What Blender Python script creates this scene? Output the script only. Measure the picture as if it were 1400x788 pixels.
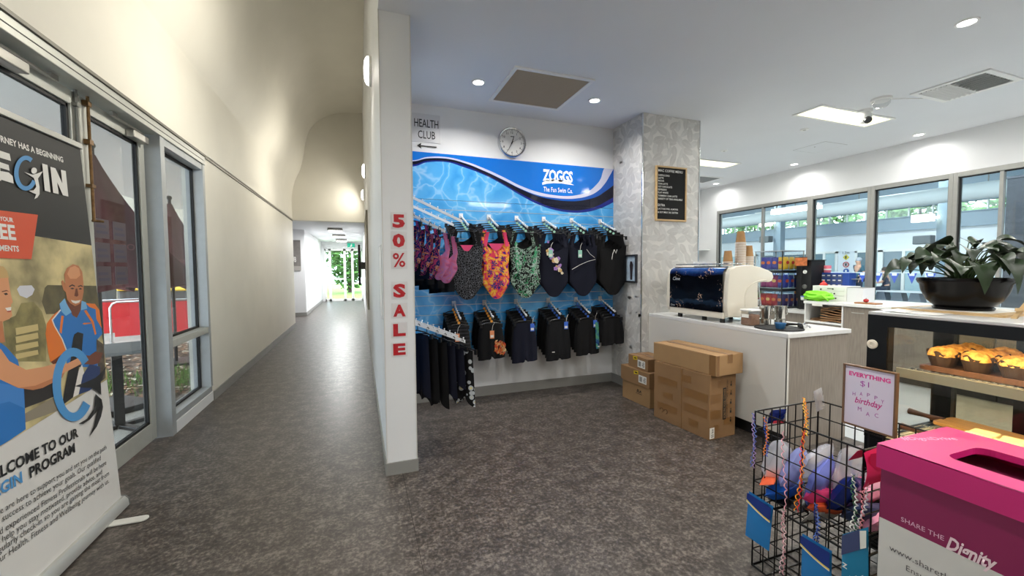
import bpy, bmesh, math, random
from mathutils import Vector, Matrix, noise
random.seed(7)
for o in list(bpy.data.objects): bpy.data.objects.remove(o)
SC = bpy.context.scene
COL = SC.collection
PI = math.pi

# ------------------------------------------------------------------ camera
FPX, CH = 567.2, 1.4
YAW, PITCH, ROLL = [math.radians(a) for a in (20.1227, 2.70993, -0.33398)]
_f = Vector((math.sin(YAW)*math.cos(PITCH), math.cos(YAW)*math.cos(PITCH), -math.sin(PITCH)))
_r0 = Vector((math.cos(YAW), -math.sin(YAW), 0)); _u0 = _r0.cross(_f)
_r = _r0*math.cos(ROLL)+_u0*math.sin(ROLL); _u = -_r0*math.sin(ROLL)+_u0*math.cos(ROLL)
CAM = Vector((0, 0, CH))
cd = bpy.data.cameras.new('camera'); co = bpy.data.objects.new('camera', cd); COL.objects.link(co)
cd.sensor_width = 36; cd.lens = 36*FPX/1400; cd.clip_start = .02; cd.clip_end = 300
m3 = Matrix((_r, _u, -_f)).transposed()
co.matrix_world = Matrix.Translation(CAM) @ m3.to_4x4()
SC.camera = co

def ray(x, y): return _r*((x-700)/FPX) - _u*((y-394)/FPX) + _f
def on(ax, val, x, y):
    d = ray(x, y); return CAM + d*((val-CAM[ax])/d[ax])
def PX(v, x, y): return on(0, v, x, y)
def PY(v, x, y): return on(1, v, x, y)
def PZ(v, x, y): return on(2, v, x, y)
def PN(p0, n, x, y):
    d = ray(x, y); return CAM + d*(((p0-CAM).dot(n))/d.dot(n))

# ------------------------------------------------------------------ world, exposure, sun
SC.view_settings.view_transform = 'Standard'; SC.view_settings.look = 'None'
SC.view_settings.gamma = 1; SC.view_settings.use_curve_mapping = False
SC.view_settings.exposure = 0.42
w = bpy.data.worlds.new('sky'); SC.world = w; w.use_nodes = True
bg = w.node_tree.nodes['Background']
bg.inputs['Color'].default_value = (.80, .90, 1.0, 1); bg.inputs['Strength'].default_value = 6.0
sun = bpy.data.lights.new('sun', 'SUN'); sun.energy = 4.0; sun.angle = .3; sun.color = (1, .96, .9)
so = bpy.data.objects.new('sun', sun); COL.objects.link(so); so.rotation_euler = (math.radians(38), math.radians(8), math.radians(-70))
E_DOWN, E_TROFF, E_BULK, E_HALL, E_FAR = 11.5, 30, 25, 160, 50

# ------------------------------------------------------------------ helpers
def lin(c):
    if max(c) > 1.001: c = [x/255 for x in c]
    elif isinstance(c, tuple) and len(c) == 4: return c
    return tuple((x/12.92 if x <= .04045 else ((x+.055)/1.055)**2.4) for x in c[:3])+(1,)
MATS = {}
def nth(k): return ('first second third fourth fifth sixth seventh eighth ninth tenth eleventh twelfth thirteenth fourteenth fifteenth sixteenth seventeenth eighteenth nineteenth twentieth').split()[k]
def mat(name, col=(200, 200, 200), rough=.5, metal=0, var=0, scale=8, bump=0, emit=0, bscale=None, coat=0, stretch=None, spec=None, alpha=None, col2=None, detail=4):
    if name in MATS: return MATS[name]
    m = bpy.data.materials.new(name); m.use_nodes = True; nt = m.node_tree; N = nt.nodes; L = nt.links
    b = N['Principled BSDF']; c = lin(col)
    b.inputs['Base Color'].default_value = c; b.inputs['Roughness'].default_value = rough; b.inputs['Metallic'].default_value = metal
    if coat: b.inputs['Coat Weight'].default_value = coat
    if spec is not None: b.inputs['Specular IOR Level'].default_value = spec
    if alpha is not None: b.inputs['Alpha'].default_value = alpha
    if emit:
        b.inputs['Emission Color'].default_value = c; b.inputs['Emission Strength'].default_value = emit
    if var or bump or col2:
        g = N.new('ShaderNodeNewGeometry'); mp = N.new('ShaderNodeMapping'); L.new(g.outputs['Position'], mp.inputs['Vector'])
        if stretch: mp.inputs['Scale'].default_value = stretch
        n = N.new('ShaderNodeTexNoise'); n.inputs['Scale'].default_value = scale; n.inputs['Detail'].default_value = detail
        L.new(mp.outputs['Vector'], n.inputs['Vector'])
        if var or col2:
            r = N.new('ShaderNodeValToRGB'); L.new(n.outputs['Fac'], r.inputs['Fac'])
            r.color_ramp.elements[0].position = .35; r.color_ramp.elements[1].position = .65
            c2 = lin(col2) if col2 else c
            r.color_ramp.elements[0].color = tuple(x*(1-var) for x in c[:3])+(1,)
            r.color_ramp.elements[1].color = tuple(min(1, x*(1+var)) for x in c2[:3])+(1,)
            L.new(r.outputs['Color'], b.inputs['Base Color'])
        if bump:
            n2 = N.new('ShaderNodeTexNoise'); n2.inputs['Scale'].default_value = bscale or scale*4
            L.new(mp.outputs['Vector'], n2.inputs['Vector'])
            bp = N.new('ShaderNodeBump'); bp.inputs['Strength'].default_value = bump; bp.inputs['Distance'].default_value = .01
            L.new(n2.outputs['Fac'], bp.inputs['Height']); L.new(bp.outputs['Normal'], b.inputs['Normal'])
    MATS[name] = m; return m
def glass(name, tint=(1, 1, 1), ior=1.45, gloss=.03, transp=.96):
    if name in MATS: return MATS[name]
    m = bpy.data.materials.new(name); m.use_nodes = True; nt = m.node_tree; N = nt.nodes; L = nt.links
    N.remove(N['Principled BSDF']); out = N['Material Output']
    t = N.new('ShaderNodeBsdfTransparent'); t.inputs['Color'].default_value = tuple(x*transp for x in tint)+(1,)
    g = N.new('ShaderNodeBsdfGlossy'); g.inputs['Roughness'].default_value = gloss
    lw_ = N.new('ShaderNodeLayerWeight'); lw_.inputs['Blend'].default_value = .5
    f0 = ((ior-1)/(ior+1))**2; pw_ = N.new('ShaderNodeMath'); pw_.operation = 'POWER'; pw_.inputs[1].default_value = 4; L.new(lw_.outputs['Facing'], pw_.inputs[0])
    fr = N.new('ShaderNodeMath'); fr.operation = 'MULTIPLY_ADD'; fr.inputs[1].default_value = (1-f0)*.7; fr.inputs[2].default_value = f0; L.new(pw_.outputs[0], fr.inputs[0])
    mx = N.new('ShaderNodeMixShader'); L.new(fr.outputs[0], mx.inputs[0]); L.new(t.outputs[0], mx.inputs[1]); L.new(g.outputs[0], mx.inputs[2])
    L.new(mx.outputs[0], out.inputs['Surface']); MATS[name] = m; return m

class MB:
    def __init__(s): s.v = []; s.f = []; s.m = []
    def add(s, vs, fs, m=0):
        k = len(s.v); s.v += [tuple(p) for p in vs]; s.f += [tuple(i+k for i in f) for f in fs]; s.m += [m]*len(fs); return s
    def box(s, x0, y0, z0, x1, y1, z1, m=0):
        x0, x1 = sorted((x0, x1)); y0, y1 = sorted((y0, y1)); z0, z1 = sorted((z0, z1))
        return s.add([(x0,y0,z0),(x1,y0,z0),(x1,y1,z0),(x0,y1,z0),(x0,y0,z1),(x1,y0,z1),(x1,y1,z1),(x0,y1,z1)],
                     [(0,3,2,1),(4,5,6,7),(0,1,5,4),(1,2,6,5),(2,3,7,6),(3,0,4,7)], m)
    def poly(s, pts, m=0): return s.add(pts, [tuple(range(len(pts)))], m)
    def prism(s, pts, vec, m=0):
        n = len(pts); vec = Vector(vec); a = [Vector(p) for p in pts]; b = [p+vec for p in a]
        return s.add(a+b, [tuple(range(n-1, -1, -1)), tuple(range(n, 2*n))]+[(i, (i+1) % n, n+(i+1) % n, n+i) for i in range(n)], m)
    def cyl(s, p0, p1, r0, r1=None, n=16, m=0):
        r1 = r0 if r1 is None else r1
        p0 = Vector(p0); p1 = Vector(p1); d = (p1-p0).normalized()
        a = d.orthogonal().normalized(); b = d.cross(a)
        ring = lambda p, r: [p+(a*math.cos(2*PI*i/n)+b*math.sin(2*PI*i/n))*r for i in range(n)]
        return s.add(ring(p0, r0)+ring(p1, r1), [(i, (i+1) % n, n+(i+1) % n, n+i) for i in range(n)]+[tuple(range(n-1, -1, -1)), tuple(range(n, 2*n))], m)
    def tube(s, pts, r, n=6, m=0, closed=False):
        P = [Vector(p) for p in pts]; k = len(P); rs = r if isinstance(r, (list, tuple)) else [r]*k
        vs = []; prev = None
        for i in range(k):
            if closed: d = P[(i+1) % k]-P[i-1]
            else: d = P[min(i+1, k-1)]-P[max(i-1, 0)]
            d.normalize()
            a = d.orthogonal().normalized() if prev is None else (prev-d*prev.dot(d)).normalized()
            prev = a; b = d.cross(a)
            vs += [P[i]+(a*math.cos(2*PI*j/n)+b*math.sin(2*PI*j/n))*rs[i] for j in range(n)]
        fs = []
        for i in range(k if closed else k-1):
            for j in range(n): fs.append((i*n+j, i*n+(j+1) % n, ((i+1) % k)*n+(j+1) % n, ((i+1) % k)*n+j))
        if not closed: fs += [tuple(range(n-1, -1, -1)), tuple(range((k-1)*n, k*n))]
        return s.add(vs, fs, m)
    def lathe(s, prof, c=(0, 0, 0), n=24, m=0, sx=1, sy=1):
        c = Vector(c); k = len(prof); vs = []
        for r, z in prof: vs += [c+Vector((r*sx*math.cos(2*PI*j/n), r*sy*math.sin(2*PI*j/n), z)) for j in range(n)]
        fs = []
        for i in range(k-1):
            for j in range(n): fs.append((i*n+j, i*n+(j+1) % n, (i+1)*n+(j+1) % n, (i+1)*n+j))
        if prof[0][0] > 1e-5: fs.append(tuple(range(n-1, -1, -1)))
        if prof[-1][0] > 1e-5: fs.append(tuple(range((k-1)*n, k*n)))
        return s.add(vs, fs, m)
    def sphere(s, c, r, n=12, k=8, m=0, sc=(1, 1, 1)):
        c = Vector(c); vs = [c+Vector((0, 0, -r*sc[2]))]
        for i in range(1, k):
            t = PI*i/k
            vs += [c+Vector((r*sc[0]*math.sin(t)*math.cos(2*PI*j/n), r*sc[1]*math.sin(t)*math.sin(2*PI*j/n), -r*sc[2]*math.cos(t))) for j in range(n)]
        vs.append(c+Vector((0, 0, r*sc[2]))); fs = [(0, 1+(j+1) % n, 1+j) for j in range(n)]
        for i in range(k-2):
            for j in range(n): fs.append((1+i*n+j, 1+i*n+(j+1) % n, 1+(i+1)*n+(j+1) % n, 1+(i+1)*n+j))
        e = len(vs)-1; o = 1+(k-2)*n; fs += [(o+j, o+(j+1) % n, e) for j in range(n)]
        return s.add(vs, fs, m)
    def grid(s, fn, nu, nv, m=0, closed=False):
        vs = [fn(i/nu, j/nv) for j in range(nv+1) for i in range(nu+1)]
        return s.add(vs, [(j*(nu+1)+i, j*(nu+1)+i+1, (j+1)*(nu+1)+i+1, (j+1)*(nu+1)+i) for j in range(nv) for i in range(nu)], m)
    def xf(s, M):
        s.v = [tuple(M @ Vector(p)) for p in s.v]; return s
    def mesh(s, name, smooth=None, bevel=0, seg=2, weld=False):
        me = bpy.data.meshes.new(name); me.from_pydata(s.v, [], s.f)
        if len(set(s.m)) > 1: me.polygons.foreach_set('material_index', s.m)
        if bevel or weld:
            bm = bmesh.new(); bm.from_mesh(me)
            if weld: bmesh.ops.remove_doubles(bm, verts=bm.verts, dist=1e-5)
            if bevel: bmesh.ops.bevel(bm, geom=bm.edges[:], offset=bevel, segments=seg, affect='EDGES', clamp_overlap=True, profile=.5)
            bm.to_mesh(me); bm.free()
        if smooth:
            me.polygons.foreach_set('use_smooth', [True]*len(me.polygons))
            me.set_sharp_from_angle(angle=math.radians(smooth))
        me.update(); return me
WM = {}
def link(name, data, parent=None):
    o = bpy.data.objects.new(name, data); COL.objects.link(o)
    if parent is not None: o.parent = parent
    return o
def obj(name, mb, ms, parent=None, smooth=None, bevel=0, seg=2, world=True, label=None, weld=False):
    """world=True: the shape is in world coordinates; it is moved into the parent's frame"""
    me = mb.mesh(name, smooth, bevel, seg, weld) if isinstance(mb, MB) else mb
    if parent is not None and world and parent.name in WM: me.transform(WM[parent.name].inverted())
    for x in (ms if isinstance(ms, (list, tuple)) else [ms]): me.materials.append(x)
    o = link(name, me, parent)
    if parent is not None and parent.name in WM: WM[o.name] = WM[parent.name]
    if label: o['label'] = label
    return o
def tag(o, label=None, cat=None, group=None, kind=None):
    if label: o['label'] = label
    if cat: o['category'] = cat
    if group: o['group'] = group
    if kind: o['kind'] = kind
    return o
def thing(name, label, cat, loc=(0, 0, 0), rz=0, group=None, kind=None):
    o = link(name, None); o.location = loc; o.rotation_euler = (0, 0, rz); o.empty_display_size = .05
    WM[o.name] = Matrix.Translation(Vector(loc)) @ Matrix.Rotation(rz, 4, 'Z')
    return tag(o, label, cat, group, kind)
def struct(name, mb, ms, label=None, smooth=None, bevel=0):
    o = obj(name, mb, ms, None, smooth, bevel); WM[o.name] = Matrix.Identity(4); return tag(o, label, None, None, 'structure')
def dup(root, loc=None, rz=None, label=None, group=None):
    r = root.copy(); COL.objects.link(r)
    if loc is not None: r.location = loc
    if rz is not None: r.rotation_euler = (0, 0, rz)
    if label: r['label'] = label
    if group: r['group'] = group
    for ch in list(root.children):
        c = ch.copy(); COL.objects.link(c); c.parent = r
        for g in list(ch.children):
            d = g.copy(); COL.objects.link(d); d.parent = c
    return r
def lamp(name, kind, loc, energy, rot=(0, 0, 0), color=(1, 1, 1), size=.1, sy=None, shape=None, parent=None, spread=None):
    l = bpy.data.lights.new(name, kind); l.energy = energy; l.color = color
    if kind == 'AREA':
        l.shape = shape or ('RECTANGLE' if sy else 'DISK'); l.size = size
        if sy: l.size_y = sy
        if spread: l.spread = math.radians(spread)
    elif kind == 'POINT': l.shadow_soft_size = size
    o = bpy.data.objects.new(name, l); COL.objects.link(o)
    if parent is not None:
        o.parent = parent; o.location = WM[parent.name].inverted() @ Vector(loc)
    else: o.location = loc
    o.rotation_euler = rot
    return o
def textmesh(body, bold=0, shear=0, align='LEFT', space=1.0, res=2, line=1.0, sspace=1.0):
    c = bpy.data.curves.new('txt', 'FONT'); c.body = body; c.size = 1; c.offset = bold; c.shear = shear; c.align_x = align
    c.space_character = space; c.resolution_u = res; c.space_line = line; c.space_word = sspace
    o = bpy.data.objects.new('txt', c); COL.objects.link(o); bpy.context.view_layer.update()
    me = bpy.data.meshes.new_from_object(o.evaluated_get(bpy.context.evaluated_depsgraph_get()))
    bpy.data.objects.remove(o); bpy.data.curves.remove(c)
    return me
def text(name, body, org, right, up, ms, parent, width=None, height=None, off=.001, bold=0, shear=0, align='LEFT', space=1.0, res=2, line=1.0, label=None, anchor='L', world=True):
    """flat print: lower left of the ink box goes to org; scaled to the width and/or height given"""
    me = textmesh(body, bold, shear, align, space, res, line)
    xs = [v.co.x for v in me.vertices]; ys = [v.co.y for v in me.vertices]
    x0, x1, y0, y1 = min(xs), max(xs), min(ys), max(ys)
    sx = (width/(x1-x0)) if width else None; sy = (height/(y1-y0)) if height else None
    if sx is None: sx = sy
    if sy is None: sy = sx
    right = Vector(right).normalized(); up = Vector(up).normalized(); n = right.cross(up)
    org = Vector(org)+n*off
    ax = {'L': x0, 'C': (x0+x1)/2, 'R': x1}[anchor]
    for v in me.vertices: v.co = org+right*((v.co.x-ax)*sx)+up*((v.co.y-y0)*sy)
    return obj(name, me, ms, parent, label=label, world=world)
# ------------------------------------------------------------------ main dimensions (metres)
XL, XR, XP, YC, YB, ZC, XW, YE = -1.508, .146, .346, 2.878, 4.352, 3.072, 7.0, 7.15
YBM = 11.35
M_wall = mat('warm_white_paint', (226, 222, 210), .6, var=.02, scale=2, bump=.03, bscale=120)
M_cool = mat('cool_white_paint', (222, 223, 224), .6, var=.015, scale=2, bump=.03, bscale=120)
M_ceil = mat('ceiling_paint', (222, 224, 228), .75, var=.012, scale=1.5, bump=.02, bscale=90)
M_alu = mat('anodised_aluminium', (176, 176, 170), .42, .55, var=.03, scale=20)
M_alud = mat('dark_aluminium', (120, 120, 116), .45, .5)
M_gasket = mat('black_gasket', (14, 14, 15), .6)
M_skirt = mat('grey_skirting', (138, 137, 133), .45, var=.04, scale=6)
M_white = mat('white_plastic', (232, 232, 230), .4)
M_black = mat('black_plastic', (16, 16, 18), .4)
M_chrome = mat('chrome', (210, 212, 214), .18, 1)
M_glass = glass('window_glass', (.93, .98, .97))
M_dglass = glass('door_glass', (.80, .82, .82), transp=.9)
def floor_mat():
    m = bpy.data.materials.new('mottled_vinyl'); m.use_nodes = True; N = m.node_tree.nodes; L = m.node_tree.links; b = N['Principled BSDF']
    g = N.new('ShaderNodeNewGeometry')
    n1 = N.new('ShaderNodeTexNoise'); n1.inputs['Scale'].default_value = 10; n1.inputs['Detail'].default_value = 9; n1.inputs['Roughness'].default_value = .72
    n2 = N.new('ShaderNodeTexNoise'); n2.inputs['Scale'].default_value = 46; n2.inputs['Detail'].default_value = 6; n2.inputs['Roughness'].default_value = .7
    for n in (n1, n2): L.new(g.outputs['Position'], n.inputs['Vector'])
    mx = N.new('ShaderNodeMix'); mx.data_type = 'FLOAT'; mx.inputs[0].default_value = .58
    L.new(n1.outputs['Fac'], mx.inputs[2]); L.new(n2.outputs['Fac'], mx.inputs[3])
    r = N.new('ShaderNodeValToRGB'); e = r.color_ramp.elements
    e[0].position = .42; e[0].color = lin((52, 47, 43)); e[1].position = .60; e[1].color = lin((118, 110, 103))
    x = e.new(.5); x.color = lin((76, 69, 64))
    L.new(mx.outputs[0], r.inputs['Fac']); L.new(r.outputs['Color'], b.inputs['Base Color'])
    rr = N.new('ShaderNodeMapRange'); rr.inputs[3].default_value = .30; rr.inputs[4].default_value = .46
    L.new(n2.outputs['Fac'], rr.inputs[0]); L.new(rr.outputs[0], b.inputs['Roughness'])
    bp = N.new('ShaderNodeBump'); bp.inputs['Strength'].default_value = .06; bp.inputs['Distance'].default_value = .004
    L.new(n2.outputs['Fac'], bp.inputs['Height']); L.new(bp.outputs['Normal'], b.inputs['Normal'])
    b.inputs['Specular IOR Level'].default_value = .45
    return m
M_floor = floor_mat()
fl = struct('floor', MB().box(-1.7, -4.2, -.1, 7.0, 19.9, 0).box(-3.0, YBM, -.1, -1.7, 14.1, 0), M_floor, 'dark mottled brown grey vinyl floor through foyer and corridor')
obj('seam', MB().box(.245, -4, .0002, .2475, YC, .0008), mat('vinyl_seam', (48, 43, 40), .6), fl)

struct('floor_cafe', MB().box(3.72, -4, 0, XW, YE, .003), mat('cafe_vinyl', (176, 180, 182), .3, var=.04, scale=14), 'pale grey vinyl floor behind the coffee counter')

# ---- vault over the corridor
upper = [(-1.508, 3.43), (-1.33, 3.76), (-1.225, 4.15), (-1.165, 4.5), (-1.05, 4.84), (-.80, 5.10), (-.42, 5.28), (.146, 5.345)]
def crom(P, k):
    out = []
    for i in range(len(P)-1):
        p = [Vector(P[max(0, i-1)]), Vector(P[i]), Vector(P[i+1]), Vector(P[min(len(P)-1, i+2)])]
        for j in range(k):
            t = j/k
            out.append(.5*((2*p[1])+(p[2]-p[0])*t+(2*p[0]-5*p[1]+4*p[2]-p[3])*t*t+(3*p[1]-p[0]-3*p[2]+p[3])*t**3))
    out.append(Vector(P[-1])); return out
UP = crom(upper, 24)
def profile(Y):
    t = min(1, max(0, (Y-6)/5)); r = .015+.36*t*t*(3-2*t)
    c = Vector((XL, 3.43)); a = Vector((XL, 3.43-r)); pts = [Vector((XL, 2.6)), a]
    rest = [p for p in UP if (p-c).length > r]; b = rest[0]
    for k in range(1, 7):
        s = k/6; pts.append(a*(1-s)**2+c*2*s*(1-s)+b*s*s)
    M = 34; return pts+[rest[int(round(k*(len(rest)-1)/M))] for k in range(1, M+1)]
mb = MB(); ys = [-4.2+i*.5 for i in range(20)]+[5.5+i*.3 for i in range(20)]
ys = [y for y in ys if y < YBM]+[YBM+.02]
pr = [profile(y) for y in ys]; n = len(pr[0])
mb.add([(p.x, y, p.y) for y, P in zip(ys, pr) for p in P], [(j*n+i, (j+1)*n+i, (j+1)*n+i+1, j*n+i+1) for j in range(len(ys)-1) for i in range(n-1)])
struct('ceiling_vault', mb, M_wall, 'warm white plaster vault curving over the tall corridor', smooth=22)
PE = profile(YBM)
struct('wall_end', MB().prism([(p.x, YBM, p.y) for p in PE]+[(XR+.05, YBM, 5.345), (XR+.05, YBM, 2.605), (XL, YBM, 2.605)], (0, .2, 0)), M_wall, 'warm white wall filling the curved end of the vault above the low corridor')
struct('wall_left', MB().box(XL-.2, 5.25, 0, XL, YBM, 2.62).box(XL-.2, -4.2, 2.59, XL-.02, YBM, 3.3).box(XL-.2, -4.2, 0, XL, 1.3, 2.62), M_wall, 'warm white corridor wall beside the glazed doors')
struct('trim_1', MB().box(XL, 5.25, 2.575, XL+.012, YBM, 2.60).box(XL, -4.2, 2.585, XL+.02, 5.25, 2.605), mat('shadow_trim', (120, 117, 108), .5, .3), 'thin metal trim line along the corridor wall')
struct('baseboard_left', MB().box(XL, 5.25, 0, XL+.012, YBM, .10), M_skirt, 'grey skirting along the corridor wall')
struct('wall_partition', MB().box(XR, YC, 0, XP, 19.9, 5.4), M_cool, 'white partition wall between corridor and swim shop')
struct('trim_2', MB().box(XR-.002, YC-.004, .09, XR+.004, YC+.002, ZC).box(XP-.004, YC-.004, .09, XP+.002, YC+.002, ZC), mat('corner_bead', (205, 203, 198), .4), 'metal corner beads on the partition end')
struct('baseboard_partition', MB().box(XR-.01, YC-.01, 0, XP+.008, YC, .085).box(XR-.01, YC, 0, XR, 11.2, .085).box(XP, YC, 0, XP+.008, YB, .085), M_skirt, 'grey skirting around the partition end')
struct('wall_back', MB().box(XP, YB, 0, 2.905, YB+.2, ZC), M_cool, 'white shop wall behind the swimwear display')
struct('baseboard_back', MB().box(XP, YB-.012, 0, 2.905, YB, .105), M_skirt, 'grey skirting below the swimwear display')
struct('ceiling', MB().box(XP, -4.2, ZC, 7.2, 7.4, ZC+.15).box(XR, -4.2, ZC, XP, YC, ZC+.15), M_ceil, 'flat pale grey shop ceiling')
struct('wall_bulkhead', MB().box(XR, -4.2, ZC+.15, XR+.1, YC, 5.4), M_wall)
struct('wall_rear', MB().box(-1.8, -4.4, 0, 7.2, -4.2, 5.5), M_cool, 'white wall behind the entrance foyer')
struct('wall_far', MB().box(3.6, YE, 0, 7.2, YE+.2, ZC), M_cool, 'white wall at the far end of the cafe')
struct('wall_cafe', MB().box(3.5, YB, 0, 3.69, YE, ZC), M_cool)

# ---- glazed entrance on the corridor's outer side
MW = mat('window_alu', (186, 187, 180), .45, .35, var=.03, scale=15)
MW2 = mat('post_alu', (168, 172, 174), .5, .35, var=.03, scale=15)
hd = struct('trim_3', MB().box(-1.70, 1.3, 2.50, -1.50, 5.25, 2.585), MW, 'aluminium head frame above the entrance doors', bevel=.004)
obj('groove', MB().box(-1.5005, 1.3, 2.536, -1.4985, 5.2, 2.542), M_gasket, hd)
struct('trim_4', MB().box(-1.66, 4.215, 0, -1.508, 4.295, 2.5), MW2, 'grey aluminium post beside the entrance doors', bevel=.003)
def leaf(name, y0, y1, label, hinge):
    x0, x1, z0, z1, w = -1.66, -1.612, .015, 2.49, .085
    d = thing(name, label, None, ((x0+x1)/2, (y0+y1)/2, 0), kind='structure')
    obj('stile', MB().box(x0, y0, z0, x1, y0+w, z1), MW, d, bevel=.003); obj('stile', MB().box(x0, y1-w, z0, x1, y1, z1), MW, d, bevel=.003)
    obj('bottom_rail', MB().box(x0, y0+w, z0, x1, y1-w, z0+.14), MW, d, bevel=.003); obj('top_rail', MB().box(x0, y0+w, z1-w, x1, y1-w, z1), MW, d, bevel=.003)
    g = .02; obj('gasket', MB().box(x0+.01, y0+w, z0+.14, x1-.012, y0+w+g, z1-w).box(x0+.01, y1-w-g, z0+.14, x1-.012, y1-w, z1-w).box(x0+.01, y0+w, z0+.14, x1-.012, y1-w, z0+.14+g).box(x0+.01, y0+w, z1-w-g, x1-.012, y1-w, z1-w), M_gasket, d)
    obj('pane', MB().box(-1.640, y0+w+g, z0+.16, -1.634, y1-w-g, z1-w-g), M_dglass, d)
    s = 1 if hinge == 'far' else -1
    ye = y1-.03 if s > 0 else y0+.03
    c = obj('door_closer', MB().box(x1, ye-s*.02, 2.40, x1+.055, ye-s*.25, 2.455), mat('closer_metal', (168, 166, 160), .35, .7), d, bevel=.006)
    obj('arm', MB().box(x1+.02, ye-s*.05, 2.465, x1+.04, ye-s*.46, 2.48).box(x1+.02, ye-s*.44, 2.468, x1+.04, ye-s*.50, 2.498), mat('closer_metal'), c, bevel=.002)
    return d
d1 = leaf('door_1', 2.60, 3.385, 'aluminium framed glass door behind the banner', 'near')
d2 = leaf('door_2', 3.39, 4.205, 'aluminium framed glass door beside the grey post', 'far')
brass = mat('worn_brass', (120, 92, 60), .4, .8, var=.3, scale=30)
obj('bolt_rod', MB().tube([(-1.59, 3.43, 2.50), (-1.59, 3.43, 2.0), (-1.59, 3.43, 1.72)], .009).box(-1.612, 3.41, 2.44, -1.58, 3.45, 2.47).box(-1.612, 3.41, 2.2, -1.58, 3.45, 2.23).box(-1.612, 3.41, 1.93, -1.58, 3.45, 1.95).cyl((-1.6, 3.43, 1.72), (-1.56, 3.47, 1.72), .008), brass, d2)
obj('bolt_rod', MB().tube([(-1.60, 3.33, 2.50), (-1.60, 3.33, 2.12)], .010).box(-1.612, 3.31, 2.40, -1.585, 3.35, 2.42), M_alud, d1)
def fixed_window(name, y0, y1, label):
    wdw = thing(name, label, None, (-1.6, (y0+y1)/2, 0), kind='structure')
    sl = obj('sill', MB().box(-1.70, y0, 0, -1.508, y1, .10), M_cool, wdw, bevel=.002)
    obj('frame', MB().box(-1.66, y0, .10, -1.515, y1, .16).box(-1.66, y1-.055, .16, -1.508, y1, 2.50).box(-1.66, y0, .16, -1.56, y0+.035, 2.5).box(-1.66, y0, 2.44, -1.515, y1, 2.50), MW2, wdw, bevel=.002)
    obj('transom', MB().box(-1.66, y0, .74, -1.515, y1, .80), MW, wdw, bevel=.002)
    for a, b in ((.16, .74), (.80, 2.44)):
        obj('gasket', MB().box(-1.62, y1-.075, a, -1.595, y1-.055, b).box(-1.62, y0+.035, a, -1.595, y1-.055, a+.018).box(-1.62, y0+.035, b-.018, -1.595, y1-.055, b), M_gasket, wdw)
        obj('pane', MB().box(-1.612, y0+.035, a+.01, -1.606, y1-.07, b-.01), M_dglass, wdw)
fixed_window('window_1', 4.295, 5.25, 'tall corridor window with a low transom beside the grey post')
fixed_window('window_2', 1.3, 2.58, 'tall corridor window hidden behind the banner')

# ---- low corridor beyond the vault
struct('ceiling_low', MB().box(-3.0, YBM+.2, 2.605, XR, 19.9, 2.75), M_ceil, 'low white ceiling over the far corridor')
MB_block = mat('painted_block', (226, 226, 222), .55, bump=.15, scale=3, bscale=9)
wf = struct('wall_corridor', MB().box(-1.72, 13.95, 0, -1.55, 19.9, 2.605).box(-3.0, 13.95, 0, -1.72, 14.1, 2.605).box(-3.1, YBM+.1, 0, -3.0, 14, 2.605).box(-3.0, YBM, 0, XL-.2, YBM+.1, 2.605), M_cool, 'white wall along the far corridor beyond the side passage')
for r in range(13):                                        # visible block courses on the far corridor wall
    for c in range(6):
        yy = 14.0+c*.4*2.3+(r % 2)*.4
        if yy+.9 > 19.8: continue
        obj('block', MB().box(-1.55, yy+.006, r*.2+.006, -1.546, yy+.908, r*.2+.194), M_cool, wf)
struct('baseboard_corridor', MB().box(-1.55, 13.94, 0, -1.535, 19.8, .1).box(-3.0, 13.935, 0, -1.55, 13.95, .1), M_skirt)
struct('wall_exit', MB().box(-1.72, 19.8, 2.30, XR+.1, 19.95, 2.605).box(-1.72, 19.8, 0, -1.43, 19.95, 2.3).box(.12, 19.8, 0, XR+.1, 19.95, 2.3), M_cool, 'white end wall around the bright exit doors')
def exit_bay(name, x0, x1, label, rail=None):
    d = thing(name, label, None, ((x0+x1)/2, 19.87, 0), kind='structure')
    w = .05; obj('frame', MB().box(x0, 19.83, 0, x0+w, 19.9, 2.3).box(x1-w, 19.83, 0, x1, 19.9, 2.3).box(x0, 19.83, 2.22, x1, 19.9, 2.3).box(x0, 19.83, 0, x1, 19.9, .09), M_white, d)
    if rail: obj('rail', MB().box(x0+w, 19.84, rail, x1-w, 19.89, rail+.06), M_white, d)
    obj('pane', MB().box(x0+w, 19.86, .09, x1-w, 19.866, 2.22), M_glass, d)
exit_bay('door_3', -1.22, -.62, 'white framed glass exit door at the corridor end', .95)
exit_bay('window_3', -.30, .12, 'white framed glass panel with low rail at the corridor end', .75)
exit_bay('window_4', -.62, -.30, 'narrow white framed glass strip at the corridor end')
exit_bay('window_5', -1.43, -1.22, 'narrow sidelight at the corridor end')

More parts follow.
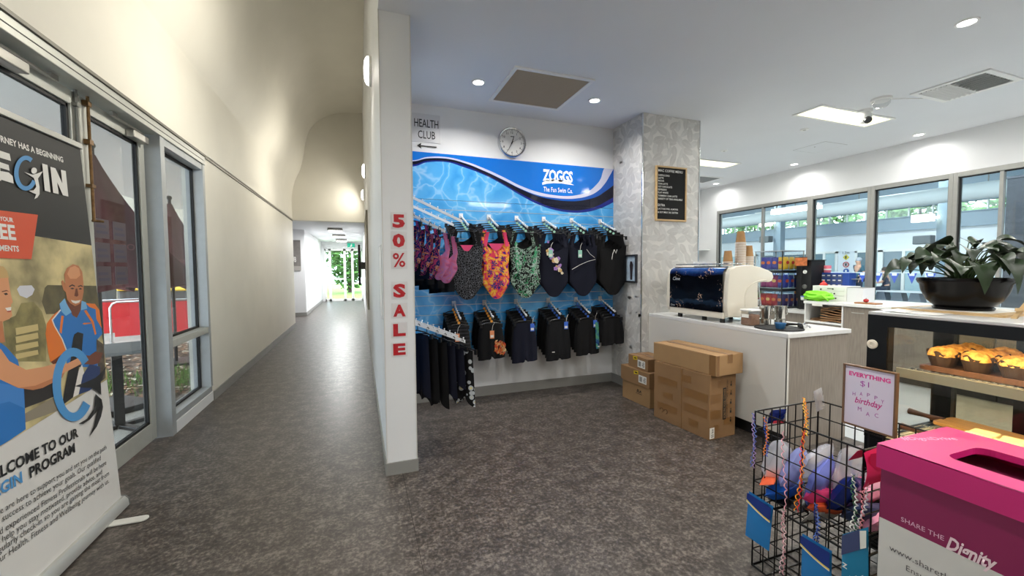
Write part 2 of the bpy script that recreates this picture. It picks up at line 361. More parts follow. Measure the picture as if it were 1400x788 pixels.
# ---- window wall to the pool hall
struct('wall_right', MB().box(XW, -4.2, 0, XW+.15, 7.3, .86).box(XW, -4.2, 2.56, XW+.15, 7.3, ZC).box(XW, 6.69, .86, XW+.15, 7.3, 2.56).box(XW, -4.2, .86, XW+.15, -.6, 2.56), M_cool, 'white wall above the pool viewing windows')
MWP = mat('pool_window_alu', (150, 150, 146), .45, .4, var=.03, scale=15)
def pool_window(name, y0, y1, label, mids=()):
    d = thing(name, label, None, (XW+.07, (y0+y1)/2, .86), kind='structure')
    w = .045; a, b = XW-.005, XW+.10
    obj('frame', MB().box(a, y0, .86, b, y0+w, 2.56).box(a, y1-w, .86, b, y1, 2.56).box(a, y0+w, 2.50, b, y1-w, 2.56).box(a, y0+w, .86, b, y1-w, .91), MWP, d, bevel=.003)
    obj('gasket', MB().box(a+.03, y0+w, .91, a+.05, y0+w+.014, 2.5).box(a+.03, y1-w-.014, .91, a+.05, y1-w, 2.5).box(a+.03, y0+w, 2.486, a+.05, y1-w, 2.5), M_gasket, d)
    es = [y0+w]+list(mids)+[y1-w]
    for my in mids: obj('mullion', MB().box(a+.015, my-.017, .91, b-.03, my+.017, 2.5), MWP, d, bevel=.002)
    for p, q in zip(es, es[1:]): obj('pane', MB().box(XW+.045, p, .91, XW+.051, q, 2.5), M_glass, d)
pool_window('window_6', 4.785, 6.69, 'aluminium sliding window behind the paper cup stacks', (5.66,))
pool_window('window_7', 3.913, 4.785, 'fixed aluminium pool window above the black metal cabinet')
pool_window('window_8', 3.024, 3.913, 'fixed aluminium pool window showing the seated person')
pool_window('window_9', 1.2, 3.024, 'aluminium sliding window behind the potted plant', (2.61,))
pool_window('window_10', -.6, 1.2, 'aluminium pool window beyond the cake fridge')
# ------------------------------------------------------------------ pool hall beyond the windows
M_hall = mat('hall_white', (226, 230, 236), .6); M_hallb = mat('hall_blue_grey', (150, 166, 180), .7); M_hallc = mat('hall_ceiling', (148, 170, 180), .8)
M_deck = mat('pool_deck', (150, 152, 155), .5, var=.06, scale=2)
struct('floor_hall', MB().box(7.15, -8, -.15, 21.5, 26, 0), M_deck, 'grey pool deck')
struct('ceiling_hall', MB().box(7.15, -8, 5.2, 21.5, 26, 5.35), M_hallc, 'blue grey pool hall ceiling')
struct('wall_hall', MB().box(20.6, -8, 0, 20.8, 26, 2.82).box(20.6, -8, 3.72, 20.8, 26, 5.2).box(7.15, 26, 0, 20.8, 26.2, 5.2).box(7.15, -8.2, 0, 20.8, -8, 5.2), M_hall, 'white far wall of the pool hall')
struct('trim_5', MB().box(20.45, -8, 2.82, 20.8, 26, 3.36).box(20.40, -8, 3.33, 20.6, 26, 3.37).box(20.3, -8, 3.72, 20.8, 26, 5.2), M_hallb, 'blue grey bulkhead bands under the clerestory')
for i in range(26):
    y0 = 2.0+i*.74
    if y0 > 21: break
    d = thing('window_%d' % (11+i), 'clerestory pane high on the far pool hall wall', None, (20.6, y0, 3.37), kind='structure'); d['group'] = 'clerestory panes of the pool hall'
    obj('frame', MB().box(20.5, y0, 3.37, 20.58, y0+.04, 3.72), M_white, d); obj('pane', MB().box(20.55, y0+.04, 3.37, 20.556, y0+.74, 3.72), M_glass, d)
M_tint = mat('tinted_far_glass', (96, 118, 132), .15, 0); M_tint2 = mat('bright_far_glass', (170, 196, 205), .15)
def far_opening(n, pxs, label, cols):
    ya = PX(20.6, pxs[1], 380).y; yb = PX(20.6, pxs[0], 380).y
    d = thing(n, label, None, (20.6, (ya+yb)/2, 0), kind='structure')
    obj('frame', MB().box(20.52, ya, 0, 20.6, ya+.09, 2.08).box(20.52, yb-.09, 0, 20.6, yb, 2.08).box(20.52, ya, 2.0, 20.6, yb, 2.1).box(20.52, (ya+yb)/2-.05, 0, 20.6, (ya+yb)/2+.05, 2.0), M_white, d)
    for (a, b), c in zip(((ya+.09, (ya+yb)/2-.05), ((ya+yb)/2+.05, yb-.09)), cols): obj('pane', MB().box(20.57, a, .05, 20.58, b, 2.0), c, d)
far_opening('door_4', (1110, 1145), 'white framed glass doors on the far pool hall wall above the drawer organiser', (M_tint2, M_tint))
far_opening('door_5', (1169, 1204), 'white framed glass doors on the far pool hall wall beside the standing swimmer', (M_tint2, M_tint))
far_opening('door_6', (1204, 1270), 'wide dark glazing behind the seated person in the pool hall', (M_tint2, M_tint))
far_opening('door_7', (1040, 1105), 'dark glazing on the pool hall wall behind the snack stand', (M_tint, M_tint))
far_opening('door_8', (985, 1036), 'dark glazing on the pool hall wall behind the cup stacks', (M_tint, M_tint2))
# fabric air duct and battens
p0 = PX(15.5, 1250, 273); r = .22
dk = MB(); pts = [(15.5, 1+i*.16, p0.z+.02) for i in range(120)]; dk.tube(pts, [r*(1-.035*(i % 3 == 0)) for i in range(120)], 14)
tag(obj('air_duct', dk, mat('white_duct', (196, 202, 204), .7), smooth=60), 'long white ribbed fabric air duct under the pool hall ceiling', 'duct')
du = bpy.data.objects['air_duct']
obj('hanger', MB().box(15.49, 6, p0.z+r, 15.51, 6.02, 5.2).box(15.49, 9, p0.z+r, 15.51, 9.02, 5.2).box(15.49, 12, p0.z+r, 15.51, 12.02, 5.2).box(15.49, 15, p0.z+r, 15.51, 15.02, 5.2), M_alud, du)
M_tube = mat('tube_light', (255, 253, 246), .4, emit=6)
def batten(pa, pb, x, label):
    a = PX(x, *pa); b = PX(x, *pb); z = (a.z+b.z)/2
    t = thing('batten_light', label, 'light', (x, (a.y+b.y)/2, z))
    obj('housing', MB().box(x-.06, a.y, z+.03, x+.06, b.y, z+.1), M_white, t)
    obj('diffuser', MB().box(x-.08, a.y, z-.05, x+.08, b.y, z+.03), M_tube, t, bevel=.02)
    obj('rod', MB().box(x-.01, (a.y+b.y)/2-.01, z+.1, x+.01, (a.y+b.y)/2+.01, 5.2), M_alud, t)
batten((1056, 287), (1122, 287), 11.0, 'glowing batten light hanging in the pool hall near the snack stand')
for k, (pxx, pyb) in enumerate(((1064, 300), (1290, 292))):
    c = PX(18.5, pxx, 380); t = thing('steel_column', ('blue grey steel column in the pool hall behind the snack stand', 'blue grey steel column in the pool hall with flood lights behind the plant')[k], 'column', (18.5, c.y, 0))
    obj('shaft', MB().box(18.35, c.y-.17, 0, 18.65, c.y+.17, 5.2), mat('column_blue', (128, 146, 160), .5), t)
    z = PX(18.5, pxx, pyb+5).z
    obj('flood_light', MB().box(18.1, c.y+.2, z-.12, 18.3, c.y+.75, z+.12).box(18.2, c.y+.1, z-.03, 18.4, c.y+.25, z+.03), mat('flood_glow', (255, 250, 230), .4, emit=9 if k else 5), t)
    obj('speaker', MB().box(18.0, c.y+.15, z-.9, 18.3, c.y+.65, z-.6), mat('speaker_grey', (90, 96, 100), .6), t, bevel=.03)
ac = thing('wall_air_unit', 'white boxed air unit hanging in the pool hall behind the snack stand', 'air unit', PX(16, 1061, 300))
q = PX(16, 1061, 297)
obj('case', MB().prism([(15.7, q.y-.75, q.z+.25), (15.7, q.y+.75, q.z+.25), (15.9, q.y+.75, q.z-.15), (15.9, q.y-.75, q.z-.15)], (.6, 0, 0)), M_white, ac, bevel=.02)
obj('louvre', MB().box(15.78, q.y-.6, q.z-.1, 15.82, q.y+.3, q.z-.02).box(15.74, q.y-.6, q.z+.02, 15.8, q.y+.3, q.z+.08), M_skirt, ac)
obj('bracket', MB().box(16.0, q.y-.02, q.z+.25, 16.04, q.y+.02, 5.2), M_alud, ac)
# dark freestanding panel
a = PX(9, 1377, 245)
t = thing('dark_pillar', 'tall charcoal pillar in the pool hall behind the plant', 'pillar', (9.25, a.y-.6, 0))
obj('body', MB().box(9, a.y-1.2, 0, 9.5, a.y, a.z), mat('charcoal_tile', (66, 70, 78), .5, var=.12, scale=5, stretch=(1, 1, 4)), t)
obj('cap', MB().box(8.99, a.y-1.21, a.z, 9.51, a.y+.01, a.z+.03), mat('charcoal_cap', (84, 88, 96), .5), t)
# lane bunting
M_fb = mat('flag_blue', (48, 74, 168), .6); M_fw = mat('flag_white', (225, 228, 235), .6)
bA = PX(15, 1090, 371); bB = PX(15, 1300, 373); zb = bB.z
bt = thing('lane_bunting', 'string of small blue and white triangular flags across the pool hall', 'bunting', (15, bB.y, zb))
obj('cord', MB().tube([(15, bB.y-.5, zb), (15, (bA.y+bB.y)/2, zb-.02), (15, bA.y+2, zb)], .012), M_white, bt)
k = 0; y = bB.y
while y < bA.y+1.5:
    obj('flag', MB().prism([(15, y-.12, zb), (15, y+.12, zb), (15, y, zb-.33)], (.01, 0, 0)), M_fb, bt)
    obj('flag_band', MB().box(14.995, y-.06, zb-.10, 15.0, y+.06, zb-.03), M_fw, bt); y += .42
# wall signs painted on the far wall
sg = PX(20.6, 1157, 352)
for k, (py, c, lab) in enumerate(((352, (214, 196, 60), 'yellow hazard sign on the far pool hall wall'), (362, (222, 210, 212), 'round red ringed prohibition sign on the far pool hall wall'), (371, (60, 96, 170), 'round blue mandatory sign on the far pool hall wall'))):
    p = PX(20.6, 1157, py)
    t = thing('safety_sign', lab, 'sign', (20.6, p.y, p.z))
    if k == 0: obj('plate', MB().prism([(20.58, p.y-.13, p.z), (20.58, p.y, p.z-.13), (20.58, p.y+.13, p.z), (20.58, p.y, p.z+.13)], (.02, 0, 0)), mat('sign%d' % k, c, .5), t)
    else: obj('plate', MB().cyl((20.6, p.y, p.z), (20.58, p.y, p.z), .12, n=20), mat('sign%d' % k, c, .5), t)
    if k == 1: obj('ring', MB().tube([(20.575, p.y+.11*math.cos(a*.4), p.z+.11*math.sin(a*.4)) for a in range(16)], .02, closed=True), mat('sign_red', (190, 60, 60), .5), t)
    obj('pictogram', MB().box(20.57, p.y-.03, p.z-.06, 20.578, p.y+.03, p.z+.06), M_black if k < 2 else M_white, t)
p = PX(20.6, 1157, 345)
t = thing('depth_sign', 'small depth lettering on the far pool hall wall above the safety signs', 'sign', (20.59, p.y, p.z))
text('lettering', '1.2m', (20.59, p.y, p.z-.08), (0, -1, 0), (0, 0, 1), M_black, t, width=.28, off=.004, anchor='C')

# people in the hall
def skinmesh(name, verts, edges, radii, sub=2, root=0):
    me = bpy.data.meshes.new(name); me.from_pydata(verts, edges, [])
    o = bpy.data.objects.new(name, me); COL.objects.link(o)
    o.modifiers.new('skin', 'SKIN'); me.skin_vertices[0].data
    for i, r in enumerate(radii):
        r = r if isinstance(r, tuple) else (r, r); me.skin_vertices[0].data[i].radius = r
    for i in range(len(verts)): me.skin_vertices[0].data[i].use_root = (i == root)
    s = o.modifiers.new('sub', 'SUBSURF'); s.levels = sub; s.render_levels = sub
    bpy.context.view_layer.update()
    new = bpy.data.meshes.new_from_object(o.evaluated_get(bpy.context.evaluated_depsgraph_get()))
    bpy.data.objects.remove(o); new.polygons.foreach_set('use_smooth', [True]*len(new.polygons))
    return new
M_skin = mat('skin', (205, 158, 132), .55); M_hair = mat('dark_hair', (52, 38, 30), .7); M_shirt = mat('navy_cloth', (52, 60, 82), .8); M_trous = mat('dark_cloth', (44, 50, 64), .8)
def person(name, label, loc, rz, J, cap=None, shirt=M_shirt, trous=M_trous):
    """J: joints in the person's frame, facing +x"""
    t = thing(name, label, 'person', loc, rz)
    names = ['pelvis', 'waist', 'chest', 'neck', 'head0', 'head1', 'shL', 'elL', 'wrL', 'haL', 'shR', 'elR', 'wrR', 'haR', 'hipL', 'knL', 'anL', 'toL', 'hipR', 'knR', 'anR', 'toR']
    E = [('pelvis','waist'),('waist','chest'),('chest','neck'),('neck','head0'),('head0','head1'),('chest','shL'),('shL','elL'),('elL','wrL'),('wrL','haL'),('chest','shR'),('shR','elR'),('elR','wrR'),('wrR','haR'),('pelvis','hipL'),('hipL','knL'),('knL','anL'),('anL','toL'),('pelvis','hipR'),('hipR','knR'),('knR','anR'),('anR','toR')]
    Rr = dict(pelvis=(.13,.11), waist=(.12,.10), chest=(.14,.11), neck=.055, head0=.088, head1=.085, shL=.06, elL=.042, wrL=.03, haL=.035, shR=.06, elR=.042, wrR=.03, haR=.035, hipL=.085, knL=.06, anL=.042, toL=.035, hipR=.085, knR=.06, anR=.042, toR=.035)
    ix = {n: i for i, n in enumerate(names)}
    sk = skinmesh('body', [J[n] for n in names], [(ix[a], ix[b]) for a, b in E], [Rr[n] for n in names])
    obj('body', sk, M_skin, t, world=False)
    sh = ['pelvis', 'waist', 'chest', 'neck', 'shL', 'elL', 'shR', 'elR']; si = {n: i for i, n in enumerate(sh)}
    mid = lambda a, b, f: tuple(Vector(J[a]).lerp(Vector(J[b]), f))
    V = [J['pelvis'], J['waist'], J['chest'], mid('chest', 'neck', .5), J['shL'], mid('shL', 'elL', .8), J['shR'], mid('shR', 'elR', .8)]
    obj('shirt', skinmesh('shirt', V, [(0,1),(1,2),(2,3),(2,4),(4,5),(2,6),(6,7)], [(.145,.125),(.14,.12),(.155,.125),.075,.075,.06,.075,.06]), shirt, t, world=False)
    V = [J['pelvis'], J['hipL'], J['knL'], mid('knL', 'anL', .85), J['hipR'], J['knR'], mid('knR', 'anR', .85)]
    obj('trousers', skinmesh('trousers', V, [(0,1),(1,2),(2,3),(0,4),(4,5),(5,6)], [(.14,.12),.1,.075,.055,.1,.075,.055]), trous, t, world=False)
    h = Vector(J['head1']); d = (h-Vector(J['head0'])).normalized()
    obj('hair', MB().sphere(h+Vector((-.025, 0, .012)), .105, sc=(1, .92, .95)), M_hair if not cap else cap, t, smooth=60, world=False)
    f = (h+Vector(J['head0']))/2
    obj('face', MB().sphere(f+Vector((.098, 0, -.005)), .014, n=8, k=5, sc=(1.2, .8, 1.3)).sphere(f+Vector((.085, .032, .02)), .009, n=6, k=4).sphere(f+Vector((.085, -.032, .02)), .009, n=6, k=4).box(f.x+.083, -.025, f.z-.05, f.x+.092, .025, f.z-.042), mat('face_detail', (150, 96, 84), .6), t, world=False)
    for s, n in ((1, 'L'), (-1, 'R')):
        w_, hnd = Vector(J['wr'+n]), Vector(J['ha'+n]); dd = (hnd-w_).normalized(); sd = dd.cross(Vector((0, 0, 1))).normalized()
        fb = MB()
        for k in range(4): fb.tube([hnd+sd*(.018*(k-1.5)), hnd+sd*(.02*(k-1.5))+dd*.05, hnd+sd*(.02*(k-1.5))+dd*(.075-.006*abs(k-1.5))-Vector((0, 0, .02))], [.009, .009, .006])
        fb.tube([hnd-dd*.02+sd*s*.025, hnd+dd*.015+sd*s*.05, hnd+dd*.035+sd*s*.05], [.01, .009, .006])
        obj('fingers', fb, M_skin, t, smooth=60, world=False)
    return t
seat = dict(pelvis=(0,0,.55), waist=(.0,0,.70), chest=(.03,0,.92), neck=(.05,0,1.08), head0=(.08,0,1.16), head1=(.09,0,1.26), shL=(.03,.18,1.0), elL=(.14,.22,.78), wrL=(.36,.12,.74), haL=(.43,.08,.74), shR=(.03,-.18,1.0), elR=(.14,-.22,.78), wrR=(.36,-.12,.74), haR=(.43,-.08,.74),
            hipL=(.02,.1,.53), knL=(.44,.11,.52), anL=(.40,.11,.09), toL=(.55,.11,.035), hipR=(.02,-.1,.53), knR=(.44,-.11,.52), anR=(.40,-.11,.09), toR=(.55,-.11,.035))
sp = PX(19.4, 1212, 395)
person('person', 'person in navy clothes sitting on the pool hall bench with forearms forward', (19.4, sp.y, 0), math.radians(118), seat)
stand = dict(pelvis=(0,0,.93), waist=(0,0,1.08), chest=(.02,0,1.32), neck=(.02,0,1.48), head0=(.05,0,1.55), head1=(.05,0,1.66), shL=(.02,.19,1.4), elL=(-.02,.26,1.12), wrL=(.1,.24,.92), haL=(.13,.23,.84), shR=(.02,-.19,1.4), elR=(-.02,-.26,1.12), wrR=(.1,-.24,.92), haR=(.13,-.23,.84),
             hipL=(0,.1,.9), knL=(.03,.11,.5), anL=(0,.11,.09), toL=(.14,.12,.035), hipR=(0,-.1,.9), knR=(.03,-.11,.5), anR=(0,-.11,.09), toR=(.14,-.12,.035))
sp2 = PX(19.0, 1174, 395)
person('person', 'person in teal top and pale cap standing in the pool hall', (19.0, sp2.y, -.0), math.radians(150), stand, cap=mat('pale_cap', (170, 176, 184), .7), shirt=mat('teal_cloth', (58, 96, 112), .8))
# concrete bench along the far deck
ya, yb = PX(19.4, 1256, 400).y, PX(19.4, 1185, 400).y
bn = thing('bench', 'pale slab bench on dark supports under the seated person', 'bench', (19.4, (ya+yb)/2, 0))
obj('seat', MB().box(19.15, ya-.4, .40, 19.7, yb+.2, .46), mat('bench_slab', (196, 200, 204), .6), bn)
for f in (.03, .35, .67, .97):
    y = ya+(yb-ya)*f; obj('leg', MB().prism([(19.25, y-.22, 0), (19.25, y+.22, 0), (19.25, y+.12, .40), (19.25, y-.12, .40)], (.35, 0, 0)), mat('bench_leg', (98, 106, 116), .6), bn)
# lamps added out of view to brighten the pool hall
for i, (x, y) in enumerate(((11, 3), (11, 9), (11, 15), (17, 3), (17, 9), (17, 15))):
    t = thing('added_hall_light', 'added out of view light brightening the pool hall', 'light', (x, y, 5.0), group='added lights of the pool hall')
    obj('shade', MB().lathe([(.05, .2), (.12, .18), (.25, 0), (.24, 0), (.1, .15)], (x, y, 5.0), 20), M_alu, t, smooth=40)
    obj('lens', MB().cyl((x, y, 4.995), (x, y, 5.005), .23), M_tube, t)
    lamp('added_hall_lamp', 'AREA', (x, y, 4.98), E_HALL, color=(.88, .95, 1), size=.6, parent=t)
# ------------------------------------------------------------------ courtyard outside the glass doors
M_conc = mat('courtyard_concrete', (150, 148, 142), .8, var=.08, scale=3, bump=.1)
struct('floor_courtyard', MB().box(-12, -4.5, -.12, -1.71, 11.35, -.02).box(-12, 11.35, -.12, -3.11, 13.4, -.02), M_conc, 'grey concrete courtyard outside the doors')
wc = struct('wall_courtyard', MB().box(-12, 13.2, -.1, -3.12, 13.4, 3.6), mat('courtyard_wall', (150, 145, 132), .7, var=.03), 'cream panel wall across the courtyard')
for i in range(5):
    for j in range(3): obj('panel', MB().box(-11.9+i*1.7, 13.185, j*1.2+.01, -11.9+i*1.7+1.68, 13.2, j*1.2+1.19), mat('courtyard_wall'), wc)
rf = struct('ceiling_awning', MB().box(-4.0, -4.5, 2.76, -1.71, 11.3, 2.86), M_cool, 'awning over the courtyard edge')
M_soil = mat('mulch_soil', (78, 62, 50), .95, var=.2, scale=12)
struct('floor_garden', MB().box(-4.6, 5.4, -.03, -1.72, 9.6, .0), M_soil, 'bark mulch garden bed beside the corridor window')
rnd = random.Random(3); mb = MB(); mb2 = MB()
for i in range(2600):
    x = rnd.uniform(-4.5, -1.75); y = rnd.uniform(5.45, 9.5); a = rnd.uniform(0, PI); l = rnd.uniform(.02, .06); w_ = rnd.uniform(.006, .018); t = rnd.uniform(-.3, .3)
    c, s = math.cos(a), math.sin(a); z = rnd.uniform(.0, .03)
    (mb if rnd.random() < .75 else mb2).add([(x-c*l-s*w_, y-s*l+c*w_, z), (x+c*l-s*w_, y+s*l+c*w_, z+t*.05), (x+c*l+s*w_, y+s*l-c*w_, z+t*.05+.004), (x-c*l+s*w_, y-s*l-c*w_, z+.004)], [(0, 1, 2, 3)])
tag(obj('bark_mulch', mb, mat('bark_chip', (128, 98, 74), .9, var=.4, scale=25)), 'brown bark chips covering the garden bed', 'mulch', kind='stuff')
tag(obj('pale_litter', mb2, mat('pale_chip', (188, 178, 160), .9, var=.2, scale=25)), 'pale dry leaf litter scattered over the bark', 'leaf litter', kind='stuff')
mb = MB()
for i in range(1500):
    cx, cy = rnd.choice(((-2.15, 6.1), (-2.5, 6.6), (-2.05, 6.9), (-3.2, 6.6), (-2.9, 6.0)))
    x = rnd.gauss(cx, .16); y = rnd.gauss(cy, .22); h = rnd.uniform(.04, .13); a = rnd.uniform(0, 2*PI); d = Vector((math.cos(a), math.sin(a), 0))
    p = Vector((x, y, .01)); s = Vector((-d.y, d.x, 0))*.006
    mb.add([p-s, p+s, p+d*h*.5+Vector((0, 0, h))], [(0, 1, 2)])
tag(obj('grass_tuft', mb, mat('tuft_green', (92, 128, 56), .8, var=.3, scale=20)), 'low green grass tufts growing in the bark mulch', 'grass', kind='stuff')
def umbrella(x, y, z0, z1, rr, label, rz=0):
    t = thing('market_umbrella', label, 'umbrella', (x, y, -.02), rz)
    M_c = mat('maroon_canvas', (84, 38, 44), .85, var=.12, scale=6)
    def fn(u, v):
        a = u*2*PI; r = (.03+(rr-.03)*v**1.1)*(1+.22*math.cos(8*a)*v)
        return (r*math.cos(a), r*math.sin(a)*.8, z1+(z0-z1)*v+.10*math.cos(8*a)*max(0, v-.6))
    c = obj('canopy', MB().grid(fn, 48, 12), M_c, t, smooth=70, world=False)
    text('lettering', 'COFFEE', (-.12, -rr*.75, z0+.35), (1, 0, 0), (0, 0, 1), mat('faded_print', (150, 96, 100), .8), c, width=.3, off=.01, world=False)
    obj('pole', MB().cyl((0, 0, .05), (0, 0, z1+.08), .022), M_black, t, world=False)
    obj('base', MB().box(-.3, -.3, 0, .3, .3, .06), M_black, t, bevel=.01, world=False)
    obj('finial', MB().sphere((0, 0, z1+.09), .035), M_black, t, smooth=60, world=False)
umbrella(-2.62, 7.55, 1.16, 2.40, .60, 'folded maroon cafe umbrella seen through the corridor window', .4)
umbrella(-2.45, 5.3, 1.26, 2.56, .74, 'folded maroon cafe umbrella seen through the glass door', .9)
def barrier(px, wid, rz, label, body):
    p = PZ(.1, px, 457); t = thing('cafe_barrier', label, 'barrier', (p.x, p.y, -.02), rz)
    w2 = wid/2
    obj('tube_frame', MB().tube([(-w2, 0, .02), (-w2, 0, .70), (-w2+.04, 0, .78), (-w2+.1, 0, .81), (w2-.1, 0, .81), (w2-.04, 0, .78), (w2, 0, .70), (w2, 0, .02)], .022, 8), M_chrome, t, smooth=50, world=False)
    obj('foot', MB().box(-w2-.03, -.25, 0, -w2+.03, .25, .02).box(w2-.03, -.25, 0, w2+.03, .25, .02), M_alud, t, world=False)
    b = obj('banner_cloth', MB().box(-w2+.05, -.006, .14, w2-.05, .006, .775), mat('barrier_red', (206, 36, 44), .6), t, world=False)
    if body: text('lettering', body, (0, -.006, .45), (1, 0, 0), (0, 0, 1), mat('barrier_print', (226, 90, 92), .6), b, width=.5, off=.002, anchor='C', world=False)
barrier(222, 1.5, math.radians(22), 'red cloth cafe barrier with tube frame behind the umbrella pole', 'op')
barrier(150, 1.8, math.radians(30), 'red cloth cafe barrier beyond the pedestal table', None)
for k, (pxx, pyy) in enumerate(((232, 393), (134, 390), (184, 392))):
    p = CAM+ray(pxx, pyy)*9.5; hs = (p.z+.02)/1.06
    t = thing('wheelie_bin', ('grey wheelie bin with yellow lid behind the red barrier by the window', 'grey wheelie bin with yellow lid behind the barrier beyond the banner', 'grey wheelie bin with yellow lid behind the glass door barrier')[k], 'bin', (p.x, p.y, -.02), .45)
    S_ = Matrix.Scale(hs, 4)
    obj('body', MB().prism([(-.24, -.28, .04), (.24, -.28, .04), (.28, -.34, .98), (-.28, -.34, .98)], (0, .6, 0)).xf(S_), mat('bin_grey', (88, 92, 92), .6), t, bevel=.02, world=False)
    obj('lid', MB().prism([(-.30, -.38, .98), (-.30, .32, .98), (-.30, .32, 1.03), (-.30, 0, 1.07), (-.30, -.38, 1.02)], (.60, 0, 0)).xf(S_), mat('bin_yellow', (222, 186, 40), .5), t, bevel=.01, world=False)
    for s in (-1, 1): obj('wheel', MB().cyl((s*.25, .3, .1), (s*.29, .3, .1), .1).xf(S_), M_black, t, smooth=40, world=False)
p = PZ(-.02, 181, 590)
t = thing('pedestal_table', 'dark pedestal table standing just outside the glass door', 'table', (p.x-.15, p.y+.15, -.02), .5)
obj('top', MB().box(-.32, -.32, .70, .32, .32, .73), mat('table_grey', (120, 122, 122), .5), t, bevel=.006, world=False)
obj('post', MB().box(-.035, -.035, .03, .035, .035, .70), M_black, t, world=False)
for a in range(4): obj('foot', MB().box(.03, -.03, 0, .36, .03, .035).xf(Matrix.Rotation(a*PI/2+.4, 4, 'Z')), M_black, t, bevel=.006, world=False)
# greenery beyond the exit doors
struct('floor_lawn', MB().box(-14, 19.95, -.12, 12, 45, -.02), mat('lawn', (122, 160, 70), .9, var=.2, scale=2), 'bright lawn outside the corridor exit')
M_lv = [mat('leaf_a', (86, 128, 62), .7, var=.35, scale=3), mat('leaf_b', (112, 150, 92), .7, var=.3, scale=3), mat('leaf_c', (60, 98, 58), .7, var=.3, scale=3)]
M_bark = mat('tree_bark', (92, 78, 66), .9, var=.2, scale=10)
def tree(x, y, h, rr, m, label, seed, ls=1.5):
    r_ = random.Random(seed); t = thing('leafy_tree', label, 'tree', (x, y, -.02), group='trees outside the exit doors')
    obj('trunk', MB().tube([(0, 0, 0), (.05, .03, h*.35), (-.03, .06, h*.75)], [.12, .09, .04], 8), M_bark, t, smooth=60, world=False)
    mb = MB()
    for i in range(2200):
        a = r_.uniform(0, 2*PI); ph = math.acos(r_.uniform(-1, 1)); q = r_.uniform(.55, 1)
        c = Vector((rr*.8*q*math.sin(ph)*math.cos(a), rr*.8*q*math.sin(ph)*math.sin(a), h*.5+h*.48*q*math.cos(ph)))
        d = Vector((r_.gauss(0, 1), r_.gauss(0, 1), r_.gauss(0, .6))).normalized(); e = d.orthogonal().normalized(); s = r_.uniform(.07, .16)*ls
        mb.add([c-d*s, c+e*s*.45, c+d*s, c-e*s*.45], [(0, 1, 2, 3)])
    tag(obj('crown', mb, m, t, world=False), kind='stuff')
tree(-3.2, 25.4, 4.6, 1.3, M_lv[1], 'pale leafy tree on the lawn outside the exit doors', 1)
tree(-.6, 27.5, 5.2, 1.7, M_lv[0], 'full green tree on the lawn behind the exit door glass', 2)
tree(1.5, 25.2, 4.4, 1.3, M_lv[2], 'dark green tree on the lawn by the corridor end panel', 3)
tree(-4.6, 29, 5.6, 2.0, M_lv[0], 'wide green tree at the back of the lawn', 4)
tree(3.2, 29, 5.4, 2.0, M_lv[1], 'tall pale tree at the back of the lawn', 5)
# trees behind the clerestory of the pool hall
for k, (y, h) in enumerate(((3.5, 6.5), (7.5, 7), (11.5, 6.4), (16, 7), (20, 6.6))):
    tree(24.2, y, h, 2.3, M_lv[1-k % 2], 'leafy tree outside the pool hall clerestory', 20+k, 2.0)
    
# ------------------------------------------------------------------ ceiling and wall lights
M_lens = mat('downlight_lens', (255, 253, 250), .4, emit=14)
def downlight(x, y, label, group=None, e=1.0):
    t = thing('downlight', label, 'light', (x, y, ZC), group=group)
    obj('bezel', MB().lathe([(.045, -.001), (.048, -.009), (.060, -.007), (.064, 0)], (x, y, ZC), 28), M_white, t, smooth=50)
    obj('lens', MB().cyl((x, y, ZC-.003), (x, y, ZC-.0005), .046, n=28), M_lens, t)
    lamp('downlight_lamp', 'AREA', (x, y, ZC-.014), E_DOWN*e, color=(1, .97, .93), size=.09, parent=t, spread=150)
downlight(1.035, 3.669, 'round white downlight between the partition and the brown ceiling grille')
downlight(2.236, 3.676, 'round white downlight between the ceiling grille and the leaf papered pillar')
downlight(3.949, 1.673, 'round downlight alone on the ceiling above the cake fridge end')
downlight(6.713, 3.251, 'round downlight washing the wall above the plant window', e=.32)
downlight(6.688, 4.844, 'round downlight washing the wall beside the ceiling access hatch', e=.32)
downlight(6.72, 6.46, 'round downlight washing the wall by the far ceiling grille', e=.32)
for x, y in ((1.035, 1.3), (2.236, 1.3), (1.035, -.5), (2.236, -.5), (3.95, -.5), (6.7, 1.6), (6.7, 0), (1.0, -2.4), (3.2, -2.4), (5.4, -2.4)):  # unseen downlights added for more frontal light on the shop
    downlight(x, y, 'added unseen downlight on the foyer ceiling lighting the shop', 'added foyer downlights')
M_diff = mat('troffer_diffuser', (255, 250, 212), .5, emit=1.15)
def troffer(x0, y0, x1, y1, label):
    t = thing('ceiling_light', label, 'light', ((x0+x1)/2, (y0+y1)/2, ZC))
    f = .03
    obj('frame', MB().box(x0, y0, ZC-.012, x1, y0+f, ZC).box(x0, y1-f, ZC-.012, x1, y1, ZC).box(x0, y0+f, ZC-.012, x0+f, y1-f, ZC).box(x1-f, y0+f, ZC-.012, x1, y1-f, ZC), M_white, t, bevel=.002)
    obj('diffuser', MB().box(x0+f, y0+f, ZC-.006, x1-f, y1-f, ZC-.001), M_diff, t)
    lamp('troffer_lamp', 'AREA', ((x0+x1)/2, (y0+y1)/2, ZC-.02), E_TROFF, color=(1, .98, .90), size=x1-x0-.08, sy=y1-y0-.08, parent=t)
troffer(4.505, 2.978, 5.717, 3.305, 'glowing rectangular panel light beside the dome camera')
troffer(4.60, 5.07, 5.80, 5.42, 'glowing rectangular panel light half hidden by the leaf papered pillar')
troffer(4.5, .6, 5.71, .93, 'added unseen panel light above the cake fridge aisle')  # out-of-view panel light added to light the fridge aisle
troffer(2.6, -1.9, 3.8, -1.55, 'added unseen panel light over the foyer')  # added fill light behind the camera, never in view
M_bulk = mat('bulkhead_glow', (255, 250, 240), .4, emit=9)
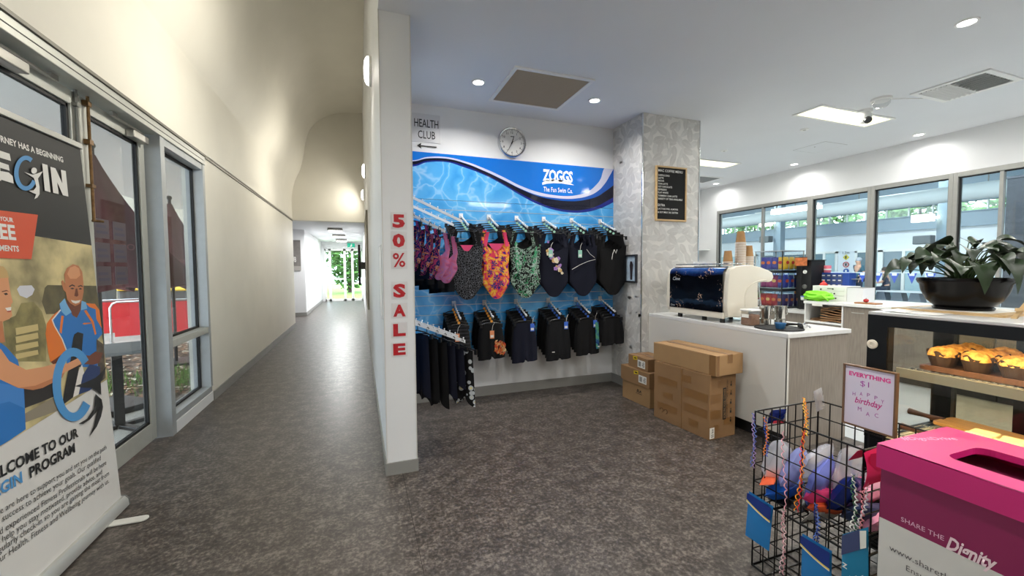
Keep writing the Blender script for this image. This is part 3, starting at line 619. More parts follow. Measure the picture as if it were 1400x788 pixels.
for k, y in enumerate((.4, 4.227, 8.25, 10.9)):
    z = (3.27, 3.27, 3.22, 3.22)[k]
    lab = ('round bulkhead light on the corridor wall near the entrance', 'round bulkhead light high on the partition beside its end', 'round bulkhead light midway along the corridor wall', 'round bulkhead light on the corridor wall close to the end wall')[k]
    xx = XR
    t = thing('bulkhead_light', lab, 'light', (xx, y, z))
    rot = Matrix.Translation((xx, y, z)) @ Matrix.Rotation(-PI/2, 4, 'Y')
    obj('base_ring', MB().lathe([(.135, 0), (.135, .025), (.12, .03)], n=28).xf(rot), M_white, t, smooth=40)
    obj('diffuser', MB().lathe([(.125, .028), (.12, .045), (.09, .062), (.04, .069), (0, .07)], n=28).xf(rot), M_bulk, t, smooth=60)
    lamp('bulkhead_lamp', 'AREA', (xx-.09, y, z), E_BULK*(1, 1, .9, .3)[k], rot=(0, PI/2-.38, 0), color=(1, .95, .84), size=.24, parent=t)
M_sq = mat('square_glow', (255, 252, 244), .4, emit=6)
for k, y in enumerate((13.3, 15.6, 17.9)):
    t = thing('surface_light', ('square surface light on the low corridor ceiling closest to the curved end wall', 'square surface light midway on the low corridor ceiling', 'square surface light on the low corridor ceiling close to the exit sign')[k], 'light', (-.65, y, 2.605))
    obj('housing', MB().box(-.85, y-.2, 2.53, -.45, y+.2, 2.605), M_skirt, t, bevel=.01)
    obj('diffuser', MB().box(-.83, y-.18, 2.505, -.47, y+.18, 2.53), M_sq, t, bevel=.008)
    lamp('surface_lamp', 'AREA', (-.65, y, 2.49), E_FAR, size=.34, sy=.34, parent=t)
# return air grille over the display
g = thing('ceiling_grille', 'square white framed return grille with brown dusty filter above the swimwear', 'grille', (1.625, 3.645, ZC))
x0, x1, y0, y1, f = 1.235, 2.0, 3.275, 4.015, .035
obj('frame', MB().box(x0, y0, ZC-.014, x1, y0+f, ZC).box(x0, y1-f, ZC-.014, x1, y1, ZC).box(x0, y0+f, ZC-.014, x0+f, y1-f, ZC).box(x1-f, y0+f, ZC-.014, x1, y1-f, ZC), M_white, g, bevel=.002)
obj('filter', MB().box(x0+f, y0+f, ZC-.002, x1-f, y1-f, ZC-.0005), mat('dusty_filter', (92, 82, 74), .9, var=.25, scale=60), g)
sm = MB().box(x0+f, -.003, -.004, x1-f, .003, .004).xf(Matrix.Rotation(.6, 4, 'X')).mesh('slat')
sm.materials.append(mat('grille_slat', (176, 166, 154), .6))
for i in range(34):
    o = link('slat', sm, g); o.location = (-1.625, y0+f+.01+i*(y1-y0-2*f-.02)/33-3.645, -.007)
# supply diffuser
g = thing('air_diffuser', 'white louvred supply diffuser with dark slots in the ceiling', 'diffuser', (5.33, 2.26, ZC))
x0, x1, y0, y1, f = 5.05, 5.61, 1.98, 2.53, .045
obj('frame', MB().box(x0, y0, ZC-.014, x1, y0+f, ZC).box(x0, y1-f, ZC-.014, x1, y1, ZC).box(x0, y0+f, ZC-.014, x0+f, y1-f, ZC).box(x1-f, y0+f, ZC-.014, x1, y1-f, ZC), M_white, g, bevel=.002)
obj('slot_shade_sheet', MB().box(x0+f, y0+f, ZC-.002, x1-f, y1-f, ZC-.0005), mat('slot_shade_paint', (24, 24, 26), .9), g)  # thin dark sheet: shade of the recess painted behind the louvres
ym = (y0+y1)/2
for i in range(8):
    x = x0+f+.015+i*.058
    obj('louvre', MB().prism([(x+.016, y0+f, ZC-.003), (x, y0+f, ZC-.024), (x+.004, y0+f, ZC-.024), (x+.02, y0+f, ZC-.003)], (0, ym-y0-f, 0)), M_white, g)
for i in range(6):
    y = ym+.01+i*.036
    obj('louvre', MB().prism([(x0+f, y, ZC-.003), (x0+f, y+.012, ZC-.024), (x0+f, y+.016, ZC-.024), (x0+f, y+.004, ZC-.003)], (x1-x0-2*f, 0, 0)), M_white, g)
obj('divider', MB().box(x0+f, ym-.004, ZC-.022, x1-f, ym+.004, ZC-.002), M_white, g)
# small ceiling things
t = thing('smoke_detector', 'clear domed smoke detector on the ceiling beside the dome camera', 'detector', (4.927, 2.695, ZC))
obj('base', MB().lathe([(.085, 0), (.085, -.018), (.065, -.028)], (4.927, 2.695, ZC), 24), M_white, t, smooth=40)
obj('dome', MB().lathe([(.072, -.026), (.07, -.055), (.048, -.08), (0, -.088)], (4.927, 2.695, ZC), 24), glass('clear_plastic', (.9, .9, .9)), t, smooth=60)
obj('conduit', MB().tube([(4.97, 2.68, ZC-.006), (5.5, 2.45, ZC-.006)], .004), M_white, t)
c = (5.183-.06, 2.953, ZC)
t = thing('dome_camera', 'white turret security camera below the panel light', 'camera', c)
obj('mount', MB().lathe([(.07, 0), (.07, -.025), (.05, -.038)], c, 24), M_white, t, smooth=40)
obj('turret', MB().sphere((c[0], c[1], ZC-.075), .066, 20, 12), M_white, t, smooth=60)
obj('lens', MB().cyl((c[0]-.026, c[1]-.042, ZC-.11), (c[0]-.036, c[1]-.060, ZC-.13), .035), M_black, t, smooth=40)
for (x, y, lab) in ((5.126, 3.596, 'recessed white sprinkler rose between panel light and ceiling hatch'), (4.947, 4.62, 'flat round cover plate on the ceiling near the pillar')):
    t = thing('sprinkler_rose', lab, 'sprinkler', (x, y, ZC)); obj('plate', MB().lathe([(.05, 0), (.045, -.008), (.03, -.01)], (x, y, ZC), 24), M_white, t, smooth=40)
    obj('centre', MB().cyl((x, y, ZC-.012), (x, y, ZC-.008), .018), M_alu, t)
hp = [(5.88, 3.84), (6.33, 3.84), (6.33, 4.286), (5.88, 4.286)]
t = thing('ceiling_hatch', 'flush white access hatch outlined in the ceiling', 'hatch', (6.1, 4.06, ZC))
obj('panel', MB().box(5.886, 3.846, ZC-.002, 6.324, 4.28, ZC), M_ceil, t); obj('lock', MB().cyl((6.0, 4.06, ZC-.004), (6.0, 4.06, ZC-.002), .008), M_black, t)
obj('gap', MB().box(5.88, 3.84, ZC-.001, 6.33, 3.846, ZC).box(5.88, 4.28, ZC-.001, 6.33, 4.286, ZC).box(5.88, 3.846, ZC-.001, 5.886, 4.28, ZC).box(6.324, 3.846, ZC-.001, 6.33, 4.28, ZC), M_skirt, t)
t = thing('ceiling_vent', 'dark slotted vent in the ceiling past the pillar', 'vent', (6.1, 6.25, ZC))
obj('frame', MB().box(5.8, 6.0, ZC-.006, 6.42, 6.5, ZC), M_white, t); obj('grille', MB().box(5.84, 6.04, ZC-.009, 6.38, 6.46, ZC-.006), mat('vent_grey', (120, 122, 124), .7), t)
# ------------------------------------------------------------------ slatwall with the printed sign
YS = YB-.017
def s2w(a, b):
    p = PY(YS, 560+a/3.94, 130+b/3.94); return ((p.x-XP)/(2.905-XP), (p.z-1.9)/.75)
CURVES = [
 [(15,352),(100,334),(200,335),(300,358),(400,395),(500,440),(600,490),(700,525),(780,540),(850,545),(900,540),(960,520),(1000,490),(1030,450),(1045,402),(1060,330)],
 [(15,357),(100,341),(200,343),(300,368),(400,408),(500,455),(600,505),(700,542),(780,555),(850,560),(900,557),(960,545),(1010,520),(1050,480),(1075,440),(1092,395)],
 [(15,358),(100,342),(200,344),(300,369),(400,409),(500,457),(600,508),(700,548),(780,564),(850,572),(900,572),(960,562),(1010,547),(1050,522),(1092,485)],
 [(15,375),(100,354),(200,356),(300,381),(400,424),(500,475),(600,532),(700,580),(780,608),(850,620),(900,622),(960,614),(1010,598),(1050,578),(1092,550)],
 [(15,385),(100,362),(200,362),(280,385),(400,430),(500,482),(600,542),(700,592),(800,624),(880,634),(950,631),(1020,614),(1060,597),(1092,577)]]
def sign_mat():
    m = bpy.data.materials.new('water_wave_print'); m.use_nodes = True; N = m.node_tree.nodes; L = m.node_tree.links; b = N['Principled BSDF']
    b.inputs['Roughness'].default_value = .07; b.inputs['Specular IOR Level'].default_value = .5
    g = N.new('ShaderNodeNewGeometry'); sx = N.new('ShaderNodeSeparateXYZ'); L.new(g.outputs['Position'], sx.inputs[0])
    U = N.new('ShaderNodeMapRange'); U.inputs[1].default_value = XP; U.inputs[2].default_value = 2.905; L.new(sx.outputs[0], U.inputs[0])
    V = N.new('ShaderNodeMapRange'); V.inputs[1].default_value = 1.9; V.inputs[2].default_value = 2.65; V.clamp = False; L.new(sx.outputs[2], V.inputs[0])
    # caustic water
    n = N.new('ShaderNodeTexNoise'); n.inputs['Scale'].default_value = 3.2; n.inputs['Detail'].default_value = 3; L.new(g.outputs['Position'], n.inputs['Vector'])
    mv = N.new('ShaderNodeVectorMath'); mv.operation = 'MULTIPLY_ADD'; mv.inputs[1].default_value = (.42, .0, .42); L.new(n.outputs['Color'], mv.inputs[0]); L.new(g.outputs['Position'], mv.inputs[2])
    vo = N.new('ShaderNodeTexVoronoi'); vo.feature = 'DISTANCE_TO_EDGE'; vo.inputs['Scale'].default_value = 4.4; L.new(mv.outputs[0], vo.inputs['Vector'])
    rp = N.new('ShaderNodeValToRGB'); e = rp.color_ramp.elements
    e[0].position = 0; e[0].color = lin((176, 220, 248)); e[1].position = .32; e[1].color = lin((42, 142, 216)); q = e.new(.05); q.color = lin((96, 180, 236)); L.new(vo.outputs['Distance'], rp.inputs[0])
    n2 = N.new('ShaderNodeTexNoise'); n2.inputs['Scale'].default_value = 1.6; L.new(g.outputs['Position'], n2.inputs['Vector'])
    r2 = N.new('ShaderNodeValToRGB'); r2.color_ramp.elements[0].position = .35; r2.color_ramp.elements[0].color = lin((40, 136, 212)); r2.color_ramp.elements[1].position = .65; r2.color_ramp.elements[1].color = lin((104, 190, 242)); L.new(n2.outputs['Fac'], r2.inputs[0])
    mw = N.new('ShaderNodeMix'); mw.data_type = 'RGBA'; mw.inputs[0].default_value = .45; L.new(rp.outputs[0], mw.inputs[6]); L.new(r2.outputs[0], mw.inputs[7])
    last = None; cols = [(22, 112, 208), (200, 204, 226), (20, 84, 178), (16, 18, 40), (26, 38, 128)]
    for k, pts in enumerate(CURVES):
        fc = N.new('ShaderNodeFloatCurve'); cv = fc.mapping.curves[0]; P = sorted(s2w(*p) for p in pts)
        P = [(max(0, min(1, u)), v) for u, v in P]
        cv.points[0].location = (0, P[0][1]); cv.points[1].location = (1, P[-1][1])
        for u, v in P[0 if P[0][0] > .005 else 1:-1]: cv.points.new(u, v)
        fc.mapping.use_clip = False
        fc.mapping.update(); L.new(U.outputs[0], fc.inputs['Value'])
        lt = N.new('ShaderNodeMath'); lt.operation = 'LESS_THAN'; L.new(V.outputs[0], lt.inputs[0]); L.new(fc.outputs[0], lt.inputs[1])
        mx = N.new('ShaderNodeMix'); mx.data_type = 'RGBA'; L.new(lt.outputs[0], mx.inputs[0])
        if last is None: mx.inputs[6].default_value = lin(cols[0])
        else: L.new(last.outputs[2], mx.inputs[6])
        if k < 4: mx.inputs[7].default_value = lin(cols[k+1])
        else: L.new(mw.outputs[2], mx.inputs[7])
        last = mx
    L.new(last.outputs[2], b.inputs['Base Color']); return m
M_sign = sign_mat()
sw = thing('slatwall_display', 'glossy blue water printed slatwall with dark wave band and white lettering', 'slatwall', ((XP+2.905)/2, YS, .5))
ZT = 2.59
obj('header_panel', MB().box(XP, YS, 2.117, 2.905, YB, ZT), M_sign, sw)
for i in range(16):
    z1 = 2.113-i*.1
    obj('slat', MB().box(XP, YS, z1-.094, 2.905, YB, z1), M_sign, sw)
    obj('groove_insert', MB().box(XP, YS+.008, z1-.1, 2.905, YB, z1-.094).box(XP, YS-.001, z1-.0965, 2.905, YS+.008, z1-.0935), mat('insert_alu', (200, 206, 212), .3, .6), sw)
R, UPV = (1, 0, 0), (0, 0, 1)
def bp_(x, y): return PY(YS, x, y)
lw = mat('print_white', (240, 244, 250), .3)
a, b = bp_(742, 247.5), bp_(783, 247.5)
text('brand_lettering', 'ZOGGS', a, R, UPV, lw, sw, width=b.x-a.x, height=.135, off=.0015, bold=.035, space=.92)
swp = [(741, 250), (747, 246.5), (757, 245.5), (768, 246.5), (778, 249.5), (785, 253.5), (777, 252.5), (768, 251), (757, 250.5), (747, 251.5), (741.5, 253)]
obj('swoosh', MB().poly([bp_(x, y)+Vector((0, -.0015, 0)) for x, y in reversed(swp)]), lw, sw)
a, b = bp_(743, 262), bp_(783, 262)
text('tagline', 'The Fun Swim Co.', a, R, UPV, lw, sw, width=b.x-a.x, height=.055, off=.0015, bold=.012, space=1.1)

# second slatwall strip on the partition side (arms hang from it)
sp_ = thing('side_slatwall', 'narrow blue slatwall on the partition inside face', 'slatwall', (XP, 3.7, .5))
for i in range(16): obj('slat', MB().box(XP+.001, 3.1, 2.113-i*.1-.094, XP+.014, 4.33, 2.113-i*.1), mat('side_slat_blue', (52, 138, 206), .2), sp_)

# HEALTH CLUB sign and wall clock
a, b = PY(YB, 563.5, 158), PY(YB, 602, 197)
x0, x1, z1, z0 = .50, b.x, PY(YB, 602, 160).z+.01, b.z
t = thing('direction_sign', 'white sheet sign reading health club with a left arrow', 'sign', ((x0+x1)/2, YB, z0))
obj('sheet', MB().box(x0, YB-.006, z0, x1, YB, z1), mat('sign_sheet', (206, 206, 208), .3), t)
ink = mat('black_ink', (18, 18, 20), .5)
cx = PY(YB, 583, 178).x
text('lettering', 'HEALTH', (cx, YB-.006, z1-.135), R, UPV, ink, t, width=.245, height=.08, anchor='C', bold=.008)
text('lettering', 'CLUB', (cx, YB-.006, z1-.25), R, UPV, ink, t, width=.175, height=.08, anchor='C', bold=.008)
ay = z1-.325
obj('arrow', MB().poly([(cx-.1, YB-.007, ay), (cx-.055, YB-.007, ay-.03), (cx-.06, YB-.007, ay-.006), (cx+.1, YB-.007, ay-.006), (cx+.1, YB-.007, ay+.006), (cx-.06, YB-.007, ay+.006), (cx-.055, YB-.007, ay+.03)]), ink, t)
ck = Vector((1.598, YB, 2.779)); rc = .163
t = thing('wall_clock', 'round chrome rimmed wall clock with white face', 'clock', ck)
RX = Matrix.Translation(ck) @ Matrix.Rotation(PI/2, 4, 'X')
obj('rim', MB().lathe([(rc-.012, .0), (rc, .004), (rc, .03), (rc-.008, .04), (rc-.018, .036), (rc-.02, .016)], n=48).xf(RX), M_chrome, t, smooth=40)
fc_ = obj('face', MB().cyl((ck.x, YB, ck.z), (ck.x, YB-.018, ck.z), rc-.016, n=48), mat('clock_face', (222, 222, 220), .35), t)
for h in range(12):
    an = PI/2-(h+1)*PI/6; rr = .108
    text('numeral', str(h+1), (ck.x+rr*math.cos(an), YB-.018, ck.z+rr*math.sin(an)-.012), R, UPV, ink, fc_, height=.024, off=.0012, anchor='C', bold=.01)
tk = MB()
for k in range(60):
    an = k*PI/30; c, s = math.cos(an), math.sin(an); l = .010 if k % 5 else .016; hw = .0012 if k % 5 else .0025
    tk.poly([(ck.x+c*(.142-l)-s*hw, YB-.0192, ck.z+s*(.142-l)+c*hw), (ck.x+c*(.142-l)+s*hw, YB-.0192, ck.z+s*(.142-l)-c*hw), (ck.x+c*.142+s*hw, YB-.0192, ck.z+s*.142-c*hw), (ck.x+c*.142-s*hw, YB-.0192, ck.z+s*.142+c*hw)])
obj('tick_marks', tk, ink, fc_)
def hand(name, an, l, wd, yo, m):
    c, s = math.cos(an), math.sin(an)
    obj(name, MB().prism([(ck.x-c*.02-s*wd, YB-yo, ck.z-s*.02+c*wd), (ck.x-c*.02+s*wd, YB-yo, ck.z-s*.02-c*wd), (ck.x+c*l+s*wd*.5, YB-yo, ck.z+s*l-c*wd*.5), (ck.x+c*l-s*wd*.5, YB-yo, ck.z+s*l+c*wd*.5)], (0, -.001, 0)), m, t)
hand('hour_hand', math.radians(72), .075, .006, .021, ink); hand('minute_hand', math.radians(-118), .10, .0045, .023, ink); hand('second_hand', math.radians(32), .11, .0012, .025, ink)
obj('brand_mark', MB().box(ck.x-.018, YB-.0195, ck.z+.06, ck.x+.018, YB-.018, ck.z+.068), ink, fc_)
obj('hub', MB().cyl((ck.x, YB-.018, ck.z), (ck.x, YB-.028, ck.z), .007), ink, t)

# 50% SALE letters on the partition end
M_clear = glass('plastic_sleeve', (.97, .97, .97), ior=1.35, gloss=.12); M_red = mat('sale_red', (196, 28, 40), .4)
for ch, (px_, py0, py1) in zip('50%SALE', ((545, 291, 314), (545, 317, 341), (545.5, 343, 368), (546, 385, 410), (546, 414, 436), (546, 440, 463), (546, 467, 489))):
    a = PY(YC, px_-11, py1); b = PY(YC, px_+11, py0)
    nm = {'5': 'figure five', '0': 'figure zero', '%': 'percent sign'}.get(ch, 'letter '+ch)
    t = thing('sale_letter', 'red %s in a clear sleeve on the partition end' % nm, 'letter sign', ((a.x+b.x)/2, YC, a.z))
    obj('card', MB().box(a.x+.006, YC-.002, a.z+.005, b.x-.006, YC-.0004, b.z-.005), mat('sale_card', (226, 222, 222), .4), t)
    text('letter', ch, ((a.x+b.x)/2, YC-.002, a.z+.012), R, UPV, M_red, t, width=(b.x-a.x)*.76, height=(b.z-a.z)*.78, off=.0008, bold=.05 if ch != '%' else .015, anchor='C')
    rs = random.Random(ord(ch)); k0 = rs.uniform(0, 6)
    obj('sleeve', MB().grid(lambda u, v: (a.x+(b.x-a.x)*u, YC-.0065-.0022*math.sin(9*u+k0)*math.cos(7*v+k0)-.0015*math.sin(17*u*v+k0), a.z+(b.z-a.z)*v), 14, 14), M_clear, t, smooth=80)
# ------------------------------------------------------------------ swimwear
def cloth(name, col, pattern=None, cols=(), scale=20, rough=.75):
    if name in MATS: return MATS[name]
    m = bpy.data.materials.new(name); m.use_nodes = True; N = m.node_tree.nodes; L = m.node_tree.links; b = N['Principled BSDF']
    b.inputs['Base Color'].default_value = lin(col); b.inputs['Roughness'].default_value = rough; b.inputs['Specular IOR Level'].default_value = .25
    tc = N.new('ShaderNodeTexCoord')
    if pattern:
        if pattern == 'lines':
            t = N.new('ShaderNodeTexVoronoi'); t.feature = 'DISTANCE_TO_EDGE'; t.inputs['Scale'].default_value = scale; src = t.outputs['Distance']; pos = (.0, .05)
        elif pattern == 'stripe':
            t = N.new('ShaderNodeTexWave'); t.bands_direction = 'Z'; t.inputs['Scale'].default_value = scale; src = t.outputs['Fac']; pos = (.5, .6)
        elif pattern == 'spots':
            t = N.new('ShaderNodeTexVoronoi'); t.inputs['Scale'].default_value = scale; src = t.outputs['Distance']; pos = (.0, .62)
        else:
            t = N.new('ShaderNodeTexNoise'); t.inputs['Scale'].default_value = scale; t.inputs['Detail'].default_value = 3; t.inputs['Distortion'].default_value = .8; src = t.outputs['Fac']; pos = (.3, .7)
        L.new(tc.outputs['Object'], t.inputs['Vector'])
        r = N.new('ShaderNodeValToRGB'); r.color_ramp.interpolation = 'CONSTANT' if pattern in ('blot', 'stripe', 'spots', 'lines') else 'LINEAR'
        e = r.color_ramp.elements; k = len(cols)
        while len(e) < k: e.new(.5)
        for i, c in enumerate(cols):
            e[i].position = pos[0]+(pos[1]-pos[0])*i/max(1, k-1); e[i].color = lin(c)
        L.new(src, r.inputs['Fac'])
        if pattern == 'spots':
            mx = N.new('ShaderNodeMix'); mx.data_type = 'RGBA'; L.new(t.outputs['Color'], mx.inputs[6]); L.new(r.outputs[0], mx.inputs[7]); mx.inputs[0].default_value = 1.0; L.new(mx.outputs[2], b.inputs['Base Color'])
        else: L.new(r.outputs[0], b.inputs['Base Color'])
    MATS[name] = m; return m
K_blk = cloth('black_lycra', (11, 11, 13)); K_nvy = cloth('navy_lycra', (14, 17, 34)); K_dgr = cloth('charcoal_lycra', (17, 18, 21))
K_geo = cloth('geometric_print', (20, 20, 22), 'lines', ((110, 112, 118), (18, 18, 20)), 48)
K_tro = cloth('tropical_print', (220, 120, 60), 'blot', ((40, 36, 130), (226, 60, 90), (236, 130, 60), (240, 190, 70), (228, 90, 120), (120, 60, 40)), 17)
K_gre = cloth('leafy_print', (22, 40, 32), 'blot', ((16, 16, 18), (16, 16, 18), (150, 176, 160), (16, 17, 18), (64, 150, 100), (16, 16, 18)), 26)
K_flo = cloth('floral_print', (20, 20, 34), 'blot', ((150, 110, 180), (196, 160, 90), (20, 22, 36), (230, 210, 170), (110, 80, 150)), 26)
K_kid = cloth('rainbow_print', (40, 50, 140), 'blot', ((24, 30, 88), (200, 66, 104), (24, 30, 88), (220, 130, 90), (96, 150, 200), (26, 32, 92)), 17)
K_pnk = cloth('pink_print', (214, 110, 150), 'noise', ((184, 84, 134), (224, 120, 150), (206, 130, 180), (236, 140, 130)), 14)
K_spt = cloth('fruit_print', (18, 18, 20), 'spots', ((232, 220, 150), (190, 196, 200), (18, 18, 20), (18, 18, 20)), 19)
K_str = cloth('striped_black', (20, 20, 22), 'stripe', ((15, 15, 17), (42, 42, 46)), 9)
K_blu = cloth('blue_fade', (30, 70, 130), 'noise', ((16, 18, 26), (28, 74, 140), (90, 160, 120), (18, 20, 30)), 12)
mat('lining_pink', (228, 70, 120), .7)
M_hang = mat('hanger_black', (12, 12, 13), .35); M_mint = mat('mint_disc', (164, 214, 190), .4); M_org = mat('orange_disc', (236, 160, 64), .4); M_bdisc = mat('blue_disc', (48, 96, 190), .4)
M_tag = mat('paper_tag', (232, 230, 222), .6); M_tagm = mat('mint_tag', (150, 206, 184), .5); M_tago = mat('orange_tag', (232, 150, 100), .5); M_tagb = mat('blue_tag', (56, 104, 206), .5)
def sheet2(xw, zt, zb, yd, nu=14, nv=14):
    """closed cloth body: front and back sheets that meet at the sides"""
    mb = MB()
    for s in (-1, 1):
        def fn(u, v):
            q = 2*u-1; z = zt(q)+(zb(q)-zt(q))*v
            return (q*xw(v), s*yd(q, v)*math.sqrt(max(0, 1-q*q*.98))*(1 if abs(q) < .999 else 0), z)
        mb.grid(fn if s < 0 else (lambda u, v: fn(1-u, v)), nu, nv)
    return mb
def lerp(t, P):
    for (a, x), (b, y) in zip(P, P[1:]):
        if t <= b: return x+(y-x)*(t-a)/(b-a)
    return P[-1][1]
_cache = {}
def suit_meshes(kind, wscale=1.0, L=.60):
    key = (kind, wscale, L)
    if key in _cache: return _cache[key]
    if kind == 'suit':
        xw = lambda v: wscale*lerp(v, [(0, .155), (.25, .15), (.5, .135), (.75, .152), (.88, .145), (1, .10)])
        zt = lambda q: -.155-.075*(1-min(1, abs(q)*1.25)**2)
        zb = lambda q: -.155-L+.085*abs(q)**2.2
        body = sheet2(xw, zt, zb, lambda q, v: .013+.003*math.sin(7*q+5*v)+.005*math.sin(PI*v))
        st = []
        for s in (-1, 1):
            sm_ = MB(); st.append(sm_)
            sm_.grid(lambda u, v: (s*wscale*(.095+.030*v)+(u-.5)*.034, -.012+.006*math.sin(PI*v), -.035-.145*v), 2, 5)
            sm_.grid(lambda u, v: (s*wscale*(.095+.030*v)+(.5-u)*.034, .012, -.035-.145*v), 2, 5)
    elif kind == 'shorts':
        xw = lambda v: wscale*lerp(v, [(0, .155), (.07, .15), (.12, .165), (.6, .195), (1, .20)])
        zt = lambda q: -.055; zb = lambda q: -.055-L+.055*max(0, 1-abs(q)*9)+.012*q
        body = sheet2(xw, zt, zb, lambda q, v: .012+.022*v+.008*math.sin(9*q+2)*v, 22, 12); st = None
    else:   # long loose pants / towel dress
        xw = lambda v: wscale*lerp(v, [(0, .12), (.1, .12), (.5, .13), (1, .14)])
        zt = lambda q: -.06; zb = lambda q: -.06-L+.03*math.sin(5*q)
        body = sheet2(xw, zt, zb, lambda q, v: .02+.012*math.sin(8*q+3)*v, 22, 12); st = None
    w = .15*wscale
    hg = MB().tube([(-w, 0, -.055), (-w*.6, 0, -.038), (0, 0, -.03), (w*.6, 0, -.038), (w, 0, -.055)], .006, 6)
    hg.tube([(0, 0, -.03), (0, 0, .0), (.004, 0, .016), (.014, 0, .024), (.024, 0, .018), (.026, 0, .008)][:6], .0028, 6)
    for s in (-1, 1): hg.box(s*w-.012, -.008, -.085, s*w+.012, .008, -.045)
    disc = MB().cyl((0, -.008, -.016), (0, -.012, -.016), .0135, n=14)
    r = (body.mesh('body', 70, weld=True), [q.mesh('strap', 70, weld=True) for q in st] if st else None, hg.mesh('hanger', 50), disc.mesh('size_disc'))
    _cache[key] = r; return r
_mcopy = {}
def withmat(me, m):
    k = (me.name, m.name)
    if k not in _mcopy:
        c = me.copy(); c.materials.clear(); c.materials.append(m); _mcopy[k] = c
    return _mcopy[k]
def garment(name, label, cat, loc, rz, kind, m, ws=1.0, L=.6, strap=None, disc=None, tagm=None, group=None, extra=None, tagpos=(-.05, -.25)):
    t = thing(name, label, cat, loc, rz, group)
    bo, st, hg, di = suit_meshes(kind, ws, L)
    b = link('body', withmat(bo, m), t)
    for q in (st or ()): link('strap', withmat(q, strap or m), t)
    link('hanger', withmat(hg, M_hang), t)
    if disc: link('size_disc', withmat(di, disc), t)
    if tagm:
        x, z = tagpos
        tg = obj('price_tag', MB().box(x-.022, -.034, z-.04, x+.022, -.032, z+.04), tagm, t, world=False)
        obj('tag_string', MB().tube([(x, -.033, z+.04), (x+.01, -.026, z+.09), (x+.03, -.02, z+.12)], .0015, 4), M_tag, tg, world=False)
        obj('tag_print', MB().box(x-.016, -.035, z-.03, x+.016, -.034, z-.005), M_tag, tg, world=False)
    if extra: extra(b)
    return t
M_hook = mat('hook_white', (226, 228, 230), .35)
def hook(x, z, label, n, L=.32, dz=-.135):
    t = thing('display_hook', label, 'hook', (x, YS, z))
    obj('bracket', MB().box(x-.022, YS-.012, z-.028, x+.022, YS, z+.028), M_hook, t, bevel=.003)
    obj('arm', MB().tube([(x, YS-.01, z), (x, YS-L, z+dz), (x, YS-L-.012, z+dz+.015)], .006, 8), M_hook, t, smooth=50)
    for k in range(n):
        f = (k+.8)/(n+.3); y = YS-L*f; zz = z+dz*f
        obj('bead', MB().sphere((x, y, zz+.009), .011, 8, 6), M_hook, t, smooth=60)
    return t
def stack(x, z, n, kindspec, L=.32, dz=-.135):
    """garments along a hook arm; the last one made is the front one"""
    rs = random.Random(int(x*1000)+int(z*10))
    for k in range(n):
        f = .14+.80*k/(n-1); y = YS-L*f; zz = z+dz*f-.024
        spec = kindspec(k, n)
        garment(loc=(x-.014, y, zz), rz=rs.uniform(-.16, .10) if k < n-1 else -.10, **spec)
# --- decorated fronts
def deco_palm(b):
    mb = MB(); rs = random.Random(5)
    for (x, z) in ((-.03, -.36), (.05, -.42), (.0, -.50), (-.07, -.44), (.07, -.31), (-.03, -.58), (.04, -.56)):
        for k in range(7):
            a = k*.9+rs.uniform(0, .4); l = rs.uniform(.03, .048)
            mb.poly([(x, -.029, z), (x+l*.5*math.cos(a+.3), -.029, z+l*.5*math.sin(a+.3)), (x+l*math.cos(a), -.029, z+l*math.sin(a)), (x+l*.5*math.cos(a-.3), -.029, z+l*.5*math.sin(a-.3))])
    tag(obj('palm_print', mb, mat('palm_navy', (44, 34, 120), .7), b, world=False), kind='stuff')
    obj('neck_lining', MB().grid(lambda u, v: ((u-.5)*.19*(1-.2*v), .004, -.15-.075*v*(1-(2*u-1)**2)), 10, 4), mat('lining_pink', (228, 70, 120), .7), b, world=False)
def deco_flower(b):
    mbs = [MB(), MB(), MB()]; rs = random.Random(8)
    for k in range(30):
        f = k/29; x = -.08+.15*f+rs.gauss(0, .012); z = -.19-.24*f+rs.gauss(0, .025)
        r = rs.uniform(.010, .024); m = mbs[k % 3]
        for j in range(5):
            a = j*1.257+rs.uniform(0, .3); m.poly([(x+r*.62*math.cos(a)+r*.55*math.cos(q*PI/3), -.0285-.0002*(k % 5), z+r*.62*math.sin(a)+r*.55*math.sin(q*PI/3)) for q in range(6)])
    for m, c in zip(mbs, ((176, 132, 206), (214, 176, 110), (238, 226, 200))): tag(obj('flower_print', m, mat('fl%d' % c[0], c, .7), b, world=False), kind='stuff')
def deco_leaf(b):
    for c, sd in (((176, 196, 186), 1), ((70, 164, 112), 2)):
        mb = MB(); rs = random.Random(sd)
        for k in range(70):
            s = rs.choice((-1, 1)); f = rs.random(); x = s*(.11-.065*f*rs.random()); z = -.18-.30*f+(.06 if s < 0 else 0)*rs.random(); a = rs.uniform(0, 2*PI); l = rs.uniform(.012, .026)
            d = Vector((math.cos(a), 0, math.sin(a))); e = Vector((-d.z, 0, d.x))*l*.35; p = Vector((x, -.027-.012*(1-abs(x)/.16)+.0, z)); mb.poly([p-d*l, p+e, p+d*l, p-e])
        tag(obj('leaf_print', mb, mat('lf%d' % c[0], c, .7), b, world=False), kind='stuff')
def deco_piping(b):
    obj('piping', MB().tube([(-.14, -.019, -.42), (-.05, -.026, -.37), (.05, -.026, -.33), (.14, -.016, -.31)], .0028, 5).tube([(.03, -.026, -.2), (.07, -.026, -.25), (.13, -.018, -.29)], .0028, 5), M_tag, b, world=False)
def deco_strings(b):
    obj('drawstring', MB().tube([(.0, -.03, -.2), (-.02, -.032, -.25), (-.03, -.032, -.31)], .003, 5).tube([(.0, -.03, -.2), (.02, -.032, -.24), (.035, -.03, -.2)], .003, 5), M_tag, b, world=False)
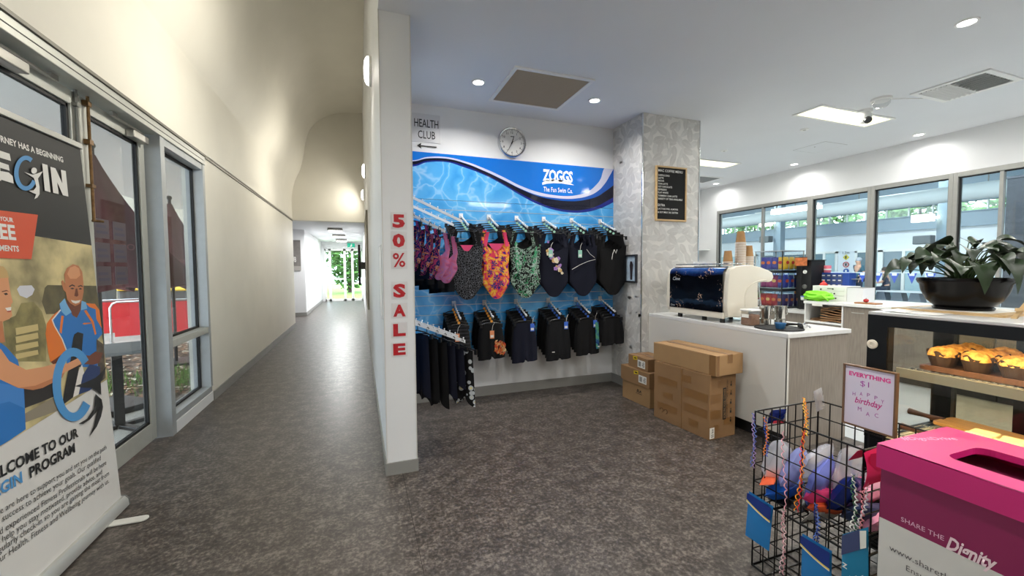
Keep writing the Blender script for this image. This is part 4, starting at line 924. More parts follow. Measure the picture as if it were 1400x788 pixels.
def deco_pink(b):
    obj('neck_lining', MB().grid(lambda u, v: ((u-.5)*.15*(1-.2*v), .004, -.17-.065*v*(1-(2*u-1)**2)), 10, 4), mat('lining_pink'), b, world=False)
def deco_flame(b):
    for c, sd in (((232, 130, 50), 1), ((236, 206, 150), 2), ((210, 70, 40), 3)):
        mb = MB(); rs = random.Random(sd+40)
        for k in range(26):
            x = rs.uniform(.03, .13); z = -.20-.12*rs.random()-(x*.3); a = rs.uniform(.6, 2.4); l = rs.uniform(.01, .028)
            d = Vector((math.cos(a), 0, math.sin(a))); e = Vector((-d.z, 0, d.x))*l*.4; p = Vector((x, -.048, z)); mb.poly([p-d*l, p+e, p+d*l, p-e])
        tag(obj('flame_print', mb, mat('flm%d' % sd, c, .7), b, world=False), kind='stuff')
def deco_side(b):
    obj('side_panel', MB().grid(lambda u, v: (.07+.055*u+.012*v, -.047+.03*u*u, -.08-.30*v), 5, 8), K_blu, b, world=False)
    obj('logo', MB().box(.10, -.042, -.36, .125, -.040, -.35), M_tag, b, world=False)
def deco_logo(b):
    obj('logo', MB().box(-.09, -.047, -.385, -.06, -.045, -.376), M_tag, b, world=False)
    obj('hem_seam', MB().tube([(-.13, -.03, -.40), (0, -.046, -.405), (.13, -.03, -.40)], .0016, 4), K_dgr, b, world=False)
def ordl(k): return ('first', 'second', 'third', 'fourth', 'fifth', 'sixth')[k]
UPPER = [((630, 296), 'black geometric line print', K_geo, K_blk, K_blk, deco_pink, None, 'black'),
         ((668, 294), 'orange tropical palm print', K_tro, K_nvy, mat('strap_pink', (222, 54, 104), .7), deco_palm, None, 'navy and floral'),
         ((706, 296), 'black and green leafy print', K_gre, K_blk, K_blk, deco_leaf, None, 'black'),
         ((743, 298), 'navy diagonal flower print', K_nvy, K_nvy, K_nvy, deco_flower, M_tagm, 'navy'),
         ((781, 300), 'navy white piped', K_nvy, K_nvy, K_nvy, deco_piping, M_tagm, 'navy'),
         ((820, 301), 'plain black tied', K_blk, K_blk, K_blk, deco_strings, None, 'black')]
for k, ((hx, hy), nm, mf, mbk, stp, de, tg, bk) in enumerate(UPPER):
    p = PY(YS, hx, hy); z = 1.955
    hook(p.x, z, 'white slatwall hook holding the %s swimsuit' % nm, 7)
    def spec(i, n, nm=nm, mf=mf, mbk=mbk, stp=stp, de=de, tg=tg, bk=bk, k=k):
        if i == n-1: return dict(name='swimsuit', label='%s one piece swimsuit at the front of its hook' % nm, cat='swimsuit', kind='suit', m=mf, strap=stp, disc=M_mint, tagm=tg, extra=de, ws=1.08 if k != 1 else .92, L=.56)
        return dict(name='swimsuit', label='%s one piece swimsuit hanging %s behind the %s swimsuit' % (bk, nth(n-2-i), nm), cat='swimsuit', kind='suit', m=(mf if (i == n-2 and k in (0, 1, 2)) else mbk), disc=M_mint, ws=1.04, L=.55, group='swimsuits behind the %s swimsuit' % nm)
    stack(p.x, z, 5, spec)
LOWER = [((620, 413), 'fine striped black', K_str, M_org, M_tago, None, .62),
         ((662, 412), 'black flame print', K_blk, M_org, M_tago, deco_flame, .70),
         ((705, 412), 'plain navy elastic waist', K_nvy, M_bdisc, M_tagb, None, .70),
         ((749, 410), 'black board style', K_dgr, M_bdisc, M_tagb, deco_logo, .72),
         ((787, 410), 'black blue sided', K_blk, M_bdisc, M_tagb, deco_side, .70),
         ((820, 408), 'plain black brief', K_blk, M_bdisc, None, None, .72)]
for k, ((hx, hy), nm, m, dc, tg, de, ws) in enumerate(LOWER):
    p = PY(YS, hx, hy); z = 1.03
    hook(p.x, z, 'white slatwall hook holding the %s shorts' % nm, 7)
    LL = (.38, .35, .41, .42, .39, .30)[k]
    def spec(i, n, nm=nm, m=m, dc=dc, tg=tg, de=de, ws=ws, LL=LL):
        if i == n-1: return dict(name='swim_shorts', label='%s swim shorts at the front of their hook' % nm, cat='shorts', kind='shorts', m=m, disc=dc, tagm=tg, extra=de, ws=ws, L=LL, tagpos=((-.02, -.16) if k == 0 else (.0, -.15) if k == 1 else (.075, -.10)))
        return dict(name='swim_shorts', label='dark swim shorts hanging %s behind the %s shorts' % (nth(n-2-i), nm), cat='shorts', kind='shorts', m=K_blk if i % 2 else K_dgr, disc=dc, ws=ws, L=LL-.01, group='swim shorts behind the %s shorts' % nm)
    stack(p.x, z, 6, spec)
# --- sloping arms on the partition side
def arm(Y, xa, za, xb, zb, label, n=8):
    t = thing('sloping_arm', label, 'display arm', (XP, Y, za))
    obj('bracket', MB().box(XP+.014, Y-.02, za-.05, XP+.026, Y+.02, za+.05), M_hook, t)
    d = Vector((xb-xa, 0, zb-za)); n_ = Vector((-d.z, 0, d.x)).normalized()
    A = Vector((XP+.02, Y, za+(zb-za)*(XP+.02-xa)/(xb-xa))); B = Vector((xb, Y, zb))
    mb = MB().prism([A+Vector((0, -.006, -.014)), B+Vector((0, -.006, -.014)), B+Vector((0, -.006, .012)), A+Vector((0, -.006, .012))], (0, .012, 0))
    obj('bar', mb, M_hook, t)
    for k in range(n):
        p = A.lerp(B, (k+.7)/n); obj('stud', MB().cyl(p+Vector((0, 0, .01)), p+Vector((0, 0, .022)), .004, n=8).sphere(p+Vector((0, 0, .024)), .0065, 8, 6), M_hook, t, smooth=60)
    return A, B
arm(3.9, .48, 2.047, .928, 1.85, 'empty sloping white arm on the partition, topmost of the three')
arm(4.2, .52, 2.01, .91, 1.845, 'empty sloping white arm on the partition close to the water print')
A, B = arm(3.55, .43, 1.845, .70, 1.715, 'sloping white arm on the partition carrying the rainbow swimsuits')
for k in range(5):
    f = (.16, .36, .56, .78, .95)[k]; p = A.lerp(B, f)
    pk = k >= 3
    garment('swimsuit', 'pink print child swimsuit, %s from the partition on the sloping arm' % nth(k) if pk else 'rainbow and navy print child swimsuit, %s from the partition on its arm' % nth(k), 'swimsuit', (p.x, 3.55-.02*k, p.z-.02), math.radians(-58+4*k), 'suit', K_pnk if pk else K_kid, ws=.72, L=.27 if pk else .30, strap=K_pnk if pk else K_kid, group='pink child swimsuits' if pk else 'rainbow child swimsuits',
            extra=None if pk else (lambda b: obj('side_panel', MB().grid(lambda u, v: (-.115+.13*u, -.0245, -.21-.24*v), 3, 6), K_nvy, b, world=False)))
A, B = arm(3.95, .43, 1.62, .75, 1.50, 'sloping white arm hidden behind the child swimsuits')
for k in range(4):
    p = A.lerp(B, .2+.25*k)
    garment('swim_shorts', 'black child swim shorts, %s from the partition below the rainbow swimsuits' % nth(k), 'shorts', (p.x, 3.95, p.z-.02), math.radians(-40), 'shorts', K_blk, ws=.7, L=.26, group='black child shorts')
A, B = arm(3.3, .396, .976, .798, .805, 'low sloping white arm with studs carrying long dark garments', 9)
arm(3.62, .42, .96, .80, .80, 'low sloping white arm just behind the one with dark garments', 9)
LOWG = [(.12, K_nvy, .46, 'navy long swim skirt'), (.28, K_blk, .47, 'black long swim skirt'), (.45, K_blk, .50, 'black loose swim skirt'), (.60, K_nvy, .40, 'navy swim skirt with a red badge'), (.76, K_nvy, .30, 'short navy swim skirt'), (.92, K_spt, .42, 'black fruit print swim skirt')]
for k, (f, m, L_, nm) in enumerate(LOWG):
    p = A.lerp(B, f)
    ex = None
    if k == 3: ex = lambda b: obj('badge', MB().cyl((-.03, -.032, -.26), (-.03, -.035, -.26), .028, n=14), mat('badge_red', (160, 70, 60), .7), b, world=False)
    garment('swim_skirt', '%s hanging on the low sloping arm' % nm, 'skirt', (p.x, 3.3, p.z-.02), math.radians(-56), 'skirt', m, ws=1.0 if k < 5 else 1.05, L=L_, extra=ex)
# ------------------------------------------------------------------ pillar with leaf wallpaper
YPF = 3.79
M_paper = mat('wallpaper_ground', (214, 212, 208), .45, var=.02, scale=5)
M_leafp = mat('wallpaper_leaf', (190, 188, 185), .38, var=.05, scale=9); M_leafq = mat('wallpaper_leaf_b', (198, 197, 194), .4, var=.05, scale=9); M_vein = mat('wallpaper_vein', (212, 210, 207), .45)
pil = struct('wall_pillar', MB().box(2.905, YPF, 0, 3.69, YB+.3, ZC), M_paper, 'square pillar papered with grey leaf pattern')
def wallpaper(o, r_, u_, w_, h_, seed):
    rs = random.Random(seed); o = Vector(o); r_ = Vector(r_); u_ = Vector(u_); n = r_.cross(u_)
    A, B, C = MB(), MB(), MB(); s = .098; k = 0
    for j in range(int(h_/s)+1):
        for i in range(int(w_/s)+2):
            cx = (i+.5*(j % 2))*s+rs.uniform(-.02, .02); cz = (j+.5)*s+rs.uniform(-.02, .02)
            a = rs.uniform(0, 2*PI); L_ = rs.uniform(.066, .088); wd = L_*rs.uniform(.44, .54)
            pts = []
            for t in range(16):
                q = 2*PI*t/16; x = L_*math.cos(q); y = wd*math.sin(q)*(1-.35*math.cos(q))*abs(math.sin(q))**.35
                pts.append((cx+x*math.cos(a)-y*math.sin(a), cz+x*math.sin(a)+y*math.cos(a)))
            if min(p[0] for p in pts) < .004 or max(p[0] for p in pts) > w_-.004 or min(p[1] for p in pts) < 0 or max(p[1] for p in pts) > h_: 
                pts = [(min(max(x, .004), w_-.004), min(max(y, 0), h_)) for x, y in pts]
            k += 1; of = .0006+.00025*(k % 6)
            P = [o+r_*x+u_*y+n*of for x, y in pts]
            (A if k % 2 else B).poly(P)
            c, sn = math.cos(a), math.sin(a); hw = .0012
            if .06 < cx < w_-.06: 
                C.poly([o+r_*(cx+x*c-y*sn)+u_*(cz+x*sn+y*c)+n*(of+.0001) for x, y in ((-L_*.9, -hw), (L_*.9, -hw), (L_*.9, hw), (-L_*.9, hw))])
                for t in (-.5, -.2, .1, .4):
                    for sg in (-1, 1): 
                        x0, y0, x1, y1 = t*L_, 0, t*L_+wd*.5, sg*wd*.6*(1-abs(t))
                        C.poly([o+r_*(cx+x*c-y*sn)+u_*(cz+x*sn+y*c)+n*(of+.0001) for x, y in ((x0, y0-hw*.6), (x1, y1-hw*.6), (x1, y1+hw*.6), (x0, y0+hw*.6))])
    for mb, m, nm in ((A, M_leafp, 'leaf_print'), (B, M_leafq, 'leaf_print'), (C, M_vein, 'vein_print')): tag(obj(nm, mb, m, pil), kind='stuff')
wallpaper((2.905, YPF, 0), (1, 0, 0), (0, 0, 1), .785, ZC, 1)
wallpaper((2.905, YB, 0), (0, -1, 0), (0, 0, 1), YB-YPF, ZC, 2)
for x, y in ((2.905, YPF), (3.69, YPF)): obj('edge_strip', MB().box(x-.006, y-.006, 0, x+.006, y+.006, ZC), M_chrome, pil)
struct('baseboard_pillar', MB().box(2.893, YPF-.012, 0, 3.0, YPF, .105).box(2.893, YPF-.012, 0, 2.905, YB-.012, .105), M_skirt)
obj('thermostat', MB().box(3.235, YPF-.004, 2.72, 3.262, YPF, 2.79), M_paper, pil)
# letter board menu
a, b = PY(YPF, 895, 302), PY(YPF, 937.5, 230.5)
t = thing('letter_board', 'black felt letter board coffee menu in a pale wood frame on the pillar', 'menu board', ((a.x+b.x)/2, YPF, a.z))
M_pine = mat('pale_wood', (196, 164, 116), .5, var=.08, scale=12, stretch=(1, 1, 8)); f = .018
obj('frame', MB().box(a.x, YPF-.024, a.z, b.x, YPF, a.z+f).box(a.x, YPF-.024, b.z-f, b.x, YPF, b.z).box(a.x, YPF-.024, a.z+f, a.x+f, YPF, b.z-f).box(b.x-f, YPF-.024, a.z+f, b.x, YPF, b.z-f), M_pine, t, bevel=.002)
fe = obj('felt', MB().box(a.x+f, YPF-.014, a.z+f, b.x-f, YPF-.002, b.z-f), mat('black_felt', (16, 16, 17), .95), t)
lw2 = mat('letter_white', (226, 226, 222), .5)
H = b.z-a.z; W_ = b.x-a.x-2*f
rows = [('MAC COFFEE MENU', .905, .92, .028), ('CAPPUCCINO', .825, .42, .02), ('LATTE', .775, .20, .02), ('MOCHA', .725, .22, .02), ('CHAI LATTE', .672, .36, .02), ('HOT CHOCOLATE', .62, .52, .02), ('ESPRESSO', .567, .32, .02), ('FLAT WHITE', .512, .38, .02), ('TURMERIC CHAI LATTE', .455, .72, .02), ('VARIETY OF TEAS AVAILABLE', .40, .92, .02), ('EXTRA', .28, .26, .026), ('LACTOSE FREE, ALMOND', .215, .76, .02), ('& SOY MILK 50C EXTRA', .155, .76, .02)]
for body, fz, wd, hh in rows:
    text('lettering', body, (a.x+f+.012, YPF-.014, a.z+H*fz-.008), R, UPV, lw2, fe, width=(W_-.02)*wd, height=hh, off=.001, bold=.012)
# framed photo on the pillar side
p, q = PX(2.905, 856, 386), PX(2.905, 872, 348)
ya, yb = q.y, p.y; za, zb = p.z, q.z-.0
t = thing('framed_photo', 'small silver framed photo of a swimmer on the pillar side', 'picture', (2.905, (ya+yb)/2, za)); f = .018
obj('frame', MB().box(2.88, ya, za, 2.905, yb, za+f).box(2.88, ya, zb-f, 2.905, yb, zb).box(2.88, ya, za+f, 2.905, ya+f, zb-f).box(2.88, yb-f, za+f, 2.905, yb, zb-f), mat('frame_pewter', (72, 74, 80), .35, .6), t)
ph = obj('photo', MB().box(2.893, ya+f, za+f, 2.9, yb-f, zb-f), mat('pool_photo', (176, 196, 214), .3, var=.2, scale=14), t)
yc = ya+.10
obj('figure', MB().poly([(2.8925, yc-.02, za+.03), (2.8925, yc-.025, za+.12), (2.8925, yc-.035, za+.2), (2.8925, yc-.01, za+.24), (2.8925, yc+.02, za+.24), (2.8925, yc+.03, za+.19), (2.8925, yc+.02, za+.11), (2.8925, yc+.018, za+.03)][::-1]), mat('figure_dark', (46, 40, 46), .5), ph)

# ------------------------------------------------------------------ coffee counter
M_wood = mat('grey_oak_laminate', (128, 118, 108), .5, col2=(142, 132, 121), var=.02, scale=9, stretch=(9, 9, .7), detail=8)
M_stone = mat('white_benchtop', (214, 214, 212), .28, var=.02, scale=30)
XA, XB_, YA, ZT_ = 3.0, 3.70, 2.185, .895
ct = thing('coffee_counter', 'white fronted coffee counter with grey oak end panel', 'counter', ((XA+XB_)/2, (YA+YPF)/2, 0))
obj('benchtop', MB().box(XA, YA, .862, XB_+.02, YPF-.006, ZT_), M_stone, ct, bevel=.003)
obj('front_panel', MB().box(XA, YA+.002, .12, XA+.02, YPF-.006, .862), mat('white_laminate', (204, 201, 194), .4), ct)
obj('end_panel', MB().box(XA+.02, YA+.012, .0, XB_, YA+.03, .862), M_wood, ct)
obj('corner_edge', MB().box(XA, YA+.004, .12, XA+.022, YA+.012, .862), mat('white_laminate'), ct)
obj('body', MB().box(XA+.02, YA+.03, .12, XB_, YPF-.006, .862), mat('white_laminate'), ct)
obj('kick', MB().box(XA+.07, YA+.03, 0, XB_-.05, YPF-.014, .12), mat('kick_black', (30, 29, 29), .6), ct)

# ------------------------------------------------------------------ coffee machine
YM0, YM1 = 2.78, 3.56
prof = [(989, 434), (987.5, 417), (989.3, 385), (990.5, 375), (993, 368.5), (1000, 364.3), (1012, 362.8), (1022, 363), (1034, 365.6), (1044, 369.5), (1050, 373), (1051.8, 379), (1049.5, 384.5), (1046, 386), (1038, 385.6), (1030, 387), (1030.4, 420.5), (1014, 423), (1008, 428), (1006, 435)]
P2 = [PY(YM0, x, y) for x, y in prof]; dx = 3.045-P2[1].x
P2 = [(p.x+dx, p.z) for p in P2]
cm = thing('coffee_machine', 'white espresso machine with dark landscape printed back panel on the counter', 'coffee machine', (3.28, (YM0+YM1)/2, ZT_))
M_cm = mat('cream_gloss', (226, 220, 204), .2, coat=.4)
for y0 in (YM0, YM1-.05): obj('side_panel', MB().prism([(x, y0, z) for x, z in P2], (0, .05, 0)), M_cm, cm, bevel=.007, seg=3, smooth=40)
# raised curved inset on the visible side
arc = [(1012+.0, 420), (1012.2, 405), (1014, 397), (1018, 391), (1024, 387), (1031, 384.5), (1041, 383)]
obj('side_moulding', MB().tube([(PY(YM0, x, y).x+dx, YM0-.001, PY(YM0, x, y).z) for x, y in arc], .006, 8), M_cm, cm, smooth=60)
obj('body', MB().box(3.07, YM0+.05, .945, 3.36, YM1-.05, 1.36), M_cm, cm)
obj('lower_back', MB().box(3.05, YM0+.05, .935, 3.08, YM1-.05, .995), M_cm, cm, bevel=.004)
def bk(u, v):
    y = YM1-.052-(YM1-YM0-.104)*u
    if v < .8: x, z = 3.046, .992+(1.34-.992)*v/.8
    else:
        q = (v-.8)/.2*PI/2*.95; x, z = 3.046+.075*(1-math.cos(q)), 1.34+.058*math.sin(q)
    return (x, y, z)
def night():
    m = bpy.data.materials.new('night_landscape_print'); m.use_nodes = True; N = m.node_tree.nodes; L = m.node_tree.links; b = N['Principled BSDF']
    b.inputs['Roughness'].default_value = .12; b.inputs['Specular IOR Level'].default_value = .3
    g = N.new('ShaderNodeNewGeometry'); s = N.new('ShaderNodeSeparateXYZ'); L.new(g.outputs['Position'], s.inputs[0])
    n = N.new('ShaderNodeTexNoise'); n.inputs['Scale'].default_value = 5; n.inputs['Detail'].default_value = 6; L.new(g.outputs['Position'], n.inputs['Vector'])
    mt = N.new('ShaderNodeMath'); mt.operation = 'MULTIPLY_ADD'; mt.inputs[1].default_value = .16; L.new(n.outputs['Fac'], mt.inputs[0]); L.new(s.outputs[2], mt.inputs[2])
    mr = N.new('ShaderNodeMapRange'); mr.inputs[1].default_value = 1.06; mr.inputs[2].default_value = 1.49; L.new(mt.outputs[0], mr.inputs[0])
    r = N.new('ShaderNodeValToRGB'); e = r.color_ramp.elements; e[0].position = 0; e[0].color = lin((6, 8, 14)); e[1].position = 1; e[1].color = lin((110, 160, 226))
    for p, c in ((.10, (8, 10, 18)), (.18, (30, 46, 66)), (.24, (12, 15, 24)), (.80, (7, 9, 15)), (.85, (14, 32, 76)), (.95, (32, 78, 150))): q = e.new(p); q.color = lin(c)
    L.new(mr.outputs[0], r.inputs[0])
    v = N.new('ShaderNodeTexNoise'); v.inputs['Scale'].default_value = 70; L.new(g.outputs['Position'], v.inputs['Vector'])
    n3 = N.new('ShaderNodeTexNoise'); n3.inputs['Scale'].default_value = 7; n3.inputs['Detail'].default_value = 1; L.new(g.outputs['Position'], n3.inputs['Vector'])
    mu = N.new('ShaderNodeMath'); mu.operation = 'MULTIPLY'; L.new(v.outputs['Fac'], mu.inputs[0]); L.new(n3.outputs['Fac'], mu.inputs[1])
    gt = N.new('ShaderNodeMath'); gt.operation = 'GREATER_THAN'; gt.inputs[1].default_value = .385; L.new(mu.outputs[0], gt.inputs[0])
    mx = N.new('ShaderNodeMix'); mx.data_type = 'RGBA'; L.new(gt.outputs[0], mx.inputs[0]); L.new(r.outputs[0], mx.inputs[6]); mx.inputs[7].default_value = lin((190, 160, 140))
    L.new(mx.outputs[2], b.inputs['Base Color']); return m
pb = obj('picture_panel', MB().grid(bk, 8, 20), night(), cm, smooth=60)
M_script = mat('silver_print', (200, 206, 214), .4)
text('script_mark', 'Cime', (3.046, 3.46, 1.27), (0, -1, 0), (0, 0, 1), M_script, pb, width=.10, off=.002, shear=.3)
text('script_mark', 'Cime', (3.046, 3.49, 1.005), (0, -1, 0), (0, 0, 1), M_script, pb, width=.06, off=.002, shear=.3)
tp = obj('cup_tray', MB().box(3.11, YM0+.05, 1.395, 3.46, YM1-.05, 1.405), M_chrome, cm)
obj('tray_rail', MB().tube([(3.12, YM0+.06, 1.43), (3.12, YM1-.06, 1.43), (3.45, YM1-.06, 1.43), (3.45, YM0+.06, 1.43)], .005, 8, closed=True), M_chrome, cm, smooth=50)
obj('upper_body', MB().box(3.1, YM0+.05, 1.34, 3.46, YM1-.05, 1.396), M_cm, cm)
obj('drip_tray', MB().box(3.36, YM0+.05, .945, 3.56, YM1-.05, .985), M_chrome, cm)
for y in (YM0+.09, YM0+.3, YM1-.16):
    for x in (3.09, 3.42): obj('foot', MB().cyl((x, y, ZT_), (x, y, .95), .022), M_black, cm, smooth=40)
for y in (2.98, 3.34):
    gh = obj('group_head', MB().cyl((3.48, y, 1.30), (3.48, y, 1.20), .038), M_chrome, cm, smooth=40)
    obj('handle', MB().tube([(3.50, y, 1.19), (3.60, y, 1.185), (3.66, y, 1.17)], [.010, .014, .016], 8), M_black, gh, smooth=60)
for y in (2.86, 3.46): obj('steam_wand', MB().tube([(3.44, y, 1.32), (3.50, y-.01, 1.25), (3.53, y-.02, 1.02)], .006, 8), M_chrome, cm, smooth=60)
# paper cups on the machine
M_kraft = mat('kraft_paper', (170, 130, 84), .8, var=.06, scale=30); M_cupw = mat('cup_white', (228, 222, 212), .6)
def cup_protos(r, h):
    return (MB().lathe([(r*.70, h), (r*.98, .006), (r*.95, .006), (r*.66, h-.004)], n=24).mesh('body', 40), MB().tube([(r*math.cos(k*PI/12), r*math.sin(k*PI/12), .004) for k in range(24)], .0042, 6, closed=True).mesh('rim', 60))
cb, cr = cup_protos(.043, .108); cb.materials.append(M_kraft); cr.materials.append(M_cupw)
def cups(p, n, label, step=.0118):
    for k in range(n):
        t = thing('paper_cup', 'upturned kraft paper cup, %s from the top of the %s stack on the coffee machine' % (nth(n-1-k), label), 'cup', (p.x, p.y, p.z+.001+k*step), group='cups of the %s stack' % label)
        link('body', cb, t); link('rim', cr, t)
Z1 = 1.406
cp = lambda x, y, X_=3.3: Vector((X_, PX(X_, x, y).y, Z1))
cups(cp(1012, 362), 19, 'tall')
cups(cp(995, 362, 3.2), 4, 'lowest')
cups(cp(1023, 361, 3.39), 8, 'medium')
gc = MB().lathe([(.02, 0), (.032, .006), (.037, .05), (.034, .05), (.028, .01), (0, .008)], n=20)
for k, (x, y) in enumerate(((953, 362), (962, 360), (969, 361), (974, 357))):
    p = cp(x, y, 3.22); t = thing('espresso_cup', 'small white espresso cup on the coffee machine tray', 'cup', (p.x, p.y, Z1), .8*k, group='espresso cups on the machine')
    obj('bowl', MB().lathe([(.02, 0), (.030, .006), (.036, .05), (.033, .05), (.026, .01), (0, .008)], n=20), M_white, t, smooth=50, world=False)
    obj('handle', MB().tube([(.033, 0, .042), (.05, 0, .038), (.05, 0, .02), (.03, 0, .014)], .0035, 6), M_white, t, smooth=60, world=False)
p = cp(1031, 363, 3.42); t = thing('cup_lid', 'black rimmed white cup lid leaning behind the coffee machine nose', 'lid', (p.x-.02, p.y+.1, Z1)); obj('disc', MB().lathe([(.045, 0), (.047, .004), (.04, .016), (0, .018)], (p.x-.02, p.y+.1, Z1), 24), M_white, t, smooth=40); obj('rim', MB().tube([(p.x-.02+.047*math.cos(k*.3), p.y+.1+.047*math.sin(k*.3), Z1+.004) for k in range(21)], .003, 6, closed=True), M_black, t)
# things on the counter
p = PZ(ZT_, 1024, 446)
t = thing('cocoa_tub', 'clear tub of cocoa powder with white lid on the counter', 'tub', (p.x+.05, p.y+.03, ZT_)); c = Vector((p.x+.05, p.y+.03, ZT_))
obj('powder', MB().box(c.x-.052, c.y-.052, ZT_+.003, c.x+.052, c.y+.052, ZT_+.095), mat('cocoa', (142, 112, 94), .9, var=.12, scale=30), t, bevel=.01)
obj('tub_wall', MB().box(c.x-.055, c.y-.055, ZT_+.001, c.x+.055, c.y+.055, ZT_+.125), glass('tub_plastic', (.92, .9, .88)), t, bevel=.012, smooth=40)
obj('lid', MB().box(c.x-.058, c.y-.058, ZT_+.125, c.x+.058, c.y+.058, ZT_+.14), M_white, t, bevel=.006)
obj('sticker', MB().box(c.x-.0562, c.y-.03, ZT_+.07, c.x-.0555, c.y+.04, ZT_+.10), M_tag, t)
M_steel = mat('brushed_steel', (190, 188, 182), .22, 1)
def jug(p, label):
    t = thing('milk_jug', label, 'jug', (p.x, p.y, ZT_))
    obj('stand_ring', MB().lathe([(.045, 0), (.045, .05), (.040, .052)], (p.x, p.y, ZT_), 24), M_steel, t, smooth=40)
    obj('body', MB().lathe([(.036, .052), (.038, .056), (.047, .155), (.049, .165), (.046, .165), (.044, .155), (.034, .06), (0, .058)], (p.x, p.y, ZT_), 28), M_steel, t, smooth=40)
    obj('handle', MB().tube([(p.x+.044, p.y, ZT_+.15), (p.x+.085, p.y, ZT_+.145), (p.x+.085, p.y, ZT_+.09), (p.x+.04, p.y, ZT_+.075)], .005, 8), M_steel, t, smooth=60)
jug(PZ(ZT_, 1046, 444), 'steel milk jug beside the cocoa tub'); jug(PZ(ZT_, 1064, 444.5)+Vector((.02, 0, 0)), 'steel milk jug beside the knock out handle')
q = PZ(ZT_, 1066, 449); c = Vector((3.21, 2.42, ZT_))
t = thing('rubber_mat', 'round black rubber mat on the counter', 'mat', c); obj('disc', MB().lathe([(.175, 0), (.175, .004), (.17, .006), (0, .006)], c, 40), mat('rubber_black', (20, 20, 21), .7), t, smooth=30); obj('rim', MB().tube([(c.x+.172*math.cos(k*PI/20), c.y+.172*math.sin(k*PI/20), ZT_+.007) for k in range(40)], .003, 6, closed=True), mat('rubber_black'), t)
q = Vector((3.16, 2.37, ZT_+.007))
t = thing('blue_cup', 'small blue cup on the round rubber mat', 'cup', q); obj('bowl', MB().lathe([(.024, 0), (.03, .004), (.042, .048), (.039, .048), (.028, .008), (0, .007)], q, 24), mat('blue_ceramic', (56, 110, 160), .3), t, smooth=50); obj('handle', MB().tube([(q.x+.038, q.y, q.z+.04), (q.x+.058, q.y, q.z+.034), (q.x+.055, q.y, q.z+.018), (q.x+.032, q.y, q.z+.014)], .004, 6), mat('blue_ceramic'), t, smooth=60)
q = Vector((3.30, 2.38, ZT_+.007))
t = thing('portafilter', 'chrome coffee filter handle lying on the rubber mat', 'filter handle', q)
obj('basket', MB().lathe([(.03, .005), (.034, .01), (.036, .04), (.032, .04), (.028, .014), (0, .012)], q+Vector((.06, -.05, 0)), 24), M_chrome, t, smooth=40)
obj('handle', MB().tube([q+Vector((.03, -.03, .03)), q+Vector((-.03, .02, .03)), q+Vector((-.09, .07, .022))], [.008, .013, .015], 10), M_black, t, smooth=60)
obj('spout', MB().tube([q+Vector((.06, -.05, .01)), q+Vector((.08, -.085, .02)), q+Vector((.08, -.10, .008))], .008, 8), M_chrome, t, smooth=60)
# ------------------------------------------------------------------ cardboard boxes
M_card = mat('cardboard', (160, 126, 86), .8, var=.07, scale=4, bump=.05); M_card2 = mat('cardboard_dark', (140, 107, 72), .8, var=.07, scale=4, bump=.05); M_tape = mat('brown_tape', (132, 96, 58), .28)
def carton(name, label, loc, rz, sx, sy, sz, m, tapes=(), extra=None):
    t = thing(name, label, 'box', loc, rz)
    b = obj('carton', MB().box(-sx/2, -sy/2, 0, sx/2, sy/2, sz-.004), m, t, bevel=.004, world=False)
    for s in (-1, 1): obj('flap', MB().box(min(s*.003, s*sx/2), -sy/2, sz-.004, max(s*.003, s*sx/2), sy/2, sz), m, t, bevel=.0015, world=False)
    obj('tape', MB().box(-.028, -sy/2-.0012, sz-.07, .028, -sy/2+.0, sz+.0005).box(-.028, -sy/2-.0012, sz, .028, sy/2+.0012, sz+.0012), M_tape, t, world=False)
    if tapes: 
        for (x0, x1, z0, z1) in tapes:
            obj('tape', MB().box(-sx/2-.0012, x0, z0, -sx/2, x1, z1), M_tape, t, world=False); obj('tape', MB().box(x0*sx/sy, -sy/2-.0012, z0, x1*sx/sy, -sy/2, z1), M_tape, t, world=False)
    if extra: extra(t, sx, sy, sz)
    return t
def inkbars(t, sx, sy, sz):
    mb = MB(); mb.box(.0, -sy/2-.0016, .15, .035, -sy/2, sz*.78)
    obj('ink_block', mb, ink, t, world=False)
    me = textmesh('ROBOTIC POOL CLEANER', .01); xs = [v.co.x for v in me.vertices]; s = (sz*.78-.17)/(max(xs)-min(xs))
    for v in me.vertices: v.co = Vector((.028-v.co.y*s*1.4, -sy/2-.0022, .16+v.co.x*s))
    obj('lettering', me, M_card, t, world=False)
    me = textmesh('HANDLE WITH CARE  KEEP DRY', .0); xs = [v.co.x for v in me.vertices]; s = (sz*.6)/(max(xs)-min(xs))
    for v in me.vertices: v.co = Vector((.055-v.co.y*s, -sy/2-.002, .16+v.co.x*s))
    obj('lettering', me, ink, t, world=False)
    mb = MB()
    for k in range(5): mb.box(.085, -sy/2-.0016, .12+k*.075, .10, -sy/2, .14+k*.075).tube([(.0925, -sy/2-.001, .145+k*.075), (.0925, -sy/2-.001, .16+k*.075)], .003, 4)
    obj('care_marks', mb, ink, t, world=False)
    lb = obj('paper_label', MB().box(-sx/2+.005, -sy/2-.002, .012, -sx/2+.055, -sy/2, .10), M_tag, t, world=False)
    me = textmesh('55 km', .01); xs = [v.co.x for v in me.vertices]; s = .07/(max(xs)-min(xs))
    for v in me.vertices: v.co = Vector((-sx/2+.045-v.co.y*s*1.2, -sy/2-.0026, .02+v.co.x*s))
    obj('lettering', me, ink, lb, world=False)
    mb = MB(); mb.tube([(-sx/2-.001, -.02, 0), (-sx/2-.003, -.02, sz)], .004, 5)
    obj('strap', mb, M_tape, t, world=False)
    mb = MB()
    for k in range(2): mb.tube([(-sx/2-.001, .16+.05*k+.02*math.cos(a*.6), .09+.02*math.sin(a*.6)) for a in range(9)], .002, 4)
    obj('ink_symbols', mb, mat('brown_ink', (86, 60, 40), .7), t, world=False)
